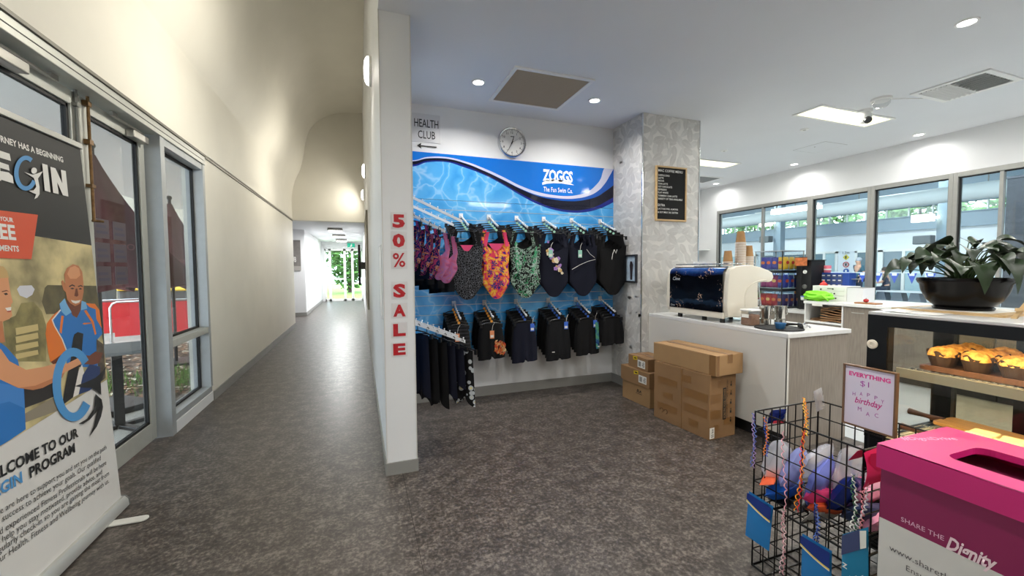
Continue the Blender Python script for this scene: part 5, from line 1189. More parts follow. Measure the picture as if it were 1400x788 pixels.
TP = ((-.29, -.05, .17, .24), (-.29, -.05, .30, .37), (.03, .26, .10, .16), (.03, .26, .34, .40), (-.2, -.1, .06, .12), (-.12, -.02, .42, .48), (.08, .2, .22, .27))
big = carton('cardboard_box', 'large taped cardboard box standing on the floor against the counter', (2.745, 2.86, 0), math.radians(4), .30, .62, .53, M_card2, TP, inkbars)
carton('cardboard_box', 'long plain cardboard box resting on the large taped box', (2.76, 2.85, .532), math.radians(3.5), .30, .70, .165, M_card, ((-.34, -.28, .0, .165),))
def shipping(t, sx, sy, sz, y0=-.02, z0=.05):
    lb = obj('paper_label', MB().box(-sx/2-.0016, -y0-.06, z0, -sx/2, -y0+.06, z0+.075), M_tag, t, world=False)
    rs = random.Random(4); mb = MB()
    for k in range(9): mb.box(-sx/2-.0022, -y0+.005+k*.005, z0+.012, -sx/2-.0016, -y0+.005+k*.005+rs.choice((.002, .003)), z0+.062)
    for k in range(5): mb.box(-sx/2-.0022, -y0-.05, z0+.012+k*.011, -sx/2-.0016, -y0-.05+rs.uniform(.02, .04), z0+.017+k*.011)
    obj('label_print', mb, ink, lb, world=False)
    st = obj('sticker', MB().box(-sx/2-.0016, -.035, 0, -sx/2, .035, .035).xf(Matrix.Translation((0, -y0+.10, sz*.68)) @ Matrix.Rotation(-.15, 4, 'X')), mat('sticker_yellow', (220, 190, 30), .5), t, world=False)
    obj('sticker_print', MB().box(-sx/2-.0022, -y0+.08, sz*.68+.012, -sx/2-.0016, -y0+.12, sz*.68+.024), ink, st, world=False)
def blmark(t, sx, sy, sz):
    text('lettering', 'BLA', (-sx/2, -.02, .12), (0, -1, 0), (0, 0, 1), ink, t, width=.07, off=.0012, shear=.3, bold=.03, world=False)
    obj('underline', MB().box(-sx/2-.0014, -.10, .105, -sx/2, -.005, .109), ink, t, world=False)
carton('cardboard_box', 'pale cardboard box with black logo at the bottom of the small stack', (2.80, 3.555, 0), math.radians(1.5), .28, .44, .20, M_card, (), blmark)
carton('cardboard_box', 'brown cardboard box with shipping label in the middle of the small stack', (2.79, 3.55, .202), math.radians(1), .30, .46, .155, M_card2, (), lambda t, a, b, c: shipping(t, a, b, c, .13, .035))
carton('cardboard_box', 'small cardboard box with shipping label on top of the small stack', (2.80, 3.53, .359), math.radians(-1), .26, .33, .125, M_card2, (), lambda t, a, b, c: shipping(t, a, b, c, .06, .02))

# ------------------------------------------------------------------ wire basket of party ware
bx0, bx1, by0, by1, bh = 1.70, 2.125, .945, 1.385, .735
M_wire = mat('black_wire', (14, 14, 15), .35, .3)
bk_ = thing('wire_basket', 'tall black wire grid basket filled with party goods', 'basket', ((bx0+bx1)/2, (by0+by1)/2, 0))
def wirepanel(o, u, w_, v, h_, nu, nv):
    mb = MB(); o = Vector(o); u = Vector(u); v = Vector(v)
    for i in range(nu+1):
        a = o+u*(w_*i/nu); mb.tube([a, a+v*h_], .0028 if 0 < i < nu else .004, 6)
    for j in range(nv+1):
        a = o+v*(h_*j/nv); mb.tube([a, a+u*w_], .0028 if 0 < j < nv else .004, 6)
    obj('wire_panel', mb, M_wire, bk_, smooth=60)
wirepanel((bx0, by0, 0), (0, 1, 0), by1-by0, (0, 0, 1), bh, 8, 9); wirepanel((bx1, by0, 0), (0, 1, 0), by1-by0, (0, 0, 1), bh, 8, 9)
wirepanel((bx0, by1, 0), (1, 0, 0), bx1-bx0, (0, 0, 1), bh, 8, 9); wirepanel((bx0, by0, 0), (1, 0, 0), bx1-bx0, (0, 0, 1), bh, 8, 9)
wirepanel((bx0, by0, .33), (1, 0, 0), bx1-bx0, (0, 1, 0), by1-by0, 8, 8); wirepanel((bx0, by0, .004), (1, 0, 0), bx1-bx0, (0, 1, 0), by1-by0, 6, 6)
def gift(name, label, c, size, rot, m, cat='party pack', parts=()):
    """crumpled bag or box: a bulging pillow with creases"""
    t = thing(name, label, cat, c); rs = random.Random(label)
    k0 = rs.uniform(0, 9); sx, sy, sz = size; E = Matrix.Rotation(rot[2], 4, 'Z') @ Matrix.Rotation(rot[1], 4, 'Y') @ Matrix.Rotation(rot[0], 4, 'X')
    mb = MB()
    for s in (-1, 1):
        def fn(u, v):
            a, b = 2*u-1, 2*v-1; e = (1-a**4)*(1-b**4)
            return E @ Vector((a*sx, s*(sy*math.sqrt(max(0, e))+.004*math.sin(11*a+k0)*math.cos(9*b+k0)*e), b*sz))
        mb.grid(fn if s < 0 else (lambda u, v: fn(1-u, v)), 10, 10)
    o = obj('wrapper', mb, m, t, smooth=60, world=False)
    for nm, mm, (x, z, w_, h_) in parts:
        obj(nm, MB().grid(lambda u, v: E @ Vector((x+(u-.5)*w_, -sy*1.06-.003, z+(v-.5)*h_)), 2, 2), mm, o, world=False)
    return t
M_film = mat('clear_film', (222, 224, 232), .15, alpha=.38)
M_gb = mat('goggle_blue', (70, 86, 190), .3); M_pk = mat('party_pink', (226, 64, 124), .5); M_pkl = mat('party_pale_pink', (232, 150, 176), .5, var=.15, scale=30); M_db = mat('deep_blue_foil', (24, 40, 110), .25, .3); M_ry = mat('royal_blue', (26, 92, 190), .4); M_or = mat('party_orange', (226, 92, 44), .5); M_gr = mat('pale_card', (196, 192, 184), .6)
def bz(x, y, z): return Vector((x, y, z))
gift('gift_pack', 'royal blue pack lying in the wire basket', bz(1.80, 1.31, .39), (.10, .035, .055), (1.0, .1, .3), M_ry, parts=(('label', M_tag, (.04, 0, .04, .03)),))
gift('gift_pack', 'black pack under the royal blue pack in the basket', bz(1.82, 1.27, .355), (.10, .015, .07), (1.5, 0, .2), M_black)
gift('gift_pack', 'orange pack poking out of the basket corner', bz(1.75, 1.34, .44), (.10, .012, .03), (1.2, 0, .5), M_or)
gift('goggle_pack', 'clear pack of violet goggles standing in the basket', bz(1.80, 1.27, .50), (.055, .03, .10), (.3, .5, .4), mat('goggle_film', (150, 158, 214), .2, alpha=.8))
gift('goggle_pack', 'wide clear pack of violet goggles leaning in the basket', bz(1.83, 1.18, .48), (.085, .03, .10), (.3, -.4, .2), mat('goggle_film_b', (120, 132, 214), .2, alpha=.85), parts=(('label', M_tag, (.05, -.02, .03, .04)),))
gift('gift_pack', 'bright pink pouch in the middle of the basket', bz(1.82, 1.15, .43), (.075, .025, .045), (.7, .2, -.2), M_pk)
gift('gift_pack', 'orange red pouch below the bright pink pouch', bz(1.83, 1.14, .385), (.085, .02, .035), (.9, .1, -.2), M_or)
gift('gift_pack', 'deep blue foil bag in the basket', bz(1.87, 1.10, .46), (.07, .03, .085), (.4, .3, .2), M_db, parts=(('band', mat('foil_print', (90, 70, 120), .4), (0, -.02, .07, .02)),))
gift('gift_pack', 'pale card envelope low in the basket', bz(1.84, 1.16, .345), (.10, .012, .06), (.6, 0, -.1), M_gr)
gift('gift_pack', 'dark blue swim cap pouch in the basket', bz(1.92, 1.04, .40), (.10, .03, .06), (.8, .2, -.1), mat('dusk_blue', (48, 60, 92), .35))
gift('gift_pack', 'pale pink party pack in clear film in the basket', bz(1.97, 1.07, .46), (.11, .03, .06), (.8, -.2, -.2), M_pkl, parts=(('band', mat('party_yellow', (236, 200, 60), .5), (.03, -.01, .05, .025)), ('band', M_pk, (-.04, .01, .06, .03))))
gift('gift_pack', 'pale pink flower pack near the basket end', bz(1.93, 1.0, .40), (.08, .025, .05), (.7, -.3, -.1), M_pkl, parts=(('band', mat('party_yellow'), (0, .02, .05, .015)),))
gift('party_bag', 'pointed clear film bag standing in the basket', bz(1.93, 1.13, .53), (.075, .03, .11), (.1, .1, .1), M_film, 'clear bag')
gift('party_bag', 'crumpled clear film bag behind the pink pack', bz(2.03, 1.06, .52), (.10, .04, .07), (.3, .3, .2), M_film, 'clear bag')
gift('gift_pack', 'blue and red pack hung at the basket corner rim', bz(1.86, 1.40, .685), (.06, .012, .035), (.2, .1, .1), M_db, parts=(('band', mat('pack_red', (190, 40, 60), .5), (0, -.02, .09, .015)),))
gift('party_bag', 'clear film pouch sticking up from the basket back rim', bz(2.11, 1.372, .745), (.03, .008, .055), (.0, -.25, 0), M_film, 'clear bag')
# pink paper bag over the basket end
t = thing('pink_paper_bag', 'folded hot pink paper bag hanging over the basket corner', 'bag', (1.74, .93, .60))
obj('sheet', MB().grid(lambda u, v: (1.672+.16*u, .93-.012*math.sin(PI*v)-.01*u, .735-.13*v+.012*math.sin(3*u)), 8, 8).grid(lambda u, v: (1.672+.16*u, .95+.03*v, .735-.05*v), 4, 4), mat('hot_pink', (226, 40, 100), .5), t, smooth=60)
obj('flap', MB().grid(lambda u, v: (1.685+.12*u, .917-.004*math.sin(PI*u), .735-.07*v*math.sin(PI*(.15+.7*u))), 8, 5), mat('hot_pink_b', (206, 30, 84), .5), t, smooth=60)
# curling ribbons
def ribbon(label, p, q, cols, r=.0045, turns=11):
    p, q = Vector(p), Vector(q); t = thing('curling_ribbon', label, 'ribbon', q)
    for k, c in enumerate(cols):
        pts = []; n = 70
        d = q-p
        for i in range(n+1):
            f = i/n; a = 2*PI*turns*f+k*2.4
            rr = r*(.45+.75*abs(math.sin(7*f+k*1.7))); pts.append(p+d*f+Vector((rr*math.cos(a)+.004*math.sin(5*f+k), rr*math.sin(a)+.008*math.sin(6*f+2*k), 0)))
        obj('strand', MB().tube(pts, .0022, 4), mat('ribbon%d_%d_%d' % c, c, .4), t)
def BX(x, y): return PX(bx0-.008, x, y)
gift('party_bag', 'round clear film bag of blue goggles at the basket corner', bz(1.77, 1.33, .52), (.05, .04, .09), (.2, .4, .3), M_film, 'clear bag')
gift('party_bag', 'loose clear film bag over the violet goggles', bz(1.84, 1.20, .56), (.09, .03, .06), (.4, -.2, .1), M_film, 'clear bag')
gift('gift_pack', 'rose pink card pack under the clear film', bz(2.02, 1.16, .43), (.09, .02, .06), (.6, .1, .1), M_pk, parts=(('band', M_tag, (0, 0, .06, .03)),))
gift('gift_pack', 'white tissue pack deep in the basket', bz(1.96, 1.24, .42), (.10, .04, .07), (.5, .2, .4), M_gr)
ribbon('lilac curling ribbon on the basket corner post', BX(1031, 566), BX(1030, 640), ((168, 140, 190), (90, 110, 180)))
ribbon('blue and orange curling ribbon near the basket corner', BX(1047, 572), BX(1048, 624), ((40, 80, 190), (226, 130, 50)))
ribbon('pink curling ribbon hanging down the basket side', BX(1071, 590), BX(1073, 700), ((232, 170, 180),))
ribbon('long pale pink curling ribbon trailing to the floor', BX(1072, 700), BX(1070, 786), ((222, 160, 170), (236, 200, 204)))
ribbon('red and orange curling ribbon tied to the basket rim', BX(1100, 590), BX(1090, 700), ((222, 50, 50), (236, 150, 40)))
ribbon('yellow curling ribbon tied at the back rim', (2.02, 1.38, .76), (1.92, 1.3, .62), ((240, 190, 60), (240, 140, 40)))
ribbon('dark blue curling ribbon above the middle blue bag', BX(1117, 690), BX(1117, 745), ((40, 60, 140), (80, 110, 190)))
ribbon('blue curling ribbon inside the basket', (1.93, 1.12, .60), (1.93, 1.11, .50), ((30, 60, 170),))
ribbon('green and white curling ribbon above the aqua pack', BX(1168, 650), BX(1168, 730), ((60, 110, 80), (226, 226, 222)))
ribbon('pink and white curling ribbon beside the aqua pack', BX(1187, 660), BX(1172, 730), ((222, 140, 150), (220, 216, 220)))
# hanging packs on the outside
def hangpack(label, quad, m, bands):
    P = [PX(bx0-.016, *p) for p in quad]; t = thing('hanging_pack', label, 'party pack', P[3])
    n = (P[1]-P[0]).cross(P[3]-P[0]).normalized(); n = n if n.x < 0 else -n
    def at(u, v, o=0): return (P[0]*(1-u)+P[1]*u)*(1-v)+(P[3]*(1-u)+P[2]*u)*v+n*o
    b = obj('wrapper', MB().grid(lambda u, v: at(u, v, .010*math.sin(PI*u)*math.sin(PI*v)), 8, 10).grid(lambda u, v: at(1-u, v, -.002), 8, 10), m, t, smooth=60)
    for nm, mm, pts in bands: obj(nm, MB().poly([at(u, v, .0112) for u, v in pts][::-1]), mm, b)
    obj('hang_wire', MB().tube([at(.5, 0), at(.5, -.08, -.006)], .0015, 5), M_wire, t)
    return t, at, b
M_sky = mat('pack_blue', (38, 124, 190), .35); M_nvy2 = mat('pack_navy', (28, 52, 130), .35); M_yel = mat('pack_yellow', (240, 214, 110), .5)
def curveband(v0, v1): return [(k/8, v0+.10*math.sin(PI*k/16)+.04*k/8) for k in range(9)]+[(k/8, v1+.10*math.sin(PI*k/16)+.04*k/8) for k in range(8, -1, -1)]
top = [(0, .02)]+[(1, .02)]+[(k/8, .16+.10*math.sin(PI*k/16)+.04*k/8) for k in range(8, -1, -1)]
hangpack('blue party bag with navy header hanging near the basket corner', ((1024, 672), (1057, 693), (1051, 754), (1019, 732)), M_sky, (('header', M_nvy2, top), ('header_band', M_yel, curveband(.17, .20)), ('header_band', M_tag, curveband(.20, .215))))
hangpack('blue party bag with navy header hanging low on the basket side', ((1097, 730), (1137, 754), (1136, 830), (1095, 802)), M_sky, (('header', M_nvy2, top), ('header_band', M_yel, curveband(.17, .20)), ('header_band', M_tag, curveband(.20, .215))))
t3, at3, b3 = hangpack('aqua swim pack with dark card top hanging by the basket end', ((1152, 731), (1187, 721), (1187, 800), (1150, 800)), mat('aqua_pack', (34, 128, 168), .3), (('card', mat('slate_card', (62, 72, 112), .5), [(.05, .02), (.75, .0), (.75, .36), (.05, .40)]), ('barcode_card', M_tag, [(.75, .02), (1, .05), (1, .35), (.78, .35)])))
obj('wave_mark', MB().tube([at3(.35+.6*k/20, .88-.06*math.sin(k*.8), .0125) for k in range(21)], .0014, 4), M_tag, b3)
text('letter_mark', 'Z', at3(.1, .62, .012), (0, -1, 0), (0, 0, 1), M_tag, b3, width=.018, off=.001, bold=.03)
# ------------------------------------------------------------------ price sign behind the basket
P = [PX(2.118, 1157, 494), PX(2.118, 1230, 513), PX(2.118, 1228, 598), PX(2.118, 1153, 578)]
y1, y0, z1, z0 = P[0].y, P[1].y, (P[0].z+P[1].z)/2, (P[2].z+P[3].z)/2
t = thing('price_sign', 'brown framed paper sign in pink handwriting leaning behind the wire basket', 'sign', (2.11, (y0+y1)/2, z0)); f = .007
tl = lambda z: 2.138+.0*z
obj('frame', MB().box(2.098, y0, z0, 2.118, y1, z0+f).box(2.098, y0, z1-f, 2.118, y1, z1).box(2.098, y0, z0+f, 2.118, y0+f, z1-f).box(2.098, y1-f, z0+f, 2.118, y1, z1-f), mat('frame_brown', (110, 80, 56), .5), t)
pg = obj('paper', MB().box(2.104, y0+f, z0+f, 2.116, y1-f, z1-f), mat('sign_paper', (214, 206, 222), .35), t)
hooks_ = obj('rim_hook', MB().box(2.118, y1-.05, bh-.01, 2.132, y1-.03, bh+.006).box(2.118, y0+.03, bh-.01, 2.132, y0+.05, bh+.006), M_wire, t)
PKI = mat('pink_marker', (224, 70, 150), .6); PUI = mat('purple_pen', (176, 84, 170), .6); W_ = y1-y0; Hs = z1-z0
def st(body, u, v, w_, h_=None, m=PUI, **k): text('lettering', body, (2.104, y1-W_*u, z0+Hs*v), (0, -1, 0), (0, 0, 1), m, pg, width=W_*w_, height=h_, off=.0008, anchor='C', **k)
st('EVERYTHING', .5, .82, .78, .020, PKI, bold=.04); st('$1', .42, .67, .17, .028, PUI, bold=-.005)
for ch, u, v in zip('HAPPY', (.22, .36, .5, .64, .76), (.50, .525, .535, .52, .485)): st(ch, u, v, .055, .016, PUI)
st('birthday', .5, .36, .52, .036, mat('magenta_marker', (206, 50, 140), .6), shear=.3, bold=.012)
for ch, u, v in zip('MAC', (.34, .5, .66), (.27, .225, .24)): st(ch, u, v, .07, .018, PUI)
# ------------------------------------------------------------------ pink charity box
zt = .85; qx0, qx1, qy1, qy0 = 1.500, 1.875, .80, .37
pbx = thing('donation_box', 'magenta and white cardboard donation box with a slot lid', 'box', ((qx0+qx1)/2, (qy0+qy1)/2, 0))
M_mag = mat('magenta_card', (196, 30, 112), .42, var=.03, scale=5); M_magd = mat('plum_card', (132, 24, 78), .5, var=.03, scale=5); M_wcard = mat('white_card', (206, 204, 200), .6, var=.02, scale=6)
i_ = .009; zl = zt-.075; zp = PX(qx0+i_, 1203, 707).z
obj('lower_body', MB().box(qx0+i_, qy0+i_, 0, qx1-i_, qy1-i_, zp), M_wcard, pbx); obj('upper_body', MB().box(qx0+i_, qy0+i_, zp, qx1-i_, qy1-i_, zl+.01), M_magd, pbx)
ld = MB()
for (x0, y0_, x1, y1_) in ((qx0, qy0, qx0+.004, qy1), (qx1-.004, qy0, qx1, qy1), (qx0+.004, qy0, qx1-.004, qy0+.004), (qx0+.004, qy1-.004, qx1-.004, qy1)): ld.box(x0, y0_, zl, x1, y1_, zt-.004)
obj('lid_skirt', ld, M_mag, pbx)
ha, hb = PZ(zt, 1273, 609), PZ(zt, 1316, 600)
hx0, hx1, hy1 = 1.575, 1.76, .675; hy0 = .445
def rrect(x0, y0, x1, y1, r, n=5):
    out = []
    for cx, cy, a0 in ((x1-r, y1-r, 0), (x0+r, y1-r, PI/2), (x0+r, y0+r, PI), (x1-r, y0+r, 1.5*PI)):
        for k in range(n+1): a = a0+PI/2*k/n; out.append((cx+r*math.cos(a), cy+r*math.sin(a)))
    return out
def ringplate(x0, y0, x1, y1, hole, z, th):
    inner = hole; outer = []
    cx, cy = (x0+x1)/2, (y0+y1)/2
    for k, (x, y) in enumerate(inner):
        q = k//6; outer.append(((x1, y1), (x0, y1), (x0, y0), (x1, y0))[q])
    n = len(inner); mb = MB(); vs = [(x, y, z) for x, y in inner]+[(x, y, z) for x, y in outer]
    fs = []
    for k in range(n):
        j = (k+1) % n
        fs.append((k, n+k, n+j, j) if outer[k] != outer[j] else (k, n+k, j))
    return mb.add(vs, fs).add([(x, y, z) for x, y in inner]+[(x, y, z-th) for x, y in inner], [(k, (k+1) % n, n+(k+1) % n, n+k) for k in range(n)])
lt = obj('lid_top', ringplate(qx0, qy0, qx1, qy1, rrect(hx0, hy0, hx1, hy1, .035), zt, .02), M_mag, pbx)
obj('slot_interior', MB().box(qx0+.02, qy0+.02, zt-.16, qx1-.02, qy1-.02, zt-.155), mat('box_inside', (70, 60, 52), .9), pbx)
text('lid_lettering', '#DigniDrive', Vector((1.60, .775, zt)), (.9, -.35, 0), (.35, .9, 0), mat('lid_print', (226, 150, 190), .5), lt, width=.17, off=.001, shear=.2, bold=.01, anchor='L')
FX = qx0+i_; M_pp = mat('pale_pink_print', (226, 180, 206), .5); M_gp = mat('grey_print', (96, 92, 94), .6)
def fw(x, y): return PX(FX, x, y)
a, b = fw(1232, 713), fw(1291, 735)
text('lettering', 'SHARE THE', (FX, a.y, zp+.018), (0, -1, 0), (0, 0, 1), M_pp, pbx, width=a.y-b.y, off=.001)
a, b = fw(1294, 738), fw(1364, 770)
text('lettering', 'Dignity', (FX, a.y, zp-.012), (0, -1, 0), (0, 0, 1), mat('dignity_print', (232, 206, 214), .5), pbx, width=a.y-b.y, height=.05, off=.0012, shear=.35, bold=.03)
a = fw(1216, 752)
text('lettering', 'www.sharethedignity.com.au', (FX, a.y, a.z-.006), (0, -1, 0), (0, 0, 1), M_gp, pbx, width=.30, off=.001)
a = fw(1239, 779)
text('lettering', 'Ensuring', (FX, a.y, a.z-.008), (0, -1, 0), (0, 0, 1), M_gp, pbx, height=.022, off=.001)
# ------------------------------------------------------------------ cake display fridge
FXF, FYL, FYR, FZT = 2.225, 1.24, -.15, 1.19; FXB = 2.80
fr = thing('cake_fridge', 'black glass fronted cake display fridge lit from inside', 'display fridge', ((FXF+FXB)/2, (FYL+FYR)/2, 0))
M_fblk = mat('fridge_black', (12, 12, 13), .4, spec=.2); M_cream = mat('fridge_cream', (216, 202, 160), .5); M_case = glass('case_glass', (.97, .98, .97), ior=1.35)
zgt = 1.127; zgb = .60
obj('top', MB().box(FXF, FYR, FZT-.014, FXB, FYL, FZT), mat('fridge_top', (190, 190, 186), .3), fr, bevel=.003)
obj('header', MB().box(FXF, FYR, zgt, FXF+.02, FYL, FZT-.014), M_fblk, fr)
obj('header', MB().box(FXB-.02, FYR, zgt, FXB, FYL, FZT-.014), M_fblk, fr)
for y0, y1 in ((FYL-.078, FYL), (FYR, FYR+.078)):
    obj('corner_post', MB().box(FXF, y0, zgb, FXF+.05, y1, zgt), M_fblk, fr); obj('corner_post', MB().box(FXB-.05, y0, zgb, FXB, y1, zgt), M_fblk, fr)
    obj('side_glass', MB().box(FXF+.05, (y0+y1)/2-.003, zgb, FXB-.05, (y0+y1)/2+.003, zgt), M_case, fr)
obj('roof_lining', MB().box(FXF+.02, FYR+.01, zgt+.02, FXB-.02, FYL-.01, FZT-.014), M_cream, fr)
obj('front_glass', MB().box(FXF+.004, FYR+.078, zgb, FXF+.010, FYL-.078, zgt), M_case, fr)
obj('back_glass', MB().box(FXB-.02, FYR+.078, zgb, FXB-.014, FYL-.078, zgt), glass('back_case_glass', (.80, .74, .60), ior=1.6, gloss=.08), fr)
for y in (FYL-.30, FYL-.62): obj('back_mullion', MB().box(FXB-.03, y-.02, zgb, FXB-.006, y+.02, zgt), M_fblk, fr)
obj('base', MB().box(FXF, FYR, .08, FXB, FYL, zgb), M_fblk, fr, bevel=.004); obj('kick', MB().box(FXF+.05, FYR+.05, 0, FXB-.05, FYL-.05, .08), mat('kick_black'), fr)
obj('floor_deck', MB().box(FXF+.012, FYR+.08, zgb, FXB-.02, FYL-.08, zgb+.02), M_cream, fr)
kb = PX(FXF, 1188, 470); obj('knob', MB().lathe([(.021, 0), (.021, .006), (.017, .008), (.009, .008), (.008, .004), (0, .004)], n=24).xf(Matrix.Translation((FXF, kb.y-.015, kb.z)) @ Matrix.Rotation(-PI/2, 4, 'Y')), mat('knob_cream', (224, 216, 196), .4), fr, smooth=40)
obj('knob', MB().lathe([(.021, 0), (.021, .006), (0, .008)], n=24).xf(Matrix.Translation((FXF, kb.y-.015, .72)) @ Matrix.Rotation(-PI/2, 4, 'Y')), mat('knob_cream'), fr, smooth=40)
# wire shelf and its cream edge strip
zs1 = .928
sh = obj('shelf', MB().box(FXF+.03, FYR+.08, zs1-.022, FXF+.036, FYL-.10, zs1+.018), mat('shelf_edge', (186, 176, 148), .4), fr)
def rack(z, x0, x1, y0, y1, par):
    mb = MB()
    n = int((y1-y0)/.022)
    for i in range(n+1): y = y0+(y1-y0)*i/n; mb.tube([(x0, y, z), (x1, y, z)], .0018, 4)
    for i in range(5): x = x0+(x1-x0)*i/4; mb.tube([(x, y0, z-.003), (x, y1, z-.003)], .0028, 5)
    obj('wire_rack', mb, M_chrome, par, smooth=50)
rack(zs1, FXF+.04, FXB-.05, FYR+.09, FYL-.09, fr); rack(zgb+.045, FXF+.03, FXB-.05, FYR+.09, FYL-.09, fr)
obj('led_strip', MB().box(FXF+.022, FYR+.1, zgt-.002, FXF+.036, FYL-.1, zgt+.008), mat('led_warm', (255, 226, 160), .4, emit=12), fr)
obj('led_strip', MB().box(FXF+.04, FYR+.1, zs1-.014, FXF+.05, FYL-.12, zs1-.006), mat('led_warm'), fr)
lamp('fridge_lamp', 'AREA', (FXF+.06, (FYL+FYR)/2, zgt-.006), 3.4, rot=(0, math.radians(-18), 0), color=(1, .80, .48), size=.03, sy=FYL-FYR-.2, parent=fr)
lamp('fridge_lamp', 'AREA', (FXF+.07, (FYL+FYR)/2, zs1-.034), 1.9, rot=(0, math.radians(-18), 0), color=(1, .80, .48), size=.03, sy=FYL-FYR-.2, parent=fr)
# muffin tray
M_choc = mat('dark_tray_wood', (96, 60, 40), .5, var=.15, scale=10, stretch=(1, 6, 1))
yl = PX(FXF+.16, 1252, 497).y
t = thing('serving_tray', 'dark wooden serving tray under the muffins', 'tray', (FXF+.27, yl-.45, zs1+.004))
obj('board', MB().prism([(x, y, zs1+.004) for x, y in rrect(FXF+.165, yl-.95, FXF+.51, yl, .03)], (0, 0, .016)), M_choc, t)
obj('rim', MB().box(FXF+.165, yl-.92, zs1+.02, FXF+.173, yl-.03, zs1+.026).box(FXF+.502, yl-.92, zs1+.02, FXF+.51, yl-.03, zs1+.026), M_choc, t)
M_muf = mat('muffin_crumb', (180, 118, 46), .8, col2=(224, 168, 84), var=.15, scale=45, bump=.6, bscale=70); M_pw = mat('brown_wrap', (58, 38, 26), .6)
mw = MB()
def wrapfn(u, v):
    a = u*2*PI; r = (.037+.016*v)*(1+.05*math.cos(14*a)*v); return (r*math.cos(a), r*math.sin(a), .058*v+(.016*max(0, math.cos(4*a))*(v > .95)))
mwm = MB().grid(wrapfn, 56, 6).mesh('paper_case', 50); mwm.materials.append(M_pw)
def mtop(u, v):
    a = u*2*PI; q = v*PI/2; r = .053*math.cos(q)*(1+.06*math.sin(5*a+1)); n_ = noise.noise(Vector((3*math.cos(a)*math.cos(q), 3*math.sin(a)*math.cos(q), 2*v)))
    return (r*math.cos(a), r*math.sin(a), .050+.040*math.sin(q)+.006*n_)
mtm = MB().grid(mtop, 40, 10).mesh('muffin_top', 60); mtm.materials.append(M_muf)
for j in range(3):
    for i in range(8):
        x = FXF+.225+j*.112; y = yl-.065-i*.112
        t = thing('muffin', 'golden crumb topped muffin in dark paper case on the wooden tray', 'muffin', (x, y, zs1+.021), i*1.3+j, group='muffins on the upper fridge shelf')
        link('paper_case', mwm, t); link('crumb_top', mtm, t)
# lower boards and slices
M_oak = mat('serving_oak', (206, 150, 80), .45, var=.12, scale=8, stretch=(8, 1, 1))
def paddle(label, c, ln, wd, rz, z):
    t = thing('serving_board', label, 'board', (c[0], c[1], z), rz)
    obj('blade', MB().prism([(x, y, 0) for x, y in rrect(-wd/2, -ln/2, wd/2, ln/2, .02)], (0, 0, .016)), M_oak, t, world=False, bevel=.003)
    obj('handle', MB().tube([(0, ln/2-.01, .009), (0, ln/2+.07, .009), (0, ln/2+.13, .010)], [.014, .011, .016], 8), M_choc, t, smooth=60, world=False)
    return t
zl_ = zgb+.049
b1 = PX(FXF+.13, 1290, 570)
paddle('oak paddle board with pale slices at the front of the fridge deck', (FXF+.14, b1.y-.20, 0), .42, .15, math.radians(4), zl_)
paddle('oak paddle board with chocolate slices at the back of the fridge deck', (FXF+.38, b1.y-.14, 0), .52, .16, math.radians(-3), zl_)
M_slice = mat('pale_icing', (222, 204, 152), .6, var=.06, scale=40, bump=.3); M_sbase = mat('slice_base', (190, 140, 80), .8, var=.1, scale=40); M_cho = mat('chocolate', (74, 46, 32), .6, var=.2, scale=30)
for k in range(8):
    i, j = k % 4, k//4
    t = thing('cake_slice', 'pale iced cake slice on the front oak board', 'cake slice', (FXF+.105+j*.072, b1.y-.11-i*.085, zl_+.017), .1*(k % 3), group='pale slices in the fridge')
    obj('base', MB().box(-.030, -.037, 0, .030, .037, .028), M_sbase, t, world=False, bevel=.003); obj('icing', MB().box(-.031, -.038, .028, .031, .038, .050), M_slice, t, world=False, bevel=.005)
for k in range(6):
    i, j = k % 3, k//3
    t = thing('cake_slice', 'chocolate slice with white topping on the rear oak board', 'cake slice', (FXF+.345+j*.075, b1.y-.22-i*.10, zl_+.017), .15*(k % 2), group='chocolate slices in the fridge')
    obj('base', MB().box(-.028, -.034, 0, .028, .034, .036), M_cho, t, world=False, bevel=.004); obj('topping', MB().box(-.02, -.022, .036, .02, .022, .042), M_slice, t, world=False, bevel=.003)
# ------------------------------------------------------------------ on top of the fridge: plant, paper, easel
pc = PZ(FZT, 1312, 430); pc = Vector((pc.x+.0, pc.y, FZT)); pc = Vector((2.58, PX(2.58, 1316, 420).y, FZT))
t = thing('plant_tray', 'pale wooden tray under the potted plant', 'tray', (pc.x, pc.y, FZT))
obj('board', MB().prism([(pc.x+x, pc.y+y, FZT) for x, y in rrect(-.17, -.19, .17, .19, .02)], (0, 0, .010)), M_pine, t); obj('paper', MB().box(pc.x-.13, pc.y-.14, FZT+.010, pc.x+.13, pc.y+.14, FZT+.0115), M_tag, t)
zp0 = FZT+.012
pw = abs(PX(pc.x, 1252, 392).y-PX(pc.x, 1384, 392).y)/2
# the bowl is round: take its radius from its width seen across the view
dep = (Vector((pc.x, pc.y, 1.25))-CAM).dot(_f); rp_ = 47*dep/FPX; hp_ = 43*dep/FPX
pp = thing('potted_plant', 'peace lily with drooping dark leaves in a black glazed bowl', 'plant', (pc.x, pc.y, zp0))
M_pot = mat('black_glaze', (12, 10, 10), .25, spec=.2)
obj('bowl', MB().lathe([(0, 0), (rp_*.62, 0), (rp_*.64, hp_*.06), (rp_*.60, hp_*.1), (rp_*.78, hp_*.3), (rp_*.90, hp_*.6), (rp_*.93, hp_*.8), (rp_*.98, hp_*.86), (rp_, hp_*.93), (rp_*.99, hp_), (rp_*.92, hp_), (rp_*.88, hp_*.9)], (pc.x, pc.y, zp0), 40), M_pot, pp, smooth=35)
obj('soil', MB().cyl((pc.x, pc.y, zp0+hp_*.86), (pc.x, pc.y, zp0+hp_*.9), rp_*.9, n=32), M_soil, pp)
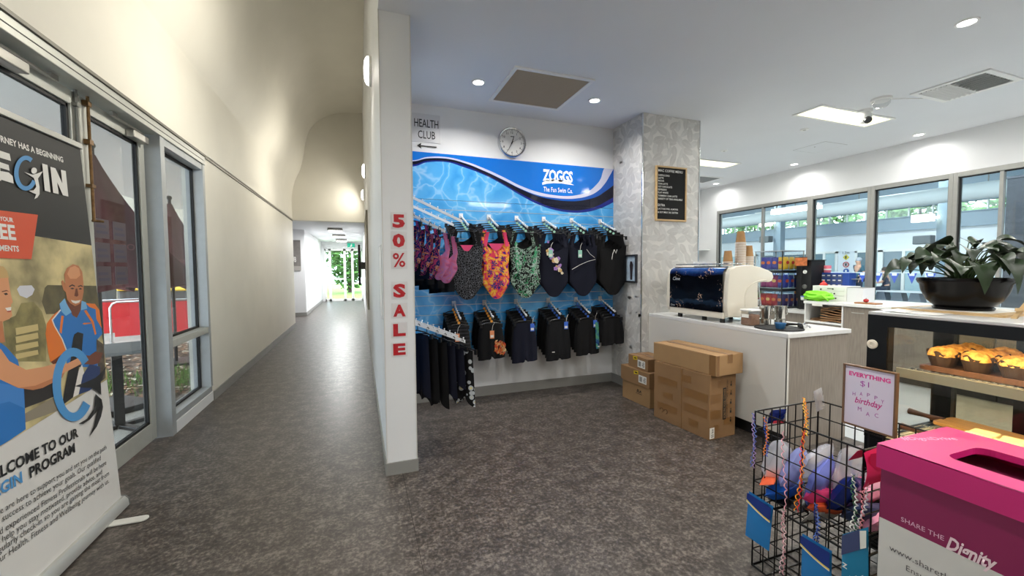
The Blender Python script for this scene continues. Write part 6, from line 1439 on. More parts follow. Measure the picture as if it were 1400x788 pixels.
M_lily = mat('lily_leaf', (24, 38, 20), .42, col2=(38, 56, 30), var=.1, scale=12); M_stem = mat('lily_stem', (58, 78, 40), .5)
rs = random.Random(12); zs_ = zp0+hp_*.9
def lily(base, tip_dir, out, rise, ln, wd, droop, roll):
    """stem that rises and leans out, then a broad pointed leaf that hangs over"""
    b = Vector(base); d = Vector(tip_dir).normalized(); k = b+d*out+Vector((0, 0, rise))
    st = [b*(1-t)**2+(b+d*out*.25+Vector((0, 0, rise*.8)))*2*t*(1-t)+k*t*t for t in [i/6 for i in range(7)]]
    obj('stem', MB().tube(st, [.0038-.0003*i for i in range(7)], 5), M_stem, pp, smooth=60)
    s = Vector((-d.y, d.x, 0)); cr, sr = math.cos(roll), math.sin(roll); wv = rs.uniform(0, 6)
    def fn(u, v):
        a = 2*u-1; w_ = wd*(math.sin(PI*v**.62)**.75)*(1-.45*v)*1.25 if 0 < v < 1 else 0
        c = k+d*(ln*(v-.42*droop*v*v))+Vector((0, 0, ln*(.32*v-.85*droop*v*v)))
        lift = (abs(a)**1.3*.38+.10*math.sin(9*v+wv)*a)*w_
        return c+s*(a*w_*cr)+Vector((0, 0, lift+a*w_*sr))
    obj('leaf', MB().grid(fn, 6, 12), M_lily, pp, smooth=80)
rt = Vector((_r.x, _r.y, 0)).normalized(); fw_ = Vector((_f.x, _f.y, 0)).normalized(); NL = 44
for k in range(NL):
    a = k*2.39996+rs.uniform(-.25, .25); q = (k+.5)/NL
    d = rt*math.cos(a)*1.25+fw_*math.sin(a)*.8
    out = rp_*(.15+1.0*q)*rs.uniform(.8, 1.15); rise = rp_*(1.05-.62*q)*rs.uniform(.75, 1.15)
    lily(Vector((pc.x, pc.y, zs_))+d*rp_*.3*rs.random(), d, out, rise, rp_*rs.uniform(.6, .95), rp_*rs.uniform(.22, .33), rs.uniform(.45, 1.15), rs.uniform(-.6, .6))
for a_, o_ in ((.15, .95), (-.55, 1.0), (1.1, .9)):
    d = -fw_+rt*a_; lily(Vector((pc.x, pc.y, zs_)), d, rp_*o_*.8, rp_*.45, rp_*.95, rp_*.30, 1.35, rs.uniform(-.2, .2))
pa = PZ(FZT, 1225, 421)
t = thing('paper_sheet', 'white paper sheet lying on the fridge top end', 'paper', (2.42, 1.12, FZT)); obj('sheet', MB().grid(lambda u, v: (2.27+.22*u, 1.02+.20*v, FZT+.002+.006*(v**3)), 6, 6), M_tag, t)
obj('fold', MB().box(2.27, 1.118, FZT+.0022, 2.49, 1.1195, FZT+.0035), M_skirt, t)
ea = PZ(FZT, 1384, 430)
t = thing('easel_sign', 'small wooden easel standing on the fridge top', 'easel', (2.42, ea.y*0+PX(2.42, 1388, 425).y, FZT)); eo = Vector((2.42, PX(2.42, 1388, 425).y, FZT))
obj('leg', MB().prism([eo+Vector((0, .012, 0)), eo+Vector((0, -.004, 0)), eo+Vector((.02, -.064, .13)), eo+Vector((.02, -.048, .13))], (.012, 0, 0)), M_pine, t)
obj('leg', MB().prism([eo+Vector((0, -.14, 0)), eo+Vector((0, -.124, 0)), eo+Vector((.02, -.048, .13)), eo+Vector((.02, -.064, .13))], (.012, 0, 0)), M_pine, t)
obj('crossbar', MB().box(eo.x-.004, eo.y-.12, FZT+.03, eo.x+.012, eo.y, FZT+.042), M_pine, t)
# ------------------------------------------------------------------ back bench under the pool windows
BXF = 6.0; ZBT = .912; ZLB_ = .745
yL, yC = PX(BXF, 1100, 413).y, PX(BXF, 1153, 416).y; XE = XW-.012
wt = thing('bench_worktop', 'pale continuous worktop under the pool windows', 'worktop', (6.4, 2.0, ZBT-.035))
obj('slab', MB().box(BXF-.02, -.6, ZBT-.035, XE, yL, ZBT), M_stone, wt, bevel=.003); obj('edge_strip', MB().box(BXF-.021, -.6, ZBT-.033, BXF-.02, yL, ZBT-.004), mat('edge_white', (236, 236, 234), .3), wt)
yd = yC-.004
for i in range(6):
    y1 = yd-i*.47
    u = thing('base_cabinet', 'grey oak base cabinet beside the open white cubby' if i == 0 else 'grey oak base cabinet hidden behind the cake fridge', 'cabinet', (6.4, y1-.23, 0), group=None if i == 0 else 'base cabinets behind the fridge')
    obj('carcass', MB().box(BXF+.02, y1-.46, .1, XE, y1, ZBT-.037), mat('white_laminate'), u); obj('kick', MB().box(BXF+.08, y1-.46, 0, XE-.1, y1, .1), mat('kick_black'), u)
    dr = obj('door', MB().box(BXF, y1-.455, .105, BXF+.02, y1-.003, ZBT-.045), M_wood, u, bevel=.002)
    obj('handle', MB().tube([(BXF, y1-.10, .80), (BXF-.025, y1-.12, .80), (BXF-.025, y1-.22, .80), (BXF, y1-.24, .80)], .005, 6), M_alu, dr, smooth=60)
# open white cubby at the end of the run
cb0, cb1, w_ = yC, yL, .018; zb_ = PX(BXF, 1151, 446).z
cu = thing('open_cubby', 'white open cubby with paper bags at the end of the bench', 'shelf unit', (BXF+.3, (cb0+cb1)/2, 0))
obj('side', MB().box(BXF, cb0, .1, BXF+.5, cb0+w_, ZBT-.036), M_white, cu); obj('side', MB().box(BXF, cb1-w_, .1, BXF+.5, cb1, ZBT-.036), M_white, cu)
obj('shelf', MB().box(BXF, cb0+w_, zb_, BXF+.5, cb1-w_, zb_+.025), M_white, cu); obj('back', MB().box(BXF+.48, cb0+w_, zb_, BXF+.5, cb1-w_, ZBT-.036), M_white, cu)
obj('drawer_front', MB().box(BXF+.002, cb0+w_, .105, BXF+.02, cb1-w_, zb_-.01), M_wood, cu); obj('label_strip', MB().box(BXF-.022, cb1-.26, ZBT-.06, BXF-.02, cb1-.12, ZBT-.03), M_tag, cu)
M_bag = mat('brown_paper', (120, 84, 52), .8, var=.15, scale=20)
for k in range(8):
    y0 = cb0+.03; h = .014
    t = thing('paper_bag', 'folded brown paper bag, %s from the bottom of the cubby stack' % nth(k), 'bag', (BXF+.2, y0+.13, zb_+.026+k*.027), group='paper bags in the cubby')
    obj('sheet', MB().grid(lambda u, v: (BXF+.03+.3*v, y0+.28*u, zb_+.03+k*.027+.012*math.sin(PI*u*1.3+k)+.004*math.sin(7*v+k)), 10, 4), M_bag, t, smooth=60); obj('fold', MB().grid(lambda u, v: (BXF+.03+.01*v, y0+.28*u, zb_+.034+k*.027+.012*math.sin(PI*u*1.3+k)+.010*v), 10, 2), mat('brown_paper_pale', (168, 128, 88), .8), t, smooth=60)
for k in range(3):
    t = thing('paper_bag', 'flat brown paper bag, %s from the bottom at the cubby side' % nth(k), 'bag', (BXF+.2, cb1-.13, zb_+.026+k*.012), group='flat paper bags in the cubby')
    obj('sheet', MB().grid(lambda u, v: (BXF+.04+.3*v, cb1-.25+.2*u, zb_+.03+k*.012+.010*math.sin(PI*u*1.6+2*k)), 8, 4), M_bag, t, smooth=60); obj('fold', MB().box(BXF+.04, cb1-.24, zb_+.028+k*.012, BXF+.05, cb1-.06, zb_+.031+k*.012), mat('brown_paper_pale'), t)
# lower bench to the far side
lo = thing('low_bench', 'low grey oak bench with white top beyond the cubby', 'bench cabinet', (6.5, 5.4, 0)); ZLB = .745
obj('benchtop', MB().box(6.1, yL+.01, ZLB-.04, XW-.012, YE-.01, ZLB), M_stone, lo, bevel=.003); obj('front', MB().box(6.13, yL+.01, .1, 6.16, YE-.01, ZLB-.04), M_wood, lo); obj('kick', MB().box(6.2, yL+.02, 0, XW-.1, YE-.01, .1), mat('kick_black'), lo)
obj('carcass', MB().box(6.16, yL+.01, .1, XW-.012, YE-.01, ZLB-.04), mat('white_laminate'), lo)
# snack stand
sc_ = PZ(ZLB, 1066, 424); sx, sy = 6.42, PX(6.42, 1064, 400).y
M_acr = glass('acrylic', (.95, .97, .98), ior=1.45, gloss=.04)
ss = thing('snack_stand', 'clear acrylic three tier snack stand on the low bench', 'display stand', (sx, sy, ZLB)); hw = .235
zt_ = [ZLB+.01, ZLB+.31, ZLB+.60]; ztop = ZLB+.90
obj('base', MB().box(sx-hw-.02, sy-hw-.02, ZLB, sx+hw+.02, sy+hw+.02, ZLB+.02), M_black, ss, bevel=.004)
for z in zt_[1:]: obj('tier', MB().box(sx-hw, sy-hw, z-.045, sx+hw, sy+hw, z), mat('tier_smoke', (40, 42, 46), .3), ss, bevel=.003)
obj('top', MB().box(sx-hw-.01, sy-hw-.01, ztop, sx+hw+.01, sy+hw+.01, ztop+.012), mat('top_smoke', (150, 156, 160), .2), ss)
for a, b in ((-1, -1), (1, -1), (1, 1), (-1, 1)): obj('corner_post', MB().cyl((sx+a*hw, sy+b*hw, ZLB+.02), (sx+a*hw, sy+b*hw, ztop), .008), M_black if (a, b) == (-1, -1) else M_alu, ss)
for a in range(4):
    Rm = Matrix.Translation((sx, sy, 0)) @ Matrix.Rotation(a*PI/2, 4, 'Z')
    obj('panel', MB().box(-hw, -hw-.003, ZLB+.02, hw, -hw, ztop).xf(Rm), M_acr, ss)
SN = [[((60, 66, 160), (226, 120, 50)), ((70, 80, 170), (220, 110, 60)), ((60, 66, 160), (230, 130, 60)), ((236, 190, 60), (200, 50, 50))],
      [((150, 40, 110), (230, 190, 90)), ((170, 50, 120), (226, 180, 90)), ((160, 44, 104), (240, 200, 120)), ((56, 70, 160), (220, 90, 60))],
      [((196, 50, 56), (230, 120, 60)), ((206, 60, 50), (240, 200, 120)), ((190, 44, 60), (226, 140, 70)), ((70, 60, 110), (210, 120, 70))]]
tn = ('bottom', 'middle', 'top')
for lv in range(3):
    for k in range(7):
        c1, c2 = SN[2-lv][min(k, 3) if k < 4 else 3]
        if k < 4: x, y, rz = sx-hw+.07, sy+hw-.10-k*.10, math.radians(-90)
        else: x, y, rz = sx-hw+.15+(k-4)*.12, sy-hw+.05, 0
        z = zt_[lv]+.012
        lab = 'snack packet facing the coffee machine on the %s tier of the acrylic stand' % tn[lv] if k < 4 else 'snack packet facing the cake fridge on the %s tier of the acrylic stand' % tn[lv]
        t = thing('snack_packet', lab, 'snack packet', (x, y, z), rz, group=lab.replace('snack packet', 'packets'))
        o = MB()
        for s in (-1, 1):
            fn = lambda u, v: ((2*u-1)*.05, s*.022*math.sqrt(max(0, (1-(2*u-1)**4)*(1-(2*v-1)**4))), .20*v)
            o.grid(fn if s < 0 else (lambda u, v: fn(1-u, v)), 6, 8)
        b = obj('wrapper', o, mat('pkt%d_%d_%d' % c1, c1, .3), t, smooth=60, world=False); obj('logo_patch', MB().lathe([(0, 0), (.034, 0), (.034, .001)], n=14).xf(Matrix.Translation((0, -.0245, .11)) @ Matrix.Rotation(PI/2, 4, 'X') @ Matrix.Scale(.75, 4, (0, 1, 0))), mat('pkp%d_%d_%d' % c2, c2, .4), b, world=False)
# black cabinet
XK = 6.38
a, b = PX(XK, 1089, 356), PX(XK, 1108, 410); yk1, yk0 = a.y, b.y; zk1 = PX(XK, 1105, 356.5).z; xk1 = min(XW-.06, PY(yk0, 1127, 400).x)
t = thing('black_cabinet', 'upright black metal cabinet with two round dials on the bench', 'cabinet', (6.5, (yk0+yk1)/2, ZBT))
if yk1 > yL: obj('foot_block', MB().box(XK+.02, yL+.01, ZLB_, xk1-.02, yk1-.02, ZBT), M_black, t)
obj('body', MB().box(XK, yk0, ZBT, xk1, yk1, zk1), M_black, t, bevel=.006); obj('lip', MB().box(XK-.012, yk0-.01, zk1, xk1+.01, yk1+.01, zk1+.012), M_black, t)
for z, r, m in ((PX(XK, 1099, 372).z, .028, M_white), (PX(XK, 1099, 392).z, .034, M_alud)):
    y = yk0+.09; obj('dial', MB().lathe([(r, 0), (r, .012), (r*.75, .016), (r*.7, .010), (0, .010)], n=24).xf(Matrix.Translation((XK, y, z)) @ Matrix.Rotation(-PI/2, 4, 'Y')), m, t, smooth=40)
obj('hinge', MB().box(XK-.015, yk1-.005, ZBT+.3, XK+.02, yk1+.02, ZBT+.36), M_black, t)
t = thing('sandwich_card', 'small orange food picture card beside the black cabinet', 'card', (6.32, yk1+.02, 1.36)); q = PX(6.34, 1095, 358)
obj('card', MB().box(6.34, q.y-.09, q.z-.065, 6.346, q.y+.09, q.z+.065), mat('card_orange', (196, 110, 60), .5, var=.3, scale=20), t); obj('border', MB().box(6.337, q.y-.095, q.z-.07, 6.342, q.y+.095, q.z-.06).box(6.337, q.y-.095, q.z+.06, 6.342, q.y+.095, q.z+.07), mat('card_dark', (70, 40, 28), .5), t)
obj('stem', MB().box(6.342, q.y-.008, ZLB, 6.35, q.y+.008, q.z-.06), M_black, t)
# orange cup/bottle and pale tub by the stand
q = PX(6.75, 1090, 410); t = thing('orange_carton', 'tall orange carton beside the snack stand', 'carton', (6.75, q.y, ZLB)); obj('box', MB().box(6.72, q.y-.035, ZLB, 6.78, q.y+.035, ZLB+.36), mat('carton_orange', (236, 140, 40), .4), t, bevel=.004); obj('top_fold', MB().prism([(6.72, q.y-.035, ZLB+.36), (6.78, q.y-.035, ZLB+.36), (6.75, q.y-.035, ZLB+.40)], (0, .07, 0)), mat('carton_orange'), t)
q = PZ(ZBT, 1095, 411); q = Vector((6.1, PX(6.1, 1097, 408).y-.02, ZBT)); t = thing('lidded_tub', 'little white tub with blue lid beside the green bag', 'tub', q); obj('tub', MB().lathe([(.032, 0), (.036, .004), (.038, .045), (.0, .046)], q, 20), M_white, t, smooth=40); obj('lid', MB().lathe([(.040, .045), (.040, .058), (0, .06)], q, 20), mat('lid_blue', (90, 130, 190), .4), t, smooth=40)
# lime bag
q = Vector((6.12, PX(6.12, 1118, 408).y, ZBT)); t = thing('lime_bag', 'crumpled lime green fabric bag on the bench', 'bag', q)
rs = random.Random(9)
def blob(u, v):
    a = u*2*PI; b = (v-.5)*PI; n_ = noise.noise(Vector((2.2*math.cos(a)*math.cos(b), 2.2*math.sin(a)*math.cos(b), 2.5*math.sin(b)+3)))
    r = 1+.38*n_; return (q.x+.10*r*math.cos(b)*math.cos(a), q.y+.19*r*math.cos(b)*math.sin(a), max(ZBT+.001, q.z+.07+.075*r*math.sin(b)))
obj('bag', MB().grid(blob, 28, 16), mat('lime_fabric', (130, 220, 40), .6), t, smooth=35)
obj('strap', MB().tube([(q.x-.08, q.y-.1, ZBT+.09), (q.x-.1, q.y-.17, ZBT+.05), (q.x-.09, q.y-.2, ZBT+.012)], .008, 6), mat('lime_fabric'), t, smooth=60)
# white stationery boxes
XT = 6.3; a, b = PX(XT, 1111, 396), PX(XT, 1157, 411); ys0, ys1 = b.y, a.y; z1 = ZBT+.21
t = thing('white_drawer_box', 'low white drawer box with black knobs behind the green bag', 'drawer box', (XT+.15, (ys0+ys1)/2, ZBT)); obj('case', MB().box(XT, ys0, ZBT, XT+.3, ys1, z1), M_white, t, bevel=.003)
for k in range(3):
    d = obj('drawer', MB().box(XT-.006, ys0+.02, ZBT+.012+k*.065, XT, ys0+.30, ZBT+.07+k*.065), M_white, t, bevel=.002); obj('knob', MB().sphere((XT-.012, ys0+.13+.02*k, ZBT+.04+k*.065), .011, 8, 6), M_black, d); obj('label', MB().box(XT-.0075, ys0+.18, ZBT+.035+k*.065, XT-.006, ys0+.25, ZBT+.05+k*.065), M_skirt, d)
obj('knob', MB().sphere((XT-.006, ys1-.12, z1-.05), .011, 8, 6), M_black, t)
a, b = PX(XT, 1156, 395), PX(XT, 1180, 411); t = thing('white_carton', 'plain white carton beside the white drawer box', 'carton', (XT+.12, (a.y+b.y)/2, ZBT)); obj('case', MB().box(XT, b.y+.005, ZBT, XT+.25, ys0-.006, ZBT+.20), mat('carton_white', (224, 226, 230), .5), t, bevel=.003); obj('flap_line', MB().box(XT-.001, b.y+.005, ZBT+.196, XT+.25, ys0-.006, ZBT+.2005), M_skirt, t)
# drawer organiser
XO = 6.62; a, b = PX(XO, 1122, 373), PX(XO, 1153, 392); yo1, yo0, zo1 = a.y, b.y, a.z
t = thing('drawer_organiser', 'blue parts organiser with rows of small clear drawers', 'organiser', (XO+.08, (yo0+yo1)/2, ZBT)); obj('case', MB().box(XO, yo0-.07, ZBT, XO+.16, yo1, zo1), mat('organiser_blue', (34, 70, 150), .4), t, bevel=.003)
nr, nc = 5, 4; zlo = zo1-.36
for i in range(nr):
    for j in range(nc):
        y0 = yo0+.01+j*(yo1-yo0-.02)/nc; z0 = zlo+i*.07
        d = obj('drawer', MB().box(XO-.006, y0+.005, z0, XO, y0+(yo1-yo0-.02)/nc-.005, z0+.058), mat('drawer_smoke', (70, 84, 120), .3), t); obj('pull', MB().box(XO-.014, y0+.02, z0+.032, XO-.006, y0+(yo1-yo0-.02)/nc-.02, z0+.046), M_white, d)
q = PX(XO+.08, 1131, 371); t = thing('pink_pot', 'small pink patterned pot on top of the drawer organiser', 'pot', (XO+.08, q.y, zo1)); obj('pot', MB().lathe([(.04, 0), (.048, .01), (.05, .10), (.044, .11), (.04, .10), (0, .1)], (XO+.08, q.y, zo1), 20), mat('pot_pink', (232, 120, 140), .5), t, smooth=40); obj('band', MB().lathe([(.0505, .04), (.0515, .06)], (XO+.08, q.y, zo1), 20), M_white, t, smooth=40)
q = PX(6.5, 1129, 394); t = thing('red_ornament', 'small red ornament on the white drawer box', 'ornament', (6.45, q.y, z1)); obj('body', MB().lathe([(.05, 0), (.055, .01), (.03, .04), (0, .06)], (6.45, q.y, z1), 16), mat('ornament_red', (200, 50, 44), .5), t, smooth=40); obj('tip', MB().sphere((6.45, q.y, z1+.062), .012), mat('ornament_red'), t)
q = PX(6.72, 1159, 392); t = thing('clear_bin', 'clear plastic bin beside the drawer organiser', 'bin', (6.75, q.y, ZBT)); obj('bin', MB().box(6.68, q.y-.11, ZBT+.001, 6.82, q.y+.07, ZBT+.30), glass('clear_bin_plastic', (.86, .9, .92)), t, bevel=.01, smooth=40); obj('lid', MB().box(6.67, q.y-.12, ZBT+.30, 6.83, q.y+.08, ZBT+.31), M_alu, t)
# chopping board on bench
q = Vector((6.18, PX(6.18, 1184, 414).y, ZBT)); t = thing('chopping_board', 'small wooden board on the bench by the window post', 'board', q); obj('board', MB().box(q.x-.07, q.y-.15, ZBT, q.x+.07, q.y+.10, ZBT+.018), mat('board_wood', (160, 112, 76), .5), t, bevel=.005); obj('hole', MB().cyl((q.x, q.y+.08, ZBT+.018), (q.x, q.y+.08, ZBT+.0185), .01), M_black, t)
t = thing('tomato', 'red tomato on the small wooden board', 'tomato', (q.x, q.y-.0, ZBT+.019)); obj('fruit', MB().sphere((q.x, q.y, ZBT+.042), .03, 14, 10, sc=(1, 1, .8)), mat('tomato_red', (170, 36, 40), .3), t, smooth=60); obj('stalk', MB().cyl((q.x, q.y, ZBT+.064), (q.x, q.y, ZBT+.074), .004), M_stem, t)
# flowers by the coffee machine
q = Vector((6.25, PX(6.25, 1035, 405).y, ZLB)); t = thing('flower_pot', 'small pot of pink flowers behind the coffee machine', 'plant', q)
obj('pot', MB().lathe([(.05, 0), (.06, .1), (.055, .1), (0, .09)], q, 20), M_white, t, smooth=40)
for k in range(14):
    a = k*2.4; d = Vector((math.cos(a)*.07, math.sin(a)*.07, .18+.02*(k % 5))); obj('leaf', MB().poly([q+Vector((0, 0, .1)), q+d*.6+Vector((.02, 0, .05)), q+d+Vector((0, 0, .08)), q+d*.6-Vector((.02, 0, -.05))]), mat('pot_leaf', (96, 140, 60), .6), t)
    if k % 3 == 0: obj('flower', MB().sphere(q+d*.9+Vector((-.03, 0, -.02)), .03, 8, 6), M_pk, t, smooth=60)
# wall shelf at the far end
q = PY(YE, 960, 340)
t = thing('wall_shelf', 'small white angled shelf on the far cafe wall', 'shelf', (6.7, YE, 1.5)); 
za, zb2 = PY(YE, 972, 342).z, PY(YE, 960, 330).z; xe = PY(YE, 974, 342).x
obj('shelf', MB().box(5.6, YE-.30, za-.02, xe, YE, za), M_white, t); obj('bracket', MB().prism([(xe-.02, YE, za), (xe-.02, YE-.28, za), (xe-.02, YE, za+.30)], (.02, 0, 0)), M_white, t)
# ------------------------------------------------------------------ pull-up banner
ybR = 3.03; BW = .85
P0 = Vector((-1.345, ybR, .065)); P1 = Vector((-1.45, ybR, 2.09))
BU = (P1-P0).normalized(); BR = Vector((0, 1, 0)); BN = BR.cross(BU)   # towards the corridor
bn = thing('pull_up_banner', 'black and white roll up fitness banner with printed photo standing by the glass doors', 'banner', (-1.36, ybR-BW/2, 0))
HB = (P1-P0).length
def bp(x, y): return PN(P0, BN, x, y)
def L2(v, h): return P0-BR*(BW-v)+BU*h           # v from the far (left) edge, h up the banner
M_bw = mat('banner_white', (214, 212, 208), .5, var=.01, scale=8); M_bb = mat('banner_black', (20, 19, 19), .5); M_bblue = mat('banner_blue', (76, 146, 204), .45)
cl = obj('cloth', MB().grid(lambda u, v: L2(BW*u, HB*v)-BN*(.0025), 4, 20), M_bw, bn)
LAY = [.0]
def decal(name, pts, m, par=None, hole=None):
    """flat print layer; pixel outline laid on the banner cloth"""
    LAY[0] += .00006
    P = [bp(x, y)+BN*LAY[0] for x, y in pts]
    for p in P: 
        v = p.y
        if v > ybR: p.y = ybR
        if v < ybR-BW: p.y = ybR-BW
    a = sum(((P[i].y*P[(i+1) % len(P)].z-P[(i+1) % len(P)].y*P[i].z) for i in range(len(P))))
    if a < 0: P = P[::-1]
    return obj(name, MB().poly(P), m, par or cl)
def z2(ox, oy, s): return lambda *pts: [(ox+x/s, oy+y/s) for x, y in pts]
# black top
tl, tr = L2(0, HB), L2(BW, HB)
p_l = bp(30, 321); 
LAY[0] += .0001
def edge_h(x, y): q = bp(x, y); return (q-P0).dot(BU)
hR, hM = edge_h(126, 336), edge_h(48, 323)
yR_, yM_ = bp(126, 336).y, bp(48, 323).y
slope = (hR-hM)/(yR_-yM_)
hL = hM+slope*(ybR-BW-yM_); hRR = hM+slope*(ybR-yM_)
obj('black_print', MB().poly([L2(0, hL)+BN*.0004, L2(BW, hRR)+BN*.0004, L2(BW, HB)+BN*.0004, L2(0, HB)+BN*.0004]), M_bb, cl)
# photo area: from the slanted white edge to the black
h1, h2 = edge_h(2, 610), edge_h(146.5, 519); y1_, y2_ = bp(2, 610).y, bp(146.5, 519).y
s2_ = (h2-h1)/(y2_-y1_); hl, hr = h1+s2_*(ybR-BW-y1_), h1+s2_*(ybR-y1_)
obj('photo_print', MB().poly([L2(0, max(.3, hl))+BN*.0003, L2(BW, hr)+BN*.0003, L2(BW, hRR)+BN*.0003, L2(0, hL)+BN*.0003]), mat('gym_blur', (150, 138, 98), .45, col2=(196, 180, 130), var=.25, scale=5), cl)
LAY[0] = .0006
A = z2(0, 350, 5.256); Bz = z2(0, 460, 5.256); T = z2(0, 160, 6.058); G = z2(0, 280, 3.03)
M_dk = mat('print_shadow', (70, 64, 48), .5); M_tan = mat('print_tan', (196, 176, 120), .5)
decal('gym_shape', A((320, 230), (340, 210), (700, 215), (745, 300), (760, 400), (330, 420), (300, 330)), mat('print_olive', (92, 84, 56), .5, var=.3, scale=12))
decal('gym_shape', A((20, 470), (110, 430), (150, 340), (240, 330), (300, 400), (330, 500), (330, 760), (60, 760)), mat('print_olive_b', (128, 118, 74), .5, var=.35, scale=14))
for k in range(4): decal('gym_shape', A((110, 520+k*62), (270, 490+k*62), (275, 535+k*58), (115, 570+k*58)), M_tan)
decal('lamp_shape', A((120, 240), (140, 215), (225, 212), (247, 240), (230, 280), (190, 305), (140, 285)), mat('print_lamp', (206, 206, 214), .5))
decal('gym_shape', Bz((160, 380), (330, 300), (390, 330), (420, 420), (300, 470), (170, 520)), mat('print_charcoal', (40, 36, 34), .5))
decal('gym_shape', Bz((170, 560), (400, 430), (430, 530), (180, 620)), mat('print_grey', (140, 130, 112), .5))
SK = mat('print_skin', (186, 118, 76), .5); SKd = mat('print_skin_dark', (112, 58, 34), .5); SKl = mat('print_skin_light', (214, 150, 106), .5); OR = mat('print_orange', (222, 116, 36), .5); PB = mat('print_polo_blue', (34, 112, 186), .5); PLB = mat('print_pale_blue', (112, 170, 214), .5); WH = mat('print_offwhite', (226, 220, 212), .5); BKp = mat('print_black', (22, 20, 20), .5)
# man in polo
decal('arm', A((355, 755), (470, 680), (500, 700), (440, 765), (400, 800)), SKd)
decal('polo', A((425, 345), (460, 310), (500, 370), (545, 450), (585, 345), (620, 350), (690, 380), (722, 480), (735, 560), (700, 600), (695, 700), (700, 800), (480, 800), (470, 680), (440, 600), (380, 480), (370, 450), (430, 390)), PB)
decal('sleeve', A((430, 385), (375, 430), (335, 485), (325, 560), (345, 700), (360, 765), (390, 745), (472, 685), (440, 600), (385, 505), (368, 460)), OR)
decal('sleeve', A((612, 340), (680, 345), (715, 390), (730, 460), (736, 520), (690, 455), (685, 385), (640, 368)), OR)
decal('piping', A((430, 385), (368, 460), (385, 505), (440, 600), (472, 685), (480, 680), (448, 598), (394, 505), (378, 462), (436, 392)), WH)
decal('stripe', A((438, 430), (456, 432), (440, 560), (424, 548)), OR); decal('stripe', A((600, 395), (618, 390), (670, 470), (690, 560), (680, 570), (655, 480)), OR)
decal('neck', A((470, 330), (585, 330), (580, 385), (550, 445), (520, 430)), SKd)
decal('collar', A((425, 345), (462, 305), (476, 345), (512, 405), (470, 432), (440, 402)), PLB); decal('collar', A((583, 322), (616, 335), (624, 380), (578, 392)), PLB)
decal('ear', A((436, 185), (448, 175), (466, 200), (470, 262), (452, 245)), SK)
decal('head', A((464, 180), (458, 135), (478, 88), (520, 60), (562, 72), (588, 115), (596, 190), (598, 260), (586, 320), (562, 370), (535, 383), (505, 362), (478, 312), (468, 250)), SK)
decal('head_highlight', A((480, 130), (500, 85), (535, 72), (565, 92), (575, 140), (545, 165), (500, 165)), SKl)
decal('brow', A((492, 218), (515, 205), (536, 215), (534, 222), (514, 214), (495, 226)), BKp); decal('brow', A((556, 218), (578, 210), (592, 218), (590, 225), (577, 218), (558, 225)), BKp)
decal('eye', A((500, 236), (516, 229), (532, 236), (516, 241)), BKp); decal('eye', A((560, 238), (574, 231), (588, 238), (574, 243)), BKp)
decal('nose', A((540, 235), (552, 235), (560, 285), (548, 294), (530, 288)), SKd)
decal('mouth', A((505, 318), (540, 324), (575, 318), (565, 336), (540, 344), (518, 336)), WH)
decal('jaw_shadow', A((478, 312), (500, 340), (535, 362), (570, 345), (588, 315), (562, 370), (535, 383), (505, 362)), SKd)
decal('chest_logo', A((588, 490), (600, 482), (652, 480), (650, 487), (600, 494)), OR)
decal('bottle', A((522, 590), (530, 565), (555, 548), (595, 560), (588, 640), (575, 800), (500, 800), (512, 650)), BKp)
decal('machine_bars', Bz((690, 20), (745, 60), (755, 300), (720, 330), (690, 150)), mat('print_machine', (86, 74, 60), .5, var=.4, scale=30))
decal('machine_bars', Bz((500, 180), (540, 0), (585, 0), (560, 250), (520, 440), (440, 500), (470, 330)), BKp)
decal('machine_bars', Bz((560, 250), (585, 200), (600, 260), (560, 420), (520, 440)), WH)
decal('polo_shade', Bz((590, 280), (640, 200), (715, 220), (715, 330), (640, 390), (560, 420)), mat('print_navy', (30, 52, 100), .5))
decal('hands', Bz((545, 170), (580, 135), (640, 140), (680, 110), (735, 120), (710, 190), (670, 205), (590, 200), (550, 210)), SKd)
# woman at the cropped side
HR = mat('print_blonde', (196, 160, 104), .5)
decal('hair', A((-60, 60), (20, 78), (45, 110), (58, 160), (30, 170), (-60, 260), (-90, 200)), HR)
decal('face', A((-60, 200), (0, 160), (52, 158), (64, 235), (74, 290), (86, 332), (72, 352), (74, 390), (82, 430), (60, 455), (20, 470), (0, 490), (-60, 480)), SKl)
decal('eye', A((18, 272), (40, 266), (52, 276), (34, 284)), BKp); decal('brow', A((5, 255), (40, 246), (58, 256), (40, 254), (8, 262)), SKd); decal('mouth', A((30, 375), (74, 368), (72, 392), (45, 396)), WH); decal('mouth', A((40, 398), (74, 394), (70, 404), (50, 406)), mat('print_lip', (176, 88, 76), .5))
decal('neck', A((-80, 470), (10, 470), (20, 560), (30, 620), (-80, 640)), SK)
decal('singlet', Bz((-90, 20), (0, 50), (40, 80), (120, 170), (165, 370), (178, 670), (60, 750), (-90, 840)), PB)
decal('singlet_light', Bz((-60, 330), (60, 350), (160, 372), (172, 520), (60, 470), (-60, 500)), mat('print_mid_blue', (62, 128, 200), .5))
decal('arm', Bz((-80, 60), (0, 95), (60, 180), (180, 242), (300, 222), (400, 195), (470, 200), (560, 155), (578, 170), (555, 212), (460, 260), (380, 300), (250, 355), (130, 372), (0, 315), (-80, 280)), SKl)
decal('arm_shade', Bz((0, 315), (130, 372), (250, 355), (380, 300), (460, 260), (440, 300), (300, 372), (230, 388), (120, 372)), SK)
decal('fingers', Bz((540, 165), (575, 140), (580, 200), (550, 212)), SKl)
